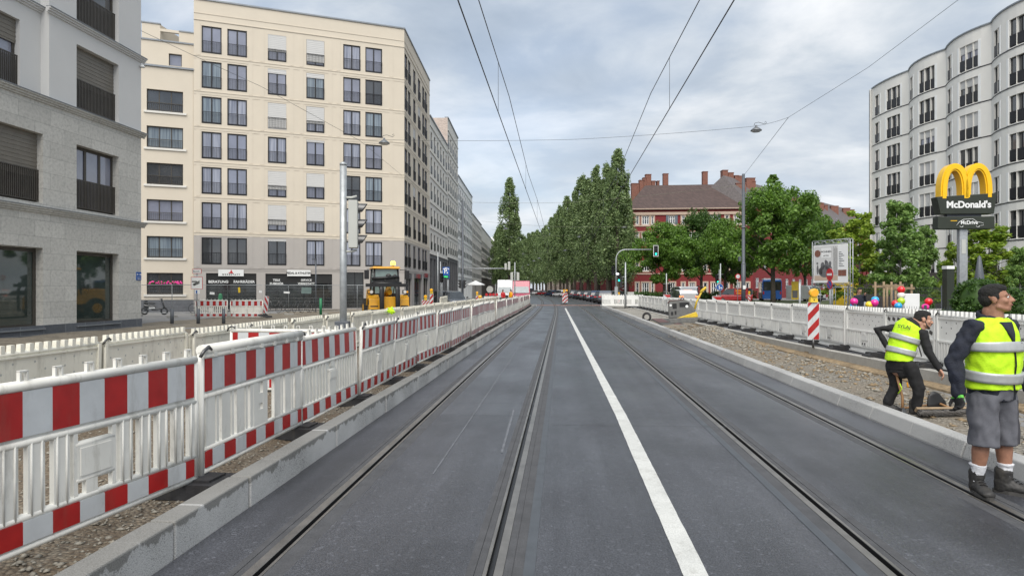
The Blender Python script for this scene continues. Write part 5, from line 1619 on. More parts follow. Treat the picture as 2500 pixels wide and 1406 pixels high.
# ---------------------------------------------------------------- vehicles
def car(label, p, rz, paint, kind='suv', L_=4.5, Wd=1.85, H=1.6, lights=None, group=None, name='parked_car', cat='car', glow=False):
    """x forward; body lofted from cross-sections, glass between belt line and roof"""
    root = thing(name, label, cat, tuple(p), rz, group)
    key = (kind, L_, Wd, H, paint, glow)
    if key not in MC:
        h = L_/2; bt = .56*H
        if kind == 'van': st = [(-h, .50, bt, H*.95, .86), (-h+.12, .30, bt, H, .90), (-.2, .28, bt, H, .92), (h*.36, .28, bt, H*.98, .90), (h*.70, .30, bt*1.0, bt*1.02, .86), (h*.95, .34, bt*.86, bt*.87, .80), (h, .42, bt*.70, bt*.71, .74)]
        elif kind == 'suv': st = [(-h, .45, bt*.9, bt*.92, .82), (-h+.15, .32, bt, H*.80, .80), (-h+.55, .28, bt, H*.97, .78), (-.2, .26, bt*.98, H, .80), (h*.22, .26, bt*.97, H*.95, .76), (h*.50, .27, bt*.95, bt*.97, .84), (h*.90, .30, bt*.80, bt*.81, .80), (h, .40, bt*.62, bt*.63, .74)]
        else: st = [(-h, .42, bt*.85, bt*.86, .8), (-h+.35, .30, bt, bt*1.03, .80), (-h+1.0, .26, bt, H*.96, .70), (-.2, .25, bt*.98, H, .72), (h*.20, .25, bt*.97, H*.95, .70), (h*.52, .26, bt*.93, bt*.95, .82), (h*.9, .30, bt*.78, bt*.79, .78), (h, .38, bt*.60, bt*.61, .72)]
        b = MB(); g = MB(); w = Wd/2
        rings = []
        for x, zb, zt, zr, wr in st:
            k = .88 if abs(x) > h-.05 else 1.0
            rings.append([(x, w*k*.88, zb), (x, w*k, zb+.18), (x, w*k, zt*.82), (x, w*k*.96, zt), (x, w*k*wr*.98, max(zr-.06, zt+.001)), (x, w*k*wr*.80, zr+.001)])
        full = [[*r, *[(x, -y, z) for x, y, z in reversed(r)]] for r in rings]
        n = 12
        for i in range(len(full)-1):
            gr = st[i][3]-st[i][2] > .15 or st[i+1][3]-st[i+1][2] > .15
            for j in range(n):
                q = [full[i][j], full[i][(j+1) % n], full[i+1][(j+1) % n], full[i+1][j]]
                side = j in (3, 7)
                wind = gr and j in (4, 5, 6) and (st[i][3]-st[i][2] > .15) != (st[i+1][3]-st[i+1][2] > .15)
                if kind == 'suv' and i == 1 and j in (4, 5, 6): wind = False
                if kind == 'suv' and i == 0 and j in (4, 5, 6): wind = True
                if side and gr or wind: g.add(q, [(0, 1, 2, 3)], 0)
                else: b.add(q, [(0, 1, 2, 3)], 0, True)
        b.add(full[0], [tuple(range(n))]); b.add(full[-1], [tuple(reversed(range(n)))])
        if kind == 'van':      # rear window
            g.box(-h-.012, -.6, bt+.08, -h+.0, .6, H*.86)
        b.box(-h-.04, -w*.82, .32, -h+.1, w*.82, .52, 1); b.box(h-.1, -w*.78, .28, h+.03, w*.78, .45, 1)
        b.box(-h+.3, -w*.9, .2, h-.3, w*.9, .34, 1)
        wh = MB(); ri = MB()
        MC[key] = (b.mesh('body', [M[paint], M['black_paint']]), g.mesh('windows', M['car_glass']))
    ob('body', MC[key][0], root); ob('windows', MC[key][1], root)
    h = L_/2; w = Wd/2
    def wheel():
        b = MB(); b.tube([(0, -.11, 0), (0, .11, 0)], .33, 18, 0, True); b.tube([(0, -.115, 0), (0, .115, 0)], .20, 12, 1)
        return b.mesh('wheel', [M['tyre'], M['alloy']])
    for x in (-h*.60, h*.62):
        for s_ in (-1, 1): ob('wheel', cached('carwheel', wheel), root, (x, s_*(w-.10), .33))
    def lamp(m):
        b = MB(); b.box(-.04, -.17, -.06, .04, .17, .06); return b.mesh('lamp', M[m])
    for s_ in (-1, 1):
        ob('tail_light', cached('tl'+str(glow), lambda: lamp('red_lit' if glow else 'sign_red')), root, (-h+(.0 if not glow else -.02), s_*w*.72, (1.04 if glow else .86)*H/1.6))
        ob('headlight', cached('hl', lambda: lamp('sign_white')), root, (h-.10, s_*w*.64, .40*H))
        MC.setdefault('mir', MB().limb([(0, 0, 0), (.0, .12, .02)], [(.05, .06), (.06, .08)], 8).mesh('mirror', M['black_paint']))
        ob('mirror', MC['mir'], root, (h*.32, s_*(w+.02)-(.0 if s_ > 0 else .12), .62*H))
    ob('number_plate', cached('np', lambda: MB().box(-.012, -.26, -.055, .012, .26, .055).mesh('number_plate', M['sign_white'])), root, (-h-.045, 0, .60*H/1.6*1.0 if kind == 'suv' else .42))
    ob('number_plate', cached('np', None), root, (h+.032, 0, .38))
    return root
FWD = math.atan2(VPD.y, VPD.x)
rz_away = R(90)-.0
c = car('white car with glowing tail lights waiting behind the right barrier', WX(1668, 57, .05), R(93), 'car_white', 'suv', 4.5, 1.9, 1.66, glow=True)
MB().box(-.03, -.32, -.03, .03, .32, .03).build('brake_light', M['red_lit'], c, (-1.62, 0, 1.60))
car('silver van right behind the white car on the right', WX(1668, 63, .05), R(91), 'car_silver', 'van', 5.0, 2.0, 1.95, name='parked_van', cat='van')
v = car('small dark red delivery van parked right of the blue arrow sign', WX(1790, 80, .05), R(172), 'car_red', 'van', 4.3, 1.75, 1.85, name='delivery_van', cat='van')
b = MB(); b.box(-1.6, .86, 1.02, .0, .885, 1.72); b.build('side_panel', M['car_red'], v)
text('EXPRESS', .30, M['amber'], v, (-.75, .892, 1.5), (R(90), 0, R(180)), off=.006); text('SERVICE', .26, M['amber'], v, (-.75, .892, 1.2), (R(90), 0, R(180)), off=.006)
cars = [(1505, 83, 'car_black', 'suv', 50), (1478, 80, 'car_grey', 'suv', 86), (1466, 86, 'car_black', 'sedan', 86), (1456, 92, 'car_navy', 'suv', 87), (1446, 98, 'car_silver', 'sedan', 87), (1437, 104, 'car_black', 'suv', 88), (1428, 110, 'car_grey', 'sedan', 88), (1419, 116, 'car_black', 'suv', 90), (1410, 123, 'car_navy', 'sedan', 92), (1400, 130, 'car_grey', 'suv', 94), (1367, 150, 'car_white', 'suv', 120), (1345, 165, 'car_navy', 'suv', 120), (1322, 200, 'car_red', 'sedan', 130), (1309, 215, 'car_white', 'suv', 130), (1295, 235, 'car_grey', 'van', 100)]
for i, (px, t, pt, kd, a) in enumerate(cars):
    nm = {'car_black': 'black', 'car_grey': 'dark grey', 'car_navy': 'navy', 'car_silver': 'silver', 'car_white': 'white', 'car_red': 'red'}[pt]
    car('%s parked car in the row before the poplars, %s from the slotted white panels' % (nm, nth(i)), WX(px, t), R(a), pt, kd, 4.4, 1.82, {'suv': 1.62, 'sedan': 1.46, 'van': 2.2}[kd], group='cars parked along the right of the street')
car('dark car standing on the left street behind the barrier', WX(1108, 58, .08), R(-64), 'car_grey', 'sedan', 4.5, 1.85, 1.5)
car('black car left of the dark car with the pale windscreen', WX(1085, 61, .08), R(-70), 'car_black', 'suv', 4.4, 1.85, 1.55)
def big_van(label, px, t, paint, w, h, L_, box=False, py=None):
    root = thing('delivery_van', label, 'van', tuple(WX(px, t)), FWD-R(90)+R(0))
    b = MB(); w2 = w/2
    prof = [(0, .4), (0, 1.05), (.5, 1.25), (1.1, 2.1 if not box else 2.0), (1.5, h), (L_, h), (L_, .4)]
    M_ = Matrix(((0, 1, 0, 0), (1, 0, 0, 0), (0, 0, 1, 0), (0, 0, 0, 1)))
    b.prism(prof, -w2, w2, 0, M_)
    b.build('body', M[paint], root, bev=.08)
    g = MB()
    g.add([(-w2*.90, .52, 1.31), (w2*.90, .52, 1.31), (w2*.84, 1.08, 2.04), (-w2*.84, 1.08, 2.04)], [(0, 1, 2, 3)])
    v = [(x, y-.03, z+.02) for x, y, z in g.v]; g.v = v
    g.build('windscreen', M['windscreen'], root)
    for s_ in (-1, 1):
        MB().box(s_*w2*.70-.18, -.03, .78, s_*w2*.70+.18, .05, .98).build('headlight', M['sign_white'], root)
        MB().cbox((s_*(w2+.14), .75, 1.5), (.16, .1, .34)).build('mirror', M['black_paint'], root)
        MB().tube([(s_*(w2-.25), .95, .38), (s_*(w2-.02), .95, .38)], .37, 16).build('wheel', M['tyre'], root)
    MB().box(-.5, -.02, .62, .5, .04, .92).build('grille', M['black_paint'], root)
    MB().box(-w2*.96, -.05, .36, w2*.96, .06, .58).build('bumper', M['black_paint'], root)
    return root
big_van('pinkish red high-roof van coming down the street beyond the left barrier', 1272, 76, 'car_pink', 2.05, 2.75, 5.8)
big_van('white box truck left of the pinkish red van', 1232, 92, 'car_white', 2.2, 3.1, 6.5, True)
def bus():
    p = WX(1885, 92, .05)
    root = thing('city_bus', 'blue city bus seen from behind among the trees on the right', 'bus', tuple(p), TH+R(-18))
    w, h, L_ = 2.55, 3.05, 11.5
    b = MB(); b.prism([(-w/2, .32), (w/2, .32), (w/2, h-.25), (w/2-.15, h), (-w/2+.15, h), (-w/2, h-.25)], 0, L_, 0)
    b.build('body', M['bus_blue'], root, bev=.05)
    MB().box(-w/2+.12, -.03, 1.55, -.05, .0, 2.8).build('rear_window', M['car_glass'], root); MB().box(.02, -.03, 1.55, w/2-.10, .0, 2.8).build('rear_window', M['car_glass'], root)
    for s_ in (-1, 1):
        for k in range(4): MB().box(s_*(w/2+.0)-.015, .5+2.7*k, 1.25, s_*(w/2)+.015, 2.9+2.7*k, 2.75).build('side_window', M['car_glass'], root)
        MB().box(s_*(w/2-.16)-.09, -.03, 1.0, s_*(w/2-.16)+.09, .0, 1.4).build('tail_light', M['sign_red'], root)
        for yy in (2.6, 8.6): MB().tube([(s_*(w/2-.3), yy, .48), (s_*(w/2+.02), yy, .48)], .48, 18).build('wheel', M['tyre'], root)
        MB().box(s_*w/2-.012, .1, .35, s_*w/2+.012, 11.3, 1.2).build('skirt_panel', M['dark_cladding'], root)
    MB().box(-w/2+.06, -.05, .34, w/2-.06, .0, .7).build('bumper', M['bus_blue'], root)
    MB().box(-.5, -.02, .9, .5, -.0, 1.35).build('engine_flap', M['bus_blue'], root)
    MB().box(-1.0, 2, h, 1.0, 8, h+.22).build('roof_unit', M['pale_plaster'], root, bev=.04)
bus()
v = big_van('white van half hidden behind the billboard scaffold', 2003, 88, 'car_white', 2.0, 2.3, 5.0); v.rotation_euler.z += R(25)
# wheel loader
def loader():
    p = WX(943, 37.5, .0)
    root = thing('wheel_loader', 'yellow wheel loader with a pallet fork raised, beacon lit, before the cream house', 'loader', tuple(p), TH+R(20))
    A = lambda b, n, m, bev=0, par=root: b.build(n, M[m], par, bev=bev)
    # x across, -y towards the viewer
    b = MB(); b.box(-.55, -1.0, .75, .55, .2, 1.28, tp=.9); A(b, 'front_frame', 'yellow_paint', .04)
    b = MB(); b.box(-.8, .9, .8, .8, 2.9, 1.75, tp=.92); A(b, 'engine_hood', 'yellow_paint', .06)
    for s_ in (-1, 1):
        b = MB(); b.prism([(-1.15, 0), (-1.05, .55), (-.6, .8), (.05, .78), (.25, .25), (.22, .18), (-.02, .62), (-.58, .66), (-.95, .46), (-1.04, 0)], s_*.82-.29, s_*.82+.29, 0, Matrix(((0, 1, 0, 0), (1, 0, 0, 0), (0, 0, 1, .62), (0, 0, 0, 1)))); A(b, 'fender', 'yellow_paint', .02)
        for yy in (-.55, 1.95):
            b = MB(); b.tube([(s_*.62, yy, .58), (s_*1.06, yy, .58)], .58, 22); b.tube([(s_*.60, yy, .58), (s_*1.07, yy, .58)], .30, 14, 1)
            for k in range(18):
                a = k*.349; b.cbox((s_*.84, yy+.58*math.cos(a), .58+.58*math.sin(a)), (.42, .07, .07), rot=(a, 0, 0))
            b.build('wheel', [M['tyre'], M['yellow_paint']], root)
    b = MB(); z0, z1 = 1.45, 2.92
    for x, yy in ((-.72, -.1), (.72, -.1), (-.74, 1.15), (.74, 1.15)): b.tube([(x, yy, z0), (x*.92, yy+(.12 if yy < 0 else -.05), z1)], .055, 8)
    b.box(-.75, -.12, 1.3, .75, 1.2, 1.5); A(b, 'cab_frame', 'black_paint')
    b = MB()
    b.add([(-.68, -.09, 1.5), (.68, -.09, 1.5), (.62, .03, 2.9), (-.62, .03, 2.9)], [(0, 1, 2, 3)]); b.add([(-.71, -.05, 1.5), (-.73, 1.12, 1.5), (-.67, 1.06, 2.9), (-.66, .05, 2.9)], [(0, 1, 2, 3)])
    b.add([(.71, -.05, 1.5), (.73, 1.12, 1.5), (.67, 1.06, 2.9), (.66, .05, 2.9)], [(0, 1, 2, 3)]); A(b, 'cab_glass', 'glass_clear')
    b = MB(); b.limb([(0, .75, 1.55), (0, .8, 2.0), (0, .82, 2.45)], [(.26, .12), (.27, .1), (.18, .09)], 10); A(b, 'seat', 'mast_grey')
    b = MB(); b.box(-.80, -.18, 2.9, .80, 1.2, 3.03, tp=.93); A(b, 'cab_roof', 'yellow_paint', .03)
    b = MB(); b.lathe([(.0, .0), (.10, .0), (.10, .05), (.03, .07), (.03, .12), (0, .12)], 12, (.42, .2, 3.02)); A(b, 'beacon_base', 'black_paint')
    b = MB(); b.lathe([(.0, 0), (.13, 0), (.14, .14), (.10, .22), (0, .24)], 14, (.42, .2, 3.12)); A(b, 'beacon_lamp', 'amber_lit')
    for s_ in (-1, 1):
        b = MB(); b.tube([(s_*.75, -.1, 2.85), (s_*1.1, -.25, 2.85), (s_*1.12, -.25, 2.6)], .02, 6); b.cbox((s_*1.14, -.26, 2.55), (.26, .10, .50)); A(b, 'mirror', 'black_paint', .02)
        b = MB(); b.cbox((s_*.98, -.62, 1.58), (.32, .20, .22)); o = A(b, 'headlight', 'black_paint', .02)
        MB().disc((s_*.93, -.72, 1.58), .09, (0, -1, 0), .015).build('lens', M['sign_white'], o); MB().disc((s_*1.07, -.72, 1.58), .06, (0, -1, 0), .015).build('indicator', M['amber'], o)
        b = MB(); b.box(s_*.86-.28, -.92, 1.18, s_*.86+.28, -.2, 1.30); A(b, 'step_guard', 'yellow_paint', .02)
    # lifting arm, tilted carriage with forks
    b = MB(); b.tube([(0, .1, 1.35), (0, -.7, 1.75), (0, -1.25, 1.55)], [(.16, .2), (.15, .24), (.13, .16)], 10); A(b, 'lift_arm', 'yellow_paint')
    b = MB()
    for x in (-.32, -.12, .12, .32): b.tube([(x, -.3, 1.35), (x, -1.0, 2.05+.05*x), (x*1.2, -1.3, 2.0)], .028, 6)
    for k in range(5): b.tube([(-.5+.2*k, -1.0, 2.25), (-.45+.2*k, -1.2, 2.38+.04*(k % 2)), (-.35+.2*k, -1.3, 2.1)], .022, 6)
    A(b, 'hydraulic_hose', 'black_paint')
    b = MB(); b.tube([(-1.02, -1.45, 2.30), (.45, -1.45, 2.42)], .085, 8); b.tube([(-1.05, -1.5, 2.05), (.6, -1.5, 2.05)], .09, 8); b.box(-1.35, -1.66, 1.86, .95, -1.40, 2.04); b.box(-.95, -1.45, 2.05, .5, -1.40, 2.40)
    for x in (-.9, -.3, .3): b.tube([(x, -1.47, 1.95), (x, -1.45, 2.4)], .04, 6)
    b.ball((-.1, -1.4, 2.45), (.16, .14, .14)); b.ball((.25, -1.4, 2.42), (.12, .12, .14)); A(b, 'fork_carriage', 'black_paint')
    for x in (-.55, .32):
        b = MB(); b.tube([(x, -1.55, 2.0), (x+.04, -1.66, 1.7), (x+.05, -1.66, .65), (x+.05, -1.6, .5)], [(.13, .06)]*4, 8, ax=(1, 0, 0)); A(b, 'fork', 'black_paint')
    b = MB(); b.prism([(-.62, .55), (.50, .55), (.58, 1.15), (.40, 1.32), (-.5, 1.32), (-.68, 1.15)], -1.38, -1.25); A(b, 'counter_plate', 'yellow_paint', .02)
loader()
# ---------------------------------------------------------------- signals, masts and signs of the street
def arch_signal():
    p = WX(1504, 68, .12)
    root = thing('traffic_light', 'arched traffic light mast with a green light hung over the right lane', 'traffic light', tuple(p), TH)
    k = 68/1600; z = lambda y: CH+(HY-y)*k-.12
    R_ = 1.0; x1 = (1590-1504)*k; zt = z(609.5)
    pts = [(0, 0, 0), (0, 0, zt-R_)]+[(R_-R_*math.cos(a), 0, zt-R_+R_*math.sin(a)) for a in np.linspace(.2, math.pi/2, 8)]+[(x1, 0, zt)]
    MB().tube(pts, [.075]*2+[.06]*9, 10).build('mast_arm', M['galvanised'], root)
    s = (625-599)*k/ (3*.31)
    hd = signal_head(root, ((1601-1504)*k, -.05, z(624.0)), 0, [None, None, 'green_lit'], 'black_paint', 3, s*.88, True)
    for x, zz in ((-.28, z(672)), (.30, z(688))): signal_head(root, (x, -.1, zz), R(-20) if x > 0 else R(30), [None, None, 'green_lit' if x > 0 else None], 'black_paint', 3, 1.0)
    MB().box(-.16, -.14, z(720), .16, -.08, z(700)).build('connection_box', M['galvanised'], root)
    MB().ball((.12, -.2, z(669)), (.16, .16, .09)).build('work_lamp', M['white_lit'], root)
arch_signal()
def right_pole():
    p = WX(1527, 58.5, .1)
    root = thing('signal_mast', 'pale steel signal post standing in the gravel island before the slotted panels', 'traffic light', tuple(p), TH)
    MB().tube([(0, 0, -.1), (0, 0, 1.6), (0, 0, 4.05)], [.11, .085, .06], 12).build('pole', M['galvanised'], root)
    signal_head(root, (-.32, .05, 1.75), R(80), None, 'black_paint', 3, 1.0)
    b = MB()
    for z in (1.7, 2.75): b.tube([(0, 0, z), (-.35, .05, z)], .025, 6)
    b.build('bracket', M['galvanised'], root)
    b = MB(); b.tube([(-1.2, -.6, 0), (-.6, -.9, .03), (.1, -.7, .02), (.6, -.4, .05), (.9, -.8, .03)], .035, 6); b.tube([(-.2, -1.0, .03), (.2, -1.2, .08), (.6, -1.0, .03)], .03, 6)
    tag(b.build('cable', M['black_paint'], None, tuple(p)), 'black cable lying loose in the gravel around the pale signal post', 'cable')
right_pole()
o = tag(MB().box(-.35, 0, 0, .35, .3, 1.35).build('control_cabinet', M['signal_grey'], None, tuple(WX(1540, 70, .1)), TH, bev=.02), 'grey control cabinet behind the slotted panels', 'cabinet')
def small_signal(label, px, t, zt, heads=1, dx=.3, group=None, lit=None, back=True):
    p = WX(px, t, .05)
    root = thing('traffic_light', label, 'traffic light', tuple(p), TH, group)
    MB().tube([(0, 0, 0), (0, 0, zt)], .055, 10).build('pole', M['galvanised'], root)
    for k in range(heads):
        s_ = 1 if k % 2 == 0 else -1
        signal_head(root, (s_*dx, .0, zt-1.9), R(180 if back else 20*s_), lit, 'signal_grey' if back else 'black_paint', 3, .9)
    b = MB()
    for z in (zt-1.85, zt-1.05): b.tube([(-dx, 0, z), (dx, 0, z)], .02, 6)
    b.build('bracket', M['galvanised'], root)
    return root
small_signal('pedestrian signal post seen from behind, left of the white cars', 1627, 66, 3.3, 1, .3, back=False)
small_signal('twin-headed signal post between the white truck and the pinkish red van', 1257, 68, 4.5, 2, .32)
def arrow_sign():
    r = small_signal('signal post with a round blue arrow sign beside the red van', 1759, 64, 4.2, 1, -.3, lit=[None, None, 'green_lit'], back=False)
    k = 64/1600; z = CH+(HY-701)*k-.05
    d_ = MB().disc((-.12, -.12, z), .33, (0, -1, 0), .02, 24).build('round_sign', M['sign_blue'], r)
    MB().tube([(-.12+.32*math.cos(a), -.145, z+.32*math.sin(a)) for a in np.linspace(0, 6.28, 25)[:-1]], .012, 5, closed=True).build('rim', M['sign_white'], d_)
    b = MB(); b.prism([(-.20, z-.2), (-.14, z-.2), (-.14, z+.08), (-.09, z+.08), (-.17, z+.2), (-.25, z+.08), (-.20, z+.08)], -.15, -.142); b.prism([(-.14, z-.10), (-.14, z-.04), (.0, z-.04), (.0, z+.02), (.13, z-.07), (.0, z-.16), (.0, z-.10)], -.15, -.142)
    b.build('arrow', M['sign_white'], d_)
    MB().box(-.55, -.1, z-.12, -.30, -.07, z+.02).build('side_plate', M['sign_blue'], r)
    MB().tube([(-.14, -.05, 0), (-.14, -.05, 3.6)], .03, 8).build('second_post', M['galvanised'], r)
arrow_sign()
def mast(name, label, px, t, zt, r0, r1, m):
    o = thing(name, label, 'mast', tuple(WX(px, t, 0)), TH)
    b = MB(); b.tube([(0, 0, 0), (0, 0, zt*.33), (0, 0, zt*.331), (0, 0, zt)], [r0, r0*.97, r1*1.08, r1], 16); b.build('pole', M[m], o)
    c = MB()
    for z in (zt*.33, zt*.60): c.tube([(0, 0, z), (0, 0, z+.06)], r0*1.02, 16)
    c.build('collar', M['zinc'], o)
    return o
mp = mast('catenary_mast', 'thick dark grey wire mast right of the red house', 1815, 60, CH+(HY-425)*60/1600, .19, .13, 'mast_grey')
MB().box(-.12, -.22, 1.75, .12, -.19, 2.1).build('notice', M['sign_white'], mp)
MB().box(-.45, -.1, 4.3, -.25, .1, 4.75).build('device_box', M['mast_grey'], mp)
mast('catenary_mast', 'slim grey wire mast beside the blue parking sign', 1129, 66, CH+(HY-490)*66/1600, .12, .10, 'mast_grey')
def gantry():
    p = WX(1128.5, 65.6, .1)
    root = thing('signal_gantry', 'long horizontal signal arm reaching from the left mast over the street', 'traffic light', tuple(p), TH)
    k = 65.6/1600; z = CH+(HY-656)*k-.1
    MB().tube([(.12, 0, z), ((1242-1128.5)*k, 0, z+.02)], .055, 8).build('arm', M['galvanised'], root)
    for px, y0, y1 in ((1234.5, 643, 659), (1243, 639, 659)): MB().box((px-1128.5)*k-.12, -.05, CH+(HY-y1)*k-.1, (px-1128.5)*k+.12, .15, CH+(HY-y0)*k-.1).build('signal_head', M['signal_grey'], root, bev=.04)
    for s_ in (-1, 1): signal_head(root, (s_*.28, .05, 1.75), R(90*s_), None, 'black_paint', 3, .9)
gantry()
def parking_sign():
    t = 58; k = t/1600
    o = thing('parking_sign', 'tall blue parking garage sign with a white P and a green display', 'sign', tuple(WX(1089, t, .05)), TH)
    z = lambda y: CH+(HY-y)*k-.05
    MB().tube([(.16, .1, 0), (.16, .1, z(660))], .06, 8).build('post', M['galvanised'], o)
    MB().box(-.30, -.06, z(680), .30, .06, z(652), tp=1).build('board', M['sign_blue'], o)
    text('P', .55, M['sign_white'], o, (-.04, -.07, z(662.5)), (R(90), 0, 0), off=.012)
    MB().prism([(-.27, z(656.5)), (0, z(653)), (.27, z(656.5)), (.27, z(658.2)), (0, z(654.8)), (-.27, z(658.2))], -.075, -.065).build('roof_mark', M['sign_white'], o)
    MB().box(-.24, -.07, z(679.5), .24, -.06, z(672.5)).build('display', M['black_paint'], o); text('FREI', .2, M['screen_green'], o, (0, -.075, z(676)), (R(90), 0, 0))
    MB().disc((.12, -.07, z(666)), .06, (0, -1, 0), .01).build('dot', M['sign_white'], o)
parking_sign()
for i, (px, t, z) in enumerate(((1069, 57, 5.0), (1075.5, 58, 4.2))):
    post('thin_post', 'thin steel post with a signal left of the parking sign, %s one' % ('left', 'right')[i], 'post', px, t, z, .04, 'galvanised', group='thin posts left of the parking sign')
o = thing('traffic_light', 'small black traffic light just left of the parking sign', 'traffic light', tuple(WX(1079, 57.5, .05)), TH)
MB().tube([(0, 0, 0), (0, 0, 3.3)], .045, 8).build('pole', M['galvanised'], o); signal_head(o, (.0, -.1, 2.3), R(40), None, 'black_paint', 3, .85)
def sunshade(label, px, t, m, w, zt):
    o = thing('sunshade', label, 'parasol', tuple(WX(px, t, .1)))
    MB().tube([(0, 0, 0), (0, 0, zt)], .03, 6).build('pole', M['galvanised'], o)
    MB().lathe([(.05, zt), (w*.5, zt-.42), (w*.5, zt-.52), (.0, zt-.25)], 8, sm=False).build('canopy', M[m], o)
sunshade('white open sunshade on the left pavement', 1161, 72, 'sign_white', 2.0, 2.6)
for i, px in enumerate((1188, 1197, 1205, 1213)):
    o = thing('site_lamp', 'red warning lamp on a white barrier at the street mouth, %s of four' % nth(i).replace('nearest', 'leftmost').replace('fourth', 'rightmost'), 'lamp', tuple(WX(px, 70, 0)), TH, 'red lamps at the street mouth')
    MB().box(-.25, -.03, 0, .25, .03, 1.0).build('stand', M['clean_plastic'], o); MB().disc((0, -.03, 1.18), .15, (0, -1, 0), .06).build('lamp', M['sign_red'], o)
def far_sign(label, px, py, t, m, r=.30):
    o = post('round_sign', label, 'sign', px, t, CH+(HY-py)*t/F+r, .03, 'galvanised')
    MB().disc((0, -.05, CH+(HY-py)*t/F), r, (0, -1, 0), .02).build('disc', M[m], o)
    return o
far_sign('round pale sign seen from behind on the left pavement', 1196, 706.5, 74, 'signal_grey', .38)
o = far_sign('round red and white sign left of the thick grey mast', 1801, 675, 61, 'sign_red', .26); MB().disc((0, -.075, CH+(HY-675)*61/F), .18, (0, -1, 0), .01).build('white_field', M['sign_white'], o)
def no_entry():
    t = 30; k = t/1600
    o = thing('road_sign', 'pair of round red road signs on a post before the billboard', 'sign', tuple(WX(2026, t, .1)), TH-R(86))
    z = lambda y: CH+(HY-y)*k-.1
    MB().tube([(0, .04, 0), (0, .04, z(655))], .035, 8).build('post', M['galvanised'], o)
    d_ = MB().disc((0, -.0, z(670)), .28, (0, -1, 0), .02, 24).build('no_entry_disc', M['sign_red'], o); MB().box(-.2, -.03, z(670)-.05, .2, -.021, z(670)+.05).build('white_bar', M['sign_white'], d_)
    d_ = MB().disc((0, -.0, z(695)), .22, (0, -1, 0), .02, 24).build('no_stopping_disc', M['sign_red'], o); MB().disc((0, -.021, z(695)), .17, (0, -1, 0), .006, 24).build('blue_field', M['sign_blue'], d_); MB().box(-.16, -.034, z(695)-.02, .16, -.028, z(695)+.02, 0, Matrix.Translation((0, 0, z(695))) @ Matrix.Rotation(R(45), 4, 'Y') @ Matrix.Translation((0, 0, -z(695)))).build('red_bar', M['sign_red'], d_)
    MB().tube([(-1.0, -.9, 0), (-1.0, -.9, z(690))], .05, 8).build('second_post', M['galvanised'], o)
no_entry()
# billboard on a truss scaffold
def billboard():
    t = 48; k = t/1600
    P0 = WX(1986, t+1.5); P1 = WX(2070, t-1.2)
    f = Face(P0, P1)
    o = thing('billboard', 'advertising billboard with a dark group photo on a silver truss scaffold', 'billboard', (P0.x, P0.y, .1), f.rz)
    w = f.L; z = lambda y: CH+(HY-y)*k-.1
    zb, zt = z(690), z(597)
    MB().box(0, 0, zb, w, .04, zt).build('poster', M['sign_white'], o)
    def q(nm, x0, x1, z0, z1, m, y=-.006): return MB().box(x0*w, y, zb+(zt-zb)*z0, x1*w, y+.005, zb+(zt-zb)*z1).build(nm, M[m], o)
    q('picture_field', .03, .72, .06, .97, 'blind'); q('floor_field', .03, .72, .06, .19, 'red_trim', -.010)
    b = MB(); rr = random.Random(4)
    H = zt-zb
    for cx_, cz, rx, rz_ in ((.33, .30, .16, .16), (.28, .45, .06, .10), (.40, .46, .06, .12), (.48, .34, .08, .12), (.22, .30, .06, .1), (.37, .56, .03, .05), (.50, .5, .035, .07), (.13, .35, .03, .13), (.12, .52, .03, .03)):
        b.tube([(w*cx_, -.010, zb+H*cz), (w*cx_, -.013, zb+H*cz)], [(w*rx, H*rz_)]*2, 14, ax=(1, 0, 0))
    b.build('picture_figures', M['dark_cladding'], o)
    b = MB()
    for k_ in range(6): b.box(w*(.60+.02*k_), -.012, zb+H*.2, w*(.607+.02*k_), -.008, zb+H*(.95-.03*(k_ % 3)))
    b.build('picture_curtain', M['machine_grey'], o)
    MB().disc((w*.13, -.012, zb+H*.78), w*.09, (0, -1, 0), .006).build('round_mark', M['brick'], o)
    q('red_box', .73, .96, .17, .33, 'brick', -.012); q('title_field', .24, .52, .66, .92, 'sign_white', -.011)
    text('WOHNEN', .20, M['sign_black'], o, (w*.38, -.016, zb+H*.82), (R(90), 0, 0)); text('am Park', .14, M['sign_black'], o, (w*.38, -.016, zb+H*.72), (R(90), 0, 0))
    b = MB()
    for k_ in range(9): b.box(w*.75, -.009, zb+H*(.42+.045*k_), w*(.90-.04*(k_ % 3)), -.006, zb+H*(.435+.045*k_))
    b.build('text_line', M['mast_grey'], o)
    b = MB()
    def truss(p, q_, d=.28):
        p, q_ = Vector(p), Vector(q_); n_ = max(2, int((q_-p).length/.32)); ax = Vector((0, 0, d)) if abs((q_-p).z) < .5 else Vector((d, 0, 0))
        for s_ in (-.5, .5): b.tube([p+ax*s_, q_+ax*s_], .028, 6); b.tube([p+ax*s_+Vector((0, d, 0)), q_+ax*s_+Vector((0, d, 0))], .028, 6)
        for i in range(n_):
            a, c = p+(q_-p)*i/n_, p+(q_-p)*(i+1)/n_
            b.tube([a+ax*(.5 if i % 2 else -.5), c+ax*(-.5 if i % 2 else .5)], .016, 5); b.tube([a+ax*(.5 if i % 2 else -.5), c+ax*(-.5 if i % 2 else .5)+Vector((0, d, 0))], .016, 5)
    truss((-.12, .05, zt+.2), (w+.12, .05, zt+.2)); truss((-.1, .05, zb-.2), (w+.1, .05, zb-.2))
    for x in (-.14, w+.14): b.tube([(x, .05, 0), (x, .05, zt+.3)], .035, 6); b.tube([(x, .33, 0), (x, .33, zt+.3)], .035, 6)
    for x in (.15, w*.5, w-.2): truss((x, .1, 0), (x, .1, zb-.3))
    b.build('truss_frame', M['galvanised'], o)
billboard()
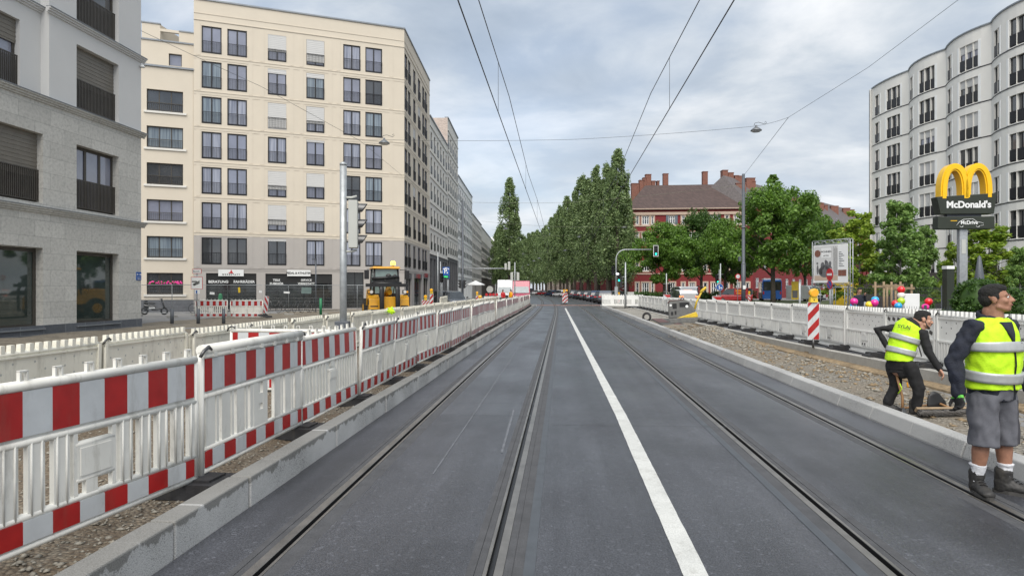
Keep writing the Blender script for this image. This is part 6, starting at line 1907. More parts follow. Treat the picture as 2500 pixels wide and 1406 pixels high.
# fast food pylon
def pylon():
    t = 33; k = t/1600
    o = thing('pylon_sign', 'tall fast food sign with big yellow double arches on a grey steel post', 'sign', tuple(WX(2349, t, .1)), TH-R(4))
    X = lambda px: (px-2349)*k; z = lambda y: CH+(HY-y)*k-.1
    MB().box(-.19, -.12, 0, .19, .12, z(560)).build('post', M['galvanised'], o)
    MB().box(-.10, -.135, z(620), .10, -.12, z(585)).build('hatch', M['signal_grey'], o)
    MB().prism([(X(2291), z(524)), (X(2415), z(524)), (X(2421), z(474)), (X(2282), z(482))], -.28, .28).build('name_board', M['sign_dark'], o, bev=.02)
    MB().box(X(2286), -.25, z(560), X(2417), .25, z(530)).build('lower_board', M['sign_dark'], o, bev=.02)
    MB().box(X(2310), -.12, z(531), X(2390), .12, z(523)).build('link', M['mast_grey'], o)
    text("McDonald's", .46, M['sign_white'], o, (X(2356), -.29, z(502)), (R(90), 0, 0), sx=.98, off=.016)
    text('McDrive', .26, M['sign_white'], o, (X(2358), -.26, z(545)), (R(90), R(0), 0), sx=.9, off=.006)
    b = MB(); b.tube([(X(2328), -.262, z(552)), (X(2335), -.262, z(543)), (X(2345), -.262, z(537)), (X(2366), -.262, z(536)), (X(2376), -.262, z(543)), (X(2390), -.262, z(546)), (X(2391), -.262, z(551)), (X(2384), -.262, z(552.5))], .012, 5)
    for px in (2340, 2378): b.tube([(X(px)+.08*math.cos(a), -.262, z(552)+.08*math.sin(a)) for a in np.linspace(3.3, 6.1, 8)], .012, 5)
    b.build('car_outline', M['sign_white'], o)
    MB().box(X(2315), -.262, z(541), X(2330), -.255, z(539.5)).build('speed_line', M['arch_yellow'], o)
    # the arches: two tapering loops standing on the board, with a ribbed depth
    b = MB()
    for s_, cx_ in ((-1, 2326), (1, 2379)):
        hw = 29*k
        top = z(401); bot = z(486 if s_ < 0 else 484)
        n = 26
        out, inn = [], []
        for i in range(n+1):
            a = math.pi*i/n
            c = -math.cos(a); s = math.sin(a)
            # outer and inner outlines of one arch
            fo = s**.62 if s > 0 else 0
            fi = s**.66 if s > 0 else 0
            out.append((X(cx_)+c*hw*1.16, bot+(top-bot)*fo))
            inn.append((X(cx_)+s_*.02+c*hw*.60, bot+(top-bot-.30)*fi*.96))
        for yy0, yy1, mo in ((-.24, .24, 0.0), (-.29, -.24, .05)):
            for i in range(n):
                qo = [out[i], out[i+1], inn[i+1], inn[i]]
                if mo:
                    cxm = sum(p[0] for p in qo)/4; 
                    qo = [(p[0]*.78+m_[0]*.22, p[1]*.78+m_[1]*.22) for p, m_ in zip(qo, [inn[i], inn[i+1], out[i+1], out[i]])]
                v = [(x, yy0, zz) for x, zz in qo]+[(x, yy1, zz) for x, zz in qo]
                b.add(v, [(0, 1, 2, 3), (7, 6, 5, 4), (0, 4, 5, 1), (2, 6, 7, 3)]+([(0, 3, 7, 4)] if i == 0 else [])+([(1, 5, 6, 2)] if i == n-1 else []))
    b.build('double_arch', M['arch_yellow'], o)
pylon()
o = thing('closed_parasol', 'closed dark parasol with a yellow emblem right of the sign post', 'parasol', tuple(WX(2391, 32, .1)), TH)
MB().tube([(0, 0, 0), (0, 0, 1.2)], .03, 6).build('pole', M['mast_grey'], o); MB().lathe([(.05, .9), (.33, 1.0), (.30, 1.35), (.20, 2.2), (.07, 3.2), (.0, 3.28)], 10).build('canopy', M['mast_grey'], o); MB().tube([(-.26, -.12, 1.15), (-.26, -.22, 1.45), (-.1, -.27, 1.55), (.0, -.3, 1.2), (.1, -.27, 1.55), (.26, -.2, 1.45), (.28, -.15, 1.15)], .035, 6).build('emblem', M['arch_yellow'], o)
o = thing('totem', 'dark square column with a white cap left of the round bush', 'column', tuple(WX(2315, 27, .15)), TH)
MB().box(-.15, -.15, 0, .15, .15, CH+(HY-657)*27/F-.15).build('shaft', M['sign_dark'], o); z = CH+(HY-657)*27/F-.15; MB().box(-.16, -.16, z, .16, .16, z+.13).build('cap', M['sign_white'], o)
# fence and low wall of the plaza, tree guards, white box
def mesh_rail(label, p, q, h, nm='plaza_fence', zb=.15, grp=None, step=.12):
    f = Face(p, q); o = thing(nm, label, 'fence', (p[0], p[1], zb), f.rz, grp)
    for i in range(int(f.L/2.5)+1): MB().box(min(2.5*i, f.L-.05), -.03, 0, min(2.5*i, f.L-.05)+.06, .03, h+.05).build('post', M['mast_grey'], o)
    b = MB()
    for i in range(int(f.L/step)): b.box(step*i, -.004, .05, step*i+.008, .004, h)
    for k_ in range(int(h/.2)+1): b.box(0, -.006, .05+.2*k_, f.L, .006, .06+.2*k_)
    b.build('wire_mesh', M['mast_grey'], o)
mesh_rail('tall grey wire fence behind the balloons along the restaurant plaza', WX(2070, 42), WX(2560, 36), 1.75, step=.10)
mesh_rail('low wire railing with balloons tied to it behind the white barrier', WX(2085, 24), WX(2330, 21), .95, 'low_railing', .2, step=.08)
o = tag(MB().box(0, -.15, 0, 6.5, .15, .75).build('low_wall', M['concrete'], None, tuple(WX(1950, 30, .1)), TH-R(6), bev=.02), 'low raw concrete wall behind the white barrier beneath the billboard', 'wall')
for i, (px, t) in enumerate(((2168, 28), (2196, 29))):
    o = thing('tree_guard', 'wooden post frame tied round a young tree, %s of two' % ('left', 'right')[i], 'tree guard', tuple(WX(px, t, .1)), TH)
    for x, yy in ((-.35, -.3), (.35, -.3), (.35, .35), (-.35, .35)): MB().tube([(x, yy, 0), (x, yy, 1.95-.1*i)], .045, 8).build('post', M['timber'], o)
    b = MB(); b.box(-.45, -.37, 1.72-.1*i, .45, -.33, 1.82-.1*i); b.box(-.45, .37, 1.7-.1*i, .45, .41, 1.8-.1*i); b.build('crossbar', M['timber'], o)
tag(MB().box(-.3, 0, 0, .3, .35, 1.35).build('white_cabinet', M['sign_white'], None, tuple(WX(2227, 25.5, .2)), TH, bev=.02), 'white power cabinet behind the balloons', 'cabinet')
tag(MB().box(-1.1, 0, 0, 1.1, .12, 2.6).build('yellow_panel', M['machine_yellow'], None, tuple(WX(2065, 54, .1)), TH, bev=.02), 'plain yellow board standing behind the billboard scaffold', 'board')
o = thing('poster_stand', 'yellow and white poster stand between the bus and the billboard', 'poster', tuple(WX(1941, 80, .1)), TH-R(30)); MB().box(-.4, 0, .4, .4, .08, 2.6).build('board', M['machine_yellow'], o); MB().box(-.3, -.01, .6, .3, 0, 1.5).build('picture', M['dark_cladding'], o)
BAL = [(2085, 737, 'pink', 25, ''), (2083, 750, 'blue', 25.1, ''), (2136.5, 733, 'blue', 24.2, ''), (2135, 740, 'pink', 24, ''), (2122, 745, 'yellow', 24.1, ''), (2200, 708, 'red', 23.5, ''), (2200, 722, 'white', 23.5, ''), (2186, 742, 'red', 23.4, ''), (2200, 736, 'lime', 23.3, ''), (2193, 748, 'blue', 23.2, ''), (2267, 737, 'red', 22.6, ''), (2259, 751, 'pink', 22.5, '')]
BL = ['pink balloon beside the woman', 'small blue balloon under the pink one beside the woman', 'blue balloon of the three right of the woman', 'pink balloon of the three right of the woman', 'yellow balloon of the three right of the woman', 'dark red balloon topmost of the tall bunch', 'cream white balloon in the tall bunch', 'red balloon left in the tall bunch', 'lime green balloon in the tall bunch', 'blue balloon lowest in the tall bunch', 'red balloon above the head of the bending worker', 'magenta balloon touching the head of the bending worker']
for (px, py, c, t, _), lab in zip(BAL, BL):
    o = thing('balloon', lab, 'balloon', tuple(W(px, py, t)), 0, 'balloons tied along the railing')
    r = 8.0*t/F*(1.25 if px in (2083, 2122) and c == 'x' else 1.15)
    MB().lathe([(.0, -r*1.22), (r*.12, -r*1.15), (r*.5, -r*.85), (r*.88, -r*.35), (r, .1*r), (r*.86, r*.6), (r*.5, r*.93), (.0, r*1.04)], 16).build('skin', M['balloon_'+c], o)
    MB().tube([(0, 0, -r*1.2), (.02, 0, -r*1.2-.2), (0, .02, -o.location.z+.9 if o.location.z > 1.2 else -r*1.2-.4)], .003, 4).build('string', M['sign_white'], o)
# ---------------------------------------------------------------- things on the gravel island
def compactor():
    p = W(1668, 787, 25.6)
    root = thing('plate_compactor', 'dirty yellow and grey vibrating plate standing on the gravel heap', 'compactor', tuple(p), TH+R(-12))
    root.rotation_euler.y = R(-3); root.scale = (1.12, 1.12, 1.12)
    A = lambda b, n, m, bev=0: b.build(n, M[m], root, bev=bev)
    b = MB(); b.prism([(-.50, .10), (-.42, .0), (.38, .0), (.52, .10), (.50, .17), (-.48, .17)], -.32, .32); A(b, 'base_plate', 'machine_grey', .015)
    b = MB(); b.prism([(-.22, .17), (.47, .17), (.50, .22), (.44, .36)], -.27, .27); A(b, 'lower_hood', 'machine_yellow', .02)
    b = MB(); b.prism([(-.48, .17), (.38, .17), (.42, .42), (.22, .72), (.08, .80), (-.42, .78), (-.48, .70)], -.25, .25); A(b, 'engine_cover', 'machine_grey', .03)
    b = MB(); b.prism([(-.49, .68), (-.42, .76), (.05, .785), (.05, .80), (-.43, .785), (-.50, .70)], -.26, .26); A(b, 'top_cover', 'machine_red', .01)
    b = MB(); b.box(-.34, -.262, .50, -.20, -.25, .68); b.box(-.10, -.262, .55, .22, -.25, .70); b.box(-.40, -.262, .28, -.33, -.25, .40); b.box(-.28, -.262, .30, -.22, -.25, .42); A(b, 'grille', 'black_paint')
    b = MB(); b.disc((.14, -.25, .56), .05, (0, -1, 0), .02); b.disc((-.40, -.25, .62), .04, (0, -1, 0), .02); A(b, 'lamp', 'sign_white')
    b = MB(); b.tube([(-.06, 0, .78), (.02, 0, .90), (.06, 0, .78)], .022, 8); A(b, 'lifting_eye', 'steel_dark')
    b = MB(); b.tube([(.40, 0, .42), (.50, 0, .72), (.72, 0, 1.12)], [(.035, .05), (.03, .045), (.03, .04)], 10); b.limb([(.66, 0, 1.04), (.80, 0, 1.16)], [(.05, .06), (.05, .06)], 8); A(b, 'drawbar', 'machine_yellow')
    b = MB(); b.tube([(.74, -.2, 1.18), (.55, -.2, 1.24), (.55, .2, 1.24), (.74, .2, 1.18)], .018, 6); A(b, 'handle', 'black_paint')
compactor()
def rack():
    p = G(1634, 789, .1)
    o = thing('steel_grating', 'flat rusty steel grating leaning on the gravel before the vibrating plate', 'grating', tuple(p), TH+R(24))
    o.rotation_euler.x = R(14)
    b = MB()
    for k in range(12): b.box(-.62, -.55+.1*k, .0, .62, -.515+.1*k, .05)
    for x in (-.62, -.02, .58): b.box(x, -.58, -.01, x+.04, .62, .045)
    b.build('bars', M['machine_grey'], o)
    b = MB(); b.box(-.6, .0, .05, .0, .6, .062); b.box(.1, -.4, .05, .45, -.15, .062); b.build('rust_plate', M['machine_red'], o)
rack()
b = MB(); b.tube([(0, .2*math.cos(a), .2+.2*math.sin(a)) for a in np.linspace(0, 6.28, 17)[:-1]], .06, 8, closed=True); tag(b.build('rubber_ring', M['rubber'], None, tuple(G(1579, 783, .08)), (0, 0, R(60))), 'small black rubber ring on the gravel left of the grating', 'ring')
for i, (p0, p1) in enumerate((((1680, 795), (1742, 814)), ((1700, 792), (1752, 806)))):
    a, c = G(*p0, .15), G(*p1, .15)
    tag(MB().tube([a, c], .025, 6).build('wooden_lath', M['timber'], None), 'pale wooden lath on the gravel beside the heap, %s of two' % ('nearer', 'farther')[i], 'lath')
def tools():
    # broom, shovel and a lath beside the bending worker
    p = W(2304, 1014, 8.55); 
    o = thing('broom', 'grey street broom lying bristles down beside the bending worker', 'broom', (p.x, p.y, .09), R(8))
    MB().box(-.34, -.03, .05, .34, .03, .085).build('head', M['timber'], o)
    o.rotation_euler.x = R(-55); o.location.z = .10
    b = MB(); rr = random.Random(8)
    for k in range(420): x = rr.uniform(-.33, .33); yy = rr.uniform(-.025, .025); b.tube([(x, yy, .055), (x+rr.uniform(-.04, .04), yy-.03+rr.uniform(-.04, .02), -.045)], .0035, 3)
    b.build('bristles', M['bristle'], o)
    MB().tube([(.0, .03, .08), (-.3, .3, .06), (-.75, .55, .05)], .014, 6).build('handle', M['wood_handle'], o)
    p = W(2292, 992, 8.9)
    o = thing('shovel', 'black shovel blade standing up behind the broom', 'shovel', (p.x, p.y, .06), R(10))
    b = MB(); b.tube([(0, 0, .02), (0, .02, .12), (0, .03, .22), (0, .03, .27)], [(.14, .03), (.135, .02), (.09, .015), (.03, .01)], 12, ax=(1, 0, 0)); b.build('blade', M['black_paint'], o); o.rotation_euler.y = R(-14)
    MB().tube([(.03, -.01, .1), (.12, -.12, .02), (.3, -.3, .0)], .016, 6).build('handle', M['wood_handle'], o)
    a, c = W(2185, 1001, 8.9), W(2262, 990, 9.2); a.z = c.z = .09
    tag(MB().tube([a, c], .016, 6).build('wooden_stick', M['wood_handle'], None), 'brown wooden tool handle lying at the boots of the bending worker', 'stick')
tools()
# ---------------------------------------------------------------- overhead lines
def wire(label, pts, r, m='wire', name='overhead_wire', cat='wire', sag=0.0, group=None):
    P = []
    for i in range(len(pts)-1):
        a, c = Vector(pts[i]), Vector(pts[i+1]); n = 10 if sag else 1
        for j in range(n): q = j/n; w_ = a.lerp(c, q); w_.z -= sag*4*q*(1-q); P.append(w_)
    P.append(Vector(pts[-1]))
    return tag(MB().tube(P, r, 5).build(name, M[m], None), label, cat, group)
for X0, nm in ((-1.13, 'left'), (1.87, 'right')):
    ys_ = [-6, 8, 14, 22, 30, 40, 52, 66, 80, 100, 125, 160, 200, 250]
    cw = [(X0+cx(y), y, 4.86) for y in ys_]
    mw = [(X0+cx(y), y, 5.85-.25*math.sin(y*.22)**2) for y in ys_]
    wire('contact wire over the %s track, lower of the two' % nm, cw, .0085); wire('carrying wire over the %s track, upper of the two' % nm, mw, .0075)
    for i, y in enumerate((11.6, 20.5, 30, 41, 55)):
        a = Vector((X0+cx(y), y, 5.84-.25*math.sin(y*.22)**2)); c = Vector((X0+cx(y), y, 4.86))
        wire('thin dropper joining the two wires over the %s track, %s from the camera' % (nm, nth(i)), [a, c], .004, name='dropper', group='droppers over the %s track' % nm)
def street_pendant(label, px, py, t, r=.26):
    p = W(px, py, t)
    o = thing('hanging_lamp', label, 'street lamp', tuple(p))
    MB().lathe([(0, .26), (.05, .25), (.06, .17), (r*.55, .12), (r, .02), (r*1.02, -.02), (r*.95, -.02)], 18).build('lamp_shade', M['lamp_grey'], o)
    MB().lathe([(r*.95, -.01), (r*.7, -.07), (0, -.10)], 16).build('lamp_glass', M['lamp_glass'], o)
    MB().tube([(-.1, 0, .24), (-.06, 0, .36), (.12, 0, .40), (.42, 0, .30), (.5, 0, .36), (.46, 0, .44), (.4, 0, .38)], .012, 5).build('hanger', M['wire'], o)
    return o
street_pendant('grey hanging street lamp before the cream house', 938, 350, 32)
street_pendant('grey hanging street lamp under the span wire on the right', 1846, 319, 32)
wire('span wire from the cream house across the street to the right lamp', [CF.p(CF.sz(862)[0], CF.sz(862, 338)[1], .05), W(945, 342, 32), W(1400, 341, 32), W(1840, 309, 32), W(1925, 287, 31.5)], .008, sag=.05)
wire('span wire running up to the right edge of the sky', [W(1925, 287, 31.5), W(2120, 165, 27), W(2340, 0, 22), W(2480, -100, 19)], .008)
wire('guy wire from the thick grey mast up to the span wire', [W(1925, 287, 31.5), W(1818, 426, 60)], .012)
wire('diagonal wire from the grey stone house to the cream house', [W(334, 71, 31.1), W(470, 135, 31.5), W(640, 213, 34), W(880, 345, 42), CF.p(CF.sz(980)[0], CF.sz(980, 428)[1], .05)], .010)
for i, (p0, p1, p2, lamps) in enumerate((((1150, 494, 86), (1400, 494, 80), (1812, 452, 62), ()), ((1176, 540, 112), (1350, 553, 100), (1536, 553, 92), ((1235, 559), (1523, 556))), ((1200, 560, 130), (1300, 577, 125), (1480, 570, 112), ((1247, 580), (1414, 579))), ((1277, 620, 150), (1380, 612, 140), (1440, 590, 130), ((1277, 621), (1380, 612)))) ):
    wire('far span wire across the street, %s' % ('before the tallest poplar', 'carrying two lamps at the second height', 'carrying two lamps at the third height', 'lowest and farthest')[i], [W(*p0), W(*p1), W(*p2)], .014, 'pale_wire', sag=.1)
    for j, (px, py) in enumerate(lamps):
        street_pendant('small far hanging lamp on %s span wire, %s' % (('a', 'the second', 'the third', 'the lowest')[i], ('left', 'right')[j]), px, py, (p0[2]+p2[2])/2, .42)
for i, (px, py, t) in enumerate(((1316, 631, 165), (1303.5, 637.5, 185), (1289, 647, 205), (1276, 652, 220))):
    street_pendant('white far hanging lamp in a row before the poplars, %s' % nth(i).replace('nearest', 'largest'), px, py, t, .5)
# ---------------------------------------------------------------- people
def organic(name, b, mats, parent, vox=.010, sm=6, fold=None, matfn=None):
    """union of the closed pieces in b as one smooth skin"""
    mats = mats if isinstance(mats, list) else [mats]
    me = b.mesh(name, [M[m] for m in mats])
    o = ob(name, me)
    r = o.modifiers.new('r', 'REMESH'); r.mode = 'VOXEL'; r.voxel_size = vox; r.use_smooth_shade = True
    s = o.modifiers.new('s', 'SMOOTH'); s.iterations = sm; s.factor = .5
    bpy.context.view_layer.update()
    dg = bpy.context.evaluated_depsgraph_get()
    new = bpy.data.meshes.new_from_object(o.evaluated_get(dg))
    bpy.data.objects.remove(o)
    new.name = name
    new.materials.clear()
    for m in mats: new.materials.append(M[m])
    n = len(new.vertices)
    co = np.empty(n*3, np.float32); new.vertices.foreach_get('co', co); co = co.reshape(-1, 3)
    if fold:
        nr = np.empty(n*3, np.float32); new.vertices.foreach_get('normal', nr); nr = nr.reshape(-1, 3)
        amp, sc, st = fold
        d = np.array([noise.noise((p[0]*sc, p[1]*sc, p[2]*sc*st))+.5*noise.noise((p[0]*sc*2.1+5, p[1]*sc*2.1, p[2]*sc*st*2.1)) for p in co], np.float32)
        co = co+nr*(d*amp)[:, None]
        new.vertices.foreach_set('co', co.astype(np.float32).ravel())
    k = len(new.polygons)
    mi = np.zeros(k, np.int32)
    if matfn:
        for i, p in enumerate(new.polygons): mi[i] = matfn(p.center)
    new.polygons.foreach_set('material_index', mi)
    new.polygons.foreach_set('use_smooth', np.ones(k, bool))
    new.update()
    return ob(name, new, parent)
def xf(b, Mx):
    b.v = [tuple(Mx @ Vector(p)) for p in b.v]; return b
def join(b, c):
    k = len(b.v); b.v += c.v
    b.f += [tuple(i+k for i in q) for q in c.f]; b.m += c.m; b.s += c.s
    return b
def head_pieces(b, Hm):
    h = MB()
    h.ball((0, .012, .025), (.075, .093, .088)); h.ball((0, -.025, -.035), (.061, .066, .085))
    h.ball((0, -.062, -.098), (.030, .028, .024)); h.limb([(-.05, -.01, -.075), (-.025, -.06, -.098), (.025, -.06, -.098), (.05, -.01, -.075)], [.022]*4, 10)
    for s in (-1, 1):
        h.ball((s*.036, -.056, -.032), (.026, .028, .028)); h.ball((s*.076, .010, -.014), (.010, .022, .033)); h.ball((s*.011, -.100, -.037), .0105)
    h.limb([(-.044, -.074, .016), (0, -.086, .014), (.044, -.074, .016)], [.012, .013, .012], 10)
    h.limb([(0, -.086, .012), (0, -.102, -.014), (0, -.113, -.033)], [.010, .0115, .0135], 10)
    h.limb([(-.020, -.084, -.064), (0, -.091, -.062), (.020, -.084, -.064)], [.0085, .010, .0085], 8); h.limb([(-.018, -.084, -.074), (0, -.089, -.075), (.018, -.084, -.074)], [.008, .010, .008], 8)
    h.limb([(0, .015, -.06), (0, .028, -.20)], [(.056, .058), (.062, .064)], 14)
    return join(b, xf(h, Hm))
def head_extras(root, Hm, beard=False, hairm='hair', long_=False, brow=True):
    loc = Hm
    for s in (-1, 1):
        e = MB(); e.ball((s*.031, -.0765, .0), .0115, 12, 8); xf(e, loc); eo = e.build('eye', M['eye_white'], root)
        e = MB(); e.ball((s*.031, -.0865, .0), .0048, 10, 6); xf(e, loc); e.build('iris', M['hair'], eo)
        if brow: e = MB(); e.limb([(s*.014, -.089, .020), (s*.032, -.086, .026), (s*.049, -.073, .020)], [.0032, .0042, .0026], 6); xf(e, loc); e.build('eyebrow', M[hairm], root)
    e = MB(); e.limb([(-.021, -.0915, -.066), (0, -.0995, -.068), (.021, -.0915, -.066)], [.0035, .0055, .0035], 8); xf(e, loc); e.build('mouth', M['lips'], root)
    h = MB()
    h.ball((0, .022, .046), (.080, .093, .074)); h.ball((0, .055, .0), (.072, .062, .075)); h.ball((0, -.03, .075), (.062, .055, .036)); h.ball((0, .01, .085), (.066, .075, .036))
    for s in (-1, 1): h.ball((s*.068, .0, .012), (.011, .030, .034))
    if long_: h.limb([(0, .06, .0), (0, .085, -.10), (0, .08, -.24)], [(.075, .05), (.07, .045), (.05, .035)], 12)
    xf(h, loc); organic('hair', h, hairm, root, .006, 2, (.003, 60, 1))
    if beard:
        h = MB(); h.limb([(-.062, -.012, -.03), (-.056, -.03, -.078), (-.026, -.066, -.105), (0, -.078, -.110), (.026, -.066, -.105), (.056, -.03, -.078), (.062, -.012, -.03)], [.006, .013, .018, .018, .018, .013, .006], 10); h.limb([(-.024, -.094, -.054), (0, -.1025, -.051), (.024, -.094, -.054)], [.004, .005, .004], 6)
        xf(h, loc); organic('beard', h, 'beard', root, .004, 2, (.0015, 90, 1))
def hand_pieces(b, Wm, side=1, curl=.5):
    """wrist at the origin, fingers down -z, palm towards +x*side, thumb on the -y side"""
    h = MB(); s = side
    h.limb([(0, 0, .02), (0, 0, -.03), (0, -.002, -.082)], [(.022, .028), (.020, .038), (.016, .042)], 12, ax=(1, 0, 0))
    for k, (y, l) in enumerate(((-.033, .072), (-.011, .082), (.011, .076), (.032, .060))):
        a = 0; p = Vector((0, y, -.082)); pts = [p+Vector((0, 0, .02)), p.copy()]
        for seg, bend in ((.44, .7), (.32, 1.0), (.24, .8)):
            a += curl*bend*(1+.10*k)
            p = p+Vector((s*math.sin(a), 0, -math.cos(a)))*l*seg; pts.append(p.copy())
        h.limb(pts, [.0105, .0105, .0098, .0088, .0075], 8)
    a = .5+curl*.5
    h.limb([(0, -.026, -.015), (s*.010, -.048, -.042), (s*(.016+.02*curl), -.050, -.070), (s*(.018+.034*curl), -.042, -.090)], [.015, .0125, .011, .009], 8)
    return join(b, xf(h, Wm))
def arm_frame(el, wr, roll=0.0):
    """matrix placing a hand at the wrist, pointing along the forearm"""
    d = (Vector(wr)-Vector(el)).normalized()
    q = (-d).to_track_quat('Z', 'Y')
    return Matrix.Translation(wr) @ q.to_matrix().to_4x4() @ Matrix.Rotation(roll, 4, 'Z')
def loft(b, spine, rad, ax, n=28): return b.tube(spine, rad, n, ax=ax)
def boot(par, ank, rz, m='boot', s=1.0, pitch=0.0):
    b = MB()
    b.limb([(0, .03, .05), (0, -.02, .055), (0, -.10, .045), (0, -.165, .038)], [(.042, .045), (.046, .050), (.049, .042), (.044, .030)], 14, ax=(1, 0, 0))
    b.limb([(0, .022, .04), (0, .012, .12), (0, .012, .165)], [(.046, .052), (.050, .058), (.054, .060)], 14, ax=(1, 0, 0))
    b.limb([(0, .0, .10), (0, -.07, .075)], [(.036, .03), (.036, .022)], 10, ax=(1, 0, 0))
    T = Matrix.Translation((ank[0], ank[1], 0 if len(ank) < 3 else ank[2])) @ Matrix.Rotation(rz, 4, 'Z') @ Matrix.Rotation(pitch, 4, 'X') @ Matrix.Scale(s, 4)
    xf(b, T)
    o = organic('boot', b, m, par, .007, 5, (.004, 28, 1))
    q = MB(); pts = []
    for i in range(24):
        a = 2*math.pi*i/24; y = -.062-.142*math.cos(a); x = .050*math.sin(a)*(1-.10*math.cos(a+.6))
        pts.append((x*(1.0 if y < -.02 else .86), y))
    v = [(x, y, z) for z in (.0, .026) for x, y in pts]
    q.add(v, [tuple(range(23, -1, -1)), tuple(range(24, 48))]+[(i, (i+1) % 24, 24+(i+1) % 24, 24+i) for i in range(24)])
    xf(q, T); so = q.build('sole', M['sole'], o)
    l = MB()
    for k in range(4): l.tube([(-.022, -.045-.020*k, .118-.014*k), (0, -.052-.020*k, .124-.014*k), (.022, -.060-.020*k, .114-.014*k)], .0035, 5)
    xf(l, T); l.build('laces', M['black_cloth'], o)
    return o
def ringband(spine, rad, ax, t0, t1, grow, n=40, steps=4):
    """a closed band around a lofted trunk between two fractions of its length"""
    def at(t):
        k = t*(len(spine)-1); i = min(int(k), len(spine)-2); q = k-i
        p = Vector(spine[i]).lerp(Vector(spine[i+1]), q)
        return p, tuple(rad[i][j]*(1-q)+rad[i+1][j]*q for j in (0, 1))
    P, Q = [], []
    for s in range(steps+1):
        p, r = at(t0+(t1-t0)*s/steps); P.append(p); Q.append((r[0]+grow, r[1]+grow))
    return P, Q
def front_worker():
    root = thing('person', 'worker in a yellow-green vest, navy jacket and grey shorts standing at the right rail', 'person', tuple(WX(2422, 5.50)), TH+R(17))
    V = Vector
    sp = [V((0, .005, .80)), V((0, 0, .95)), V((0, -.012, 1.10)), V((0, -.010, 1.24)), V((0, .0, 1.35)), V((0, .012, 1.42)), V((0, .02, 1.465)), V((0, .022, 1.485))]
    rd = [(.178, .135), (.185, .145), (.190, .150), (.200, .142), (.200, .125), (.170, .105), (.115, .085), (.080, .070)]
    Hm = Matrix.Translation((.012, -.020, 1.640)) @ Matrix.Rotation(R(36), 4, 'Z') @ Matrix.Rotation(R(-7), 4, 'X') @ Matrix.Scale(1.0, 4)
    rs, re, rw = V((-.205, .01, 1.395)), V((-.335, .055, 1.125)), V((-.365, -.005, .865))
    ls, le, lw = V((.205, .01, 1.395)), V((.315, .075, 1.125)), V((.315, -.06, .89))
    A1, A2 = (-.105, .03), (.120, -.03)
    legs = [[(-.095, 0, .86), (-.105, .0, .50), (-.112, .012, .36), (A1[0], A1[1]+.01, .12)], [(.095, 0, .86), (.112, -.02, .50), (.120, -.008, .36), (A2[0], A2[1]+.01, .12)]]
    b = MB(); head_pieces(b, Hm)
    b.limb([V((0, .0, .85)), V((0, -.01, 1.1)), V((0, .0, 1.3)), V((0, .02, 1.42))], [(.13, .09), (.14, .10), (.15, .09), (.11, .06)], 16, ax=(1, 0, 0))
    b.limb([(0, .02, 1.36), (0, .01, 1.53)], [.062, .060], 14)
    for L_ in legs: b.limb(L_, [.085, .056, .061, .036], 14)
    for q in ((rs, re, rw), (ls, le, lw)): b.limb([(0, .01, 1.38), *q], [.05, .045, .038, .028], 10)
    organic('body', b, 'skin_tan', root, .0075, 4)
    head_extras(root, Hm)
    b = MB()
    loft(b, sp, [(a+.006, c+.006) for a, c in rd], (1, 0, 0))
    b.limb([(0, .01, 1.40), rs, (rs+re)/2, re, (re+rw)/2, rw], [.07, .076, .068, .066, .058, .050], 16); b.limb([(0, .01, 1.40), ls, (ls+le)/2, le, (le+lw)/2, lw], [.07, .076, .068, .066, .058, .050], 16)
    organic('jacket', b, 'navy_cloth', root, .010, 3, (.017, 13, .8))
    b = MB(); c = [V((-.004+.084*math.cos(a), .018+.078*math.sin(a), 1.475+.030*math.sin(a))) for a in np.linspace(0, 2*math.pi, 25)[:-1]]
    keep = [p for p in c if not (p.y < -.045 and abs(p.x) < .035)]
    k0 = min(range(len(c)), key=lambda i: c[i].y)
    order = c[k0+2:]+c[:k0-1]
    b.limb(order, [(.034, .014)]*len(order), 8, ax=(0, 0, 1)); organic('collar', b, 'navy_cloth', root, .007, 3)
    b = MB(); b.limb([(0, -.03, 1.36), (0, -.040, 1.46)], [(.05, .03), (.036, .022)], 10, ax=(1, 0, 0)); b.build('shirt', M['shirt_grey'], root)
    # vest: open at the front in a narrow V
    b = MB()
    vs = [V((0, -.002, .885))]+sp[1:7]; vr = [(.190, .150)]+rd[1:6]+[(.125, .088)]
    loft(b, vs, [(a+.020, c_+.020) for a, c_ in vr], (1, 0, 0), 36)
    vest = organic('vest', b, 'hivis', root, .009, 3, (.013, 12, .7))
    for t0, t1 in ((.17, .265), (.455, .55)):
        P, Q = ringband(vs, vr, (1, 0, 0), t0, t1, .040); q = MB(); q.tube(P, Q, 44, ax=(1, 0, 0), cap=True); q.build('reflective_tape', M['vest_tape'], vest)
    z = MB()
    def fr(zz, x=0.0, g=.03):
        for i in range(len(vs)-1):
            if vs[i].z <= zz <= vs[i+1].z:
                q = (zz-vs[i].z)/(vs[i+1].z-vs[i].z); rx = vr[i][0]*(1-q)+vr[i+1][0]*q+g; ry = vr[i][1]*(1-q)+vr[i+1][1]*q+g; cy = vs[i].y*(1-q)+vs[i+1].y*q
                return V((x, cy-ry*math.sqrt(max(0, 1-(x/rx)**2)), zz))
        return V((x, -.1, zz))
    z.tube([fr(.875+.02*i, 0, .028) for i in range(1, 25)], .006, 6); z.build('zip', M['black_cloth'], vest)
    q = MB(); rows = []
    for k in range(9):
        zz = 1.285+.02*k; w_ = .004+.058*(k/8)
        rows.append([fr(zz, w_*j, .040) for j in (-1, -.5, 0, .5, 1)])
    q.add([p for r in rows for p in r], [(i*5+j, i*5+j+1, i*5+j+6, i*5+j+5) for i in range(8) for j in range(4)], 0, True)
    no = q.build('neck_opening', M['navy_cloth'], vest); sl = no.modifiers.new('thick', 'SOLIDIFY'); sl.thickness = .02
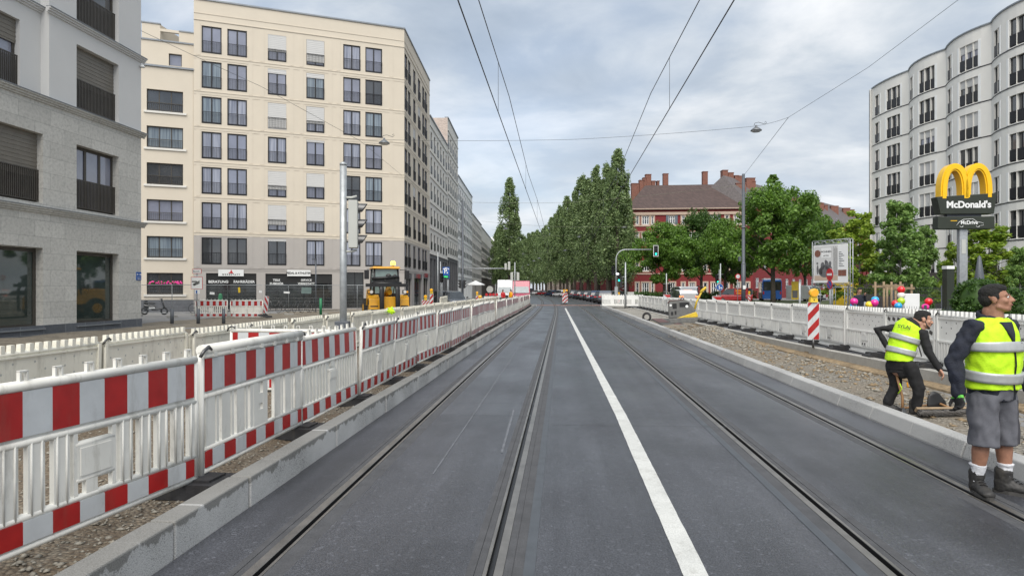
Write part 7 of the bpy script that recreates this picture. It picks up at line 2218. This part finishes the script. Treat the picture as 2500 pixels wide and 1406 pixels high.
    p = fr(1.30, .100, .046); a = math.atan2(.095*.55, .155)
    root.scale = (1.04, 1.04, 1.0)
    text('SYLAJ', .032, M['sign_black'], vest, p, (R(84), 0, R(24)), off=.0008, ext=.001); text('Straßenbau', .012, M['sign_black'], vest, p-V((0, -.0, .026)), (R(84), 0, R(24)), ext=.001)
    b = MB(); loft(b, [V((0, .0, .80)), V((0, .0, .90))], [(.182, .140), (.186, .144)], (1, 0, 0))
    b.limb([(0, 0, .86), (0, 0, .76)], [(.15, .12), (.12, .10)], 16, ax=(1, 0, 0))
    for s, L_ in ((-1, legs[0]), (1, legs[1])): b.tube([(s*.092, 0, .84), (s*.106, -.008, .66), (s*.116, -.014, .415)], [(.100, .120), (.100, .112), (.101, .106)], 20, ax=(1, 0, 0))
    organic('shorts', b, ['grey_cloth', 'dark_panel'], root, .009, 3, (.016, 12, .55), lambda c: 1 if c.x > .115 and c.z < .80 else 0)
    for k, (A, L_) in enumerate(((A1, legs[0]), (A2, legs[1]))):
        ax_, ay = A; kx, ky, kz = L_[2]
        b = MB(); b.tube([(ax_, ay+.01, .10), (ax_, ay+.01, .16), (ax_+(kx-ax_)*.5, ay+.01+(ky-ay-.01)*.5, .25)], [.046, .047, .055], 14); b.tube([(ax_+(kx-ax_)*.45, ay+.01, .236), (ax_+(kx-ax_)*.5, ay+.01, .255)], .058, 14)
        organic('sock', b, 'sock', root, .006, 3, (.003, 40, 3))
    boot(root, (A1[0], A1[1]+.01), R(-28), s=1.08); boot(root, (A2[0], A2[1]+.01), R(32), s=1.08)
    for nm, el, wr, sd in (('glove', re, rw, 1), ('glove', le, lw, -1)):
        b = MB(); Mx = arm_frame(el, wr, R(15*sd)); hand_pieces(b, Mx @ Matrix.Scale(1.16, 4), sd, .62)
        Mi = Mx.inverted()
        organic(nm, b, ['black_cloth', 'glove_green'], root, .005, 2, None, lambda c: 1 if (Mi @ c).z > -.045 or ((Mi @ c).x*sd < -.004 and (Mi @ c).z > -.075) else 0)
front_worker()
def bent_worker():
    """seen half from behind, stooping to the right, one hand on a shovel"""
    k = 8.8/1600
    root = thing('person', 'worker in black with a yellow-green vest bending forward on the gravel island', 'person', (*WX(2203, 8.8)[:2], .05), TH)
    V = Vector
    P = lambda px, py, dy=0.0: V(((px-2203)*k, dy, CH+(HY-py)*k-.05))
    hip = P(2199, 893, .02)
    sp = [hip+V((0, 0, -.05)), P(2197, 872, .02), P(2204, 846, .02), P(2212, 820, .01), P(2219, 800, .0), P(2226, 789, -.02), P(2232, 783, -.03)]
    rd = [(.150, .125), (.152, .125), (.160, .125), (.172, .122), (.165, .110), (.120, .088), (.075, .065)]
    ax = V((.62, -.78, 0))        # shoulder axis: his right shoulder is the nearer one, on the right
    Hc = P(2252, 779, -.02)
    Hm = Matrix.Translation(Hc) @ Matrix.Rotation(R(72), 4, 'Z') @ Matrix.Rotation(R(8), 4, 'X') @ Matrix.Rotation(R(6), 4, 'Y')
    ns, ne, nw = P(2238, 812, -.14), P(2243, 858, -.22), P(2257, 893, -.30)      # near arm, hanging
    fs, fe, fw_ = P(2199, 803, .12), P(2163, 806, .22), P(2178, 849, .10)      # far arm, elbow raised, fist at the hip
    nh, nk, na = P(2210, 890, -.10), P(2226, 945, -.16), P(2223, 998, -.12)
    fh, fk, fa = P(2192, 890, .10), P(2199, 948, .12), P(2182, 984, .14)
    na.z = .09; fa.z = .10
    b = MB(); head_pieces(b, Hm)
    b.limb([Hc+V((-.02, .0, -.05)), P(2233, 790, -.02), P(2224, 803, .0)], [.05, .056, .06], 12)
    b.limb(sp[:6], [(r[0]*.8, r[1]*.8) for r in rd[:6]], 14, ax=ax)
    for q in ((nh, nk, na), (fh, fk, fa)): b.limb(q, [.07, .05, .035], 12)
    for q in ((ns, ne, nw), (fs, fe, fw_)): b.limb([P(2219, 805, 0), *q], [.05, .045, .036, .026], 10)
    Mn = arm_frame(ne, nw, R(-60)); hand_pieces(b, Mn, 1, .45)
    Mf = arm_frame(fe, fw_, R(60)); hand_pieces(b, Mf, -1, 1.0)
    organic('body', b, 'skin', root, .0075, 3)
    head_extras(root, Hm, True)
    b = MB(); loft(b, sp, [(a-.004, c-.004) for a, c in rd], ax)
    b.limb([P(2219, 805, 0), ns, ne, nw], [.06, .070, .055, .040], 14); b.limb([P(2215, 806, 0), fs, fe, fw_], [.06, .070, .055, .040], 14)
    organic('sweater', b, 'black_cloth', root, .011, 4, (.009, 11, 1))
    b = MB(); vs = [P(2197, 880, .02)]+sp[1:6]; vr = [(.156, .130)]+rd[1:6]
    loft(b, vs, [(a+.016, c+.016) for a, c in vr], ax, 36)
    vest = organic('vest', b, 'hivis', root, .010, 4, (.009, 12, .8))
    for t0, t1 in ((.26, .36), (.50, .60)):
        Pp, Q = ringband(vs, vr, ax, t0, t1, .0330); q = MB(); q.tube(Pp, Q, 44, ax=ax); q.build('reflective_tape', M['vest_tape'], vest)
    p = P(2217, 806, 0); back = V((-.66, -.72, .25)).normalized()
    rt = V((.74, -.66, -.1)).normalized(); up = back.cross(rt)
    Rm = Matrix((rt, up, back)).transposed()
    to = text('SYLAJ', .062, M['sign_black'], vest, P(2213, 803, 0)+back*.142, Rm.to_euler(), off=.001, ext=.001)
    b = MB(); loft(b, [sp[0]+V((0, 0, -.03)), sp[0]+V((.0, 0, .06)), sp[1]+V((0, 0, .02))], [(.135, .115), (.152, .128), (.152, .126)], ax)
    for h_, kn, an in ((nh, nk, na), (fh, fk, fa)): b.limb([h_+V((0, 0, -.02)), kn, an+V((0, 0, .02))], [.098, .074, .060], 16)
    b.limb([sp[1], sp[0]+V((0, 0, -.04)), (nh+fh)/2+V((0, 0, -.10))], [(.14, .12), (.14, .12), (.10, .10)], 14, ax=ax)
    organic('trousers', b, 'black_cloth', root, .010, 4, (.012, 11, .7))
    b = MB(); c = P(2200, 940, .0)
    b.tube([P(2196, 938, .02)+V((-.03, -.075, .02)), P(2201, 946, .02)+V((-.03, -.08, 0)), P(2196, 960, .06)+V((-.03, -.08, 0))], .008, 5); b.build('trouser_piping', M['hivis'], root)
    b = MB(); b.limb([P(2204, 932, -.02)+V((0, -.08, 0)), P(2206, 941, -.02)+V((0, -.08, 0))], [.011, .011], 6); b.build('orange_tab', M['amber'], root)
    boot(root, (na.x, na.y+.02, .0), R(62)); boot(root, (fa.x, fa.y, .01), R(70), pitch=R(10))
    # the shovel he leans on
    a = Mf @ V((-.02, 0, -.09)); c = V((a.x+.10, a.y-.10, .02))
    o = thing('shovel', 'shovel with a brown wooden handle held by the bending worker', 'shovel', tuple(root.location), TH)
    MB().tube([a+(a-c)*.06, c+V((0, 0, .2)), c], .017, 8).build('handle', M['wood_handle'], o)
    MB().tube([c+V((0, 0, .06)), c+V((.02, -.02, -.02)), c+V((.05, -.06, -.04))], [(.04, .02), (.11, .012), (.09, .008)], 10, ax=(.7, .7, 0)).build('blade', M['steel_dark'], o)
bent_worker()
def walker(label, px, t, z, rz, top, legs_, h=1.66, hair='hair', phone=False, bag=False, vox=.014):
    root = thing('person', label, 'person', tuple(WX(px, t, z)), TH+rz); s = h/1.75
    V = Vector; S_ = Matrix.Scale(s, 4)
    Hm = Matrix.Translation((0, -.01, 1.63)) @ Matrix.Rotation(R(12), 4, 'X')
    arms = [[(-.18, .01, 1.38), (-.24, .03, 1.12), (-.20, -.08, .90)], [(.18, .01, 1.38), (.25, -.04, 1.14), (.12, -.18, 1.42) if phone else (.21, -.08, .90)]]
    lg = [[(-.09, 0, .86), (-.09, -.03, .48), (-.09, -.02, .09)], [(.09, 0, .86), (.09, .02, .48), (.09, .05, .09)]]
    b = MB(); head_pieces(b, Hm); b.limb([(0, .0, .86), (0, .0, 1.1), (0, .01, 1.38)], [(.12, .09), (.12, .09), (.13, .08)], 12, ax=(1, 0, 0))
    b.limb([(0, .01, 1.3), (0, .0, 1.52)], [.055, .05], 10)
    for q in lg: b.limb(q, [.075, .05, .035], 10)
    for i, q in enumerate(arms): b.limb([(0, .01, 1.36), *q], [.05, .04, .035, .026], 8); hand_pieces(b, arm_frame(q[1], q[2]), 1 if i == 0 else -1, .6)
    xf(b, S_); organic('body', b, 'skin', root, .008, 3)
    head_extras(root, S_ @ Hm, False, hair, True)
    b = MB(); loft(b, [V((0, 0, .82)), V((0, 0, 1.0)), V((0, -.01, 1.2)), V((0, .0, 1.36)), V((0, .01, 1.45))], [(.185, .14), (.175, .135), (.19, .14), (.185, .12), (.09, .08)], (1, 0, 0))
    for q in arms: b.limb([(0, .01, 1.38), *q], [.07, .068, .058, .045], 12)
    xf(b, S_); organic('jacket', b, top, root, vox, 4, (.008, 10, 1))
    b = MB(); b.limb([(0, 0, .93), (0, 0, .80)], [(.14, .11), (.12, .10)], 12, ax=(1, 0, 0))
    for q in lg: b.limb(q, [.095, .068, .052], 12)
    xf(b, S_); organic('trousers', b, legs_, root, vox, 3, (.008, 10, 1))
    for q, r_ in ((lg[0], 8), (lg[1], -8)): boot(root, (q[2][0]*s, q[2][1]*s), R(r_), 'black_cloth', s*.92)
    if bag: b = MB(); b.limb([(.20, .02, 1.25), (.24, -.02, 1.0), (.22, .0, .86)], [(.05, .07), (.09, .11), (.08, .09)], 12); xf(b, S_); organic('shoulder_bag', b, 'shirt_grey', root, .012, 3, (.006, 14, 1))
    return root
walker('woman in a dark jacket and blue jeans walking behind the right white barrier', 2098, 25.6, .17, R(8), 'navy_cloth', 'jeans', 1.62, 'hair', True, True)
walker('small far person in a red jacket beyond the left barrier', 1228, 72, 0, R(30), 'sign_red', 'black_cloth', 1.72, vox=.03)
walker('small far person in dark clothes with an orange vest beside the pinkish red van', 1247, 74, 0, R(-40), 'amber', 'black_cloth', 1.75, vox=.03)
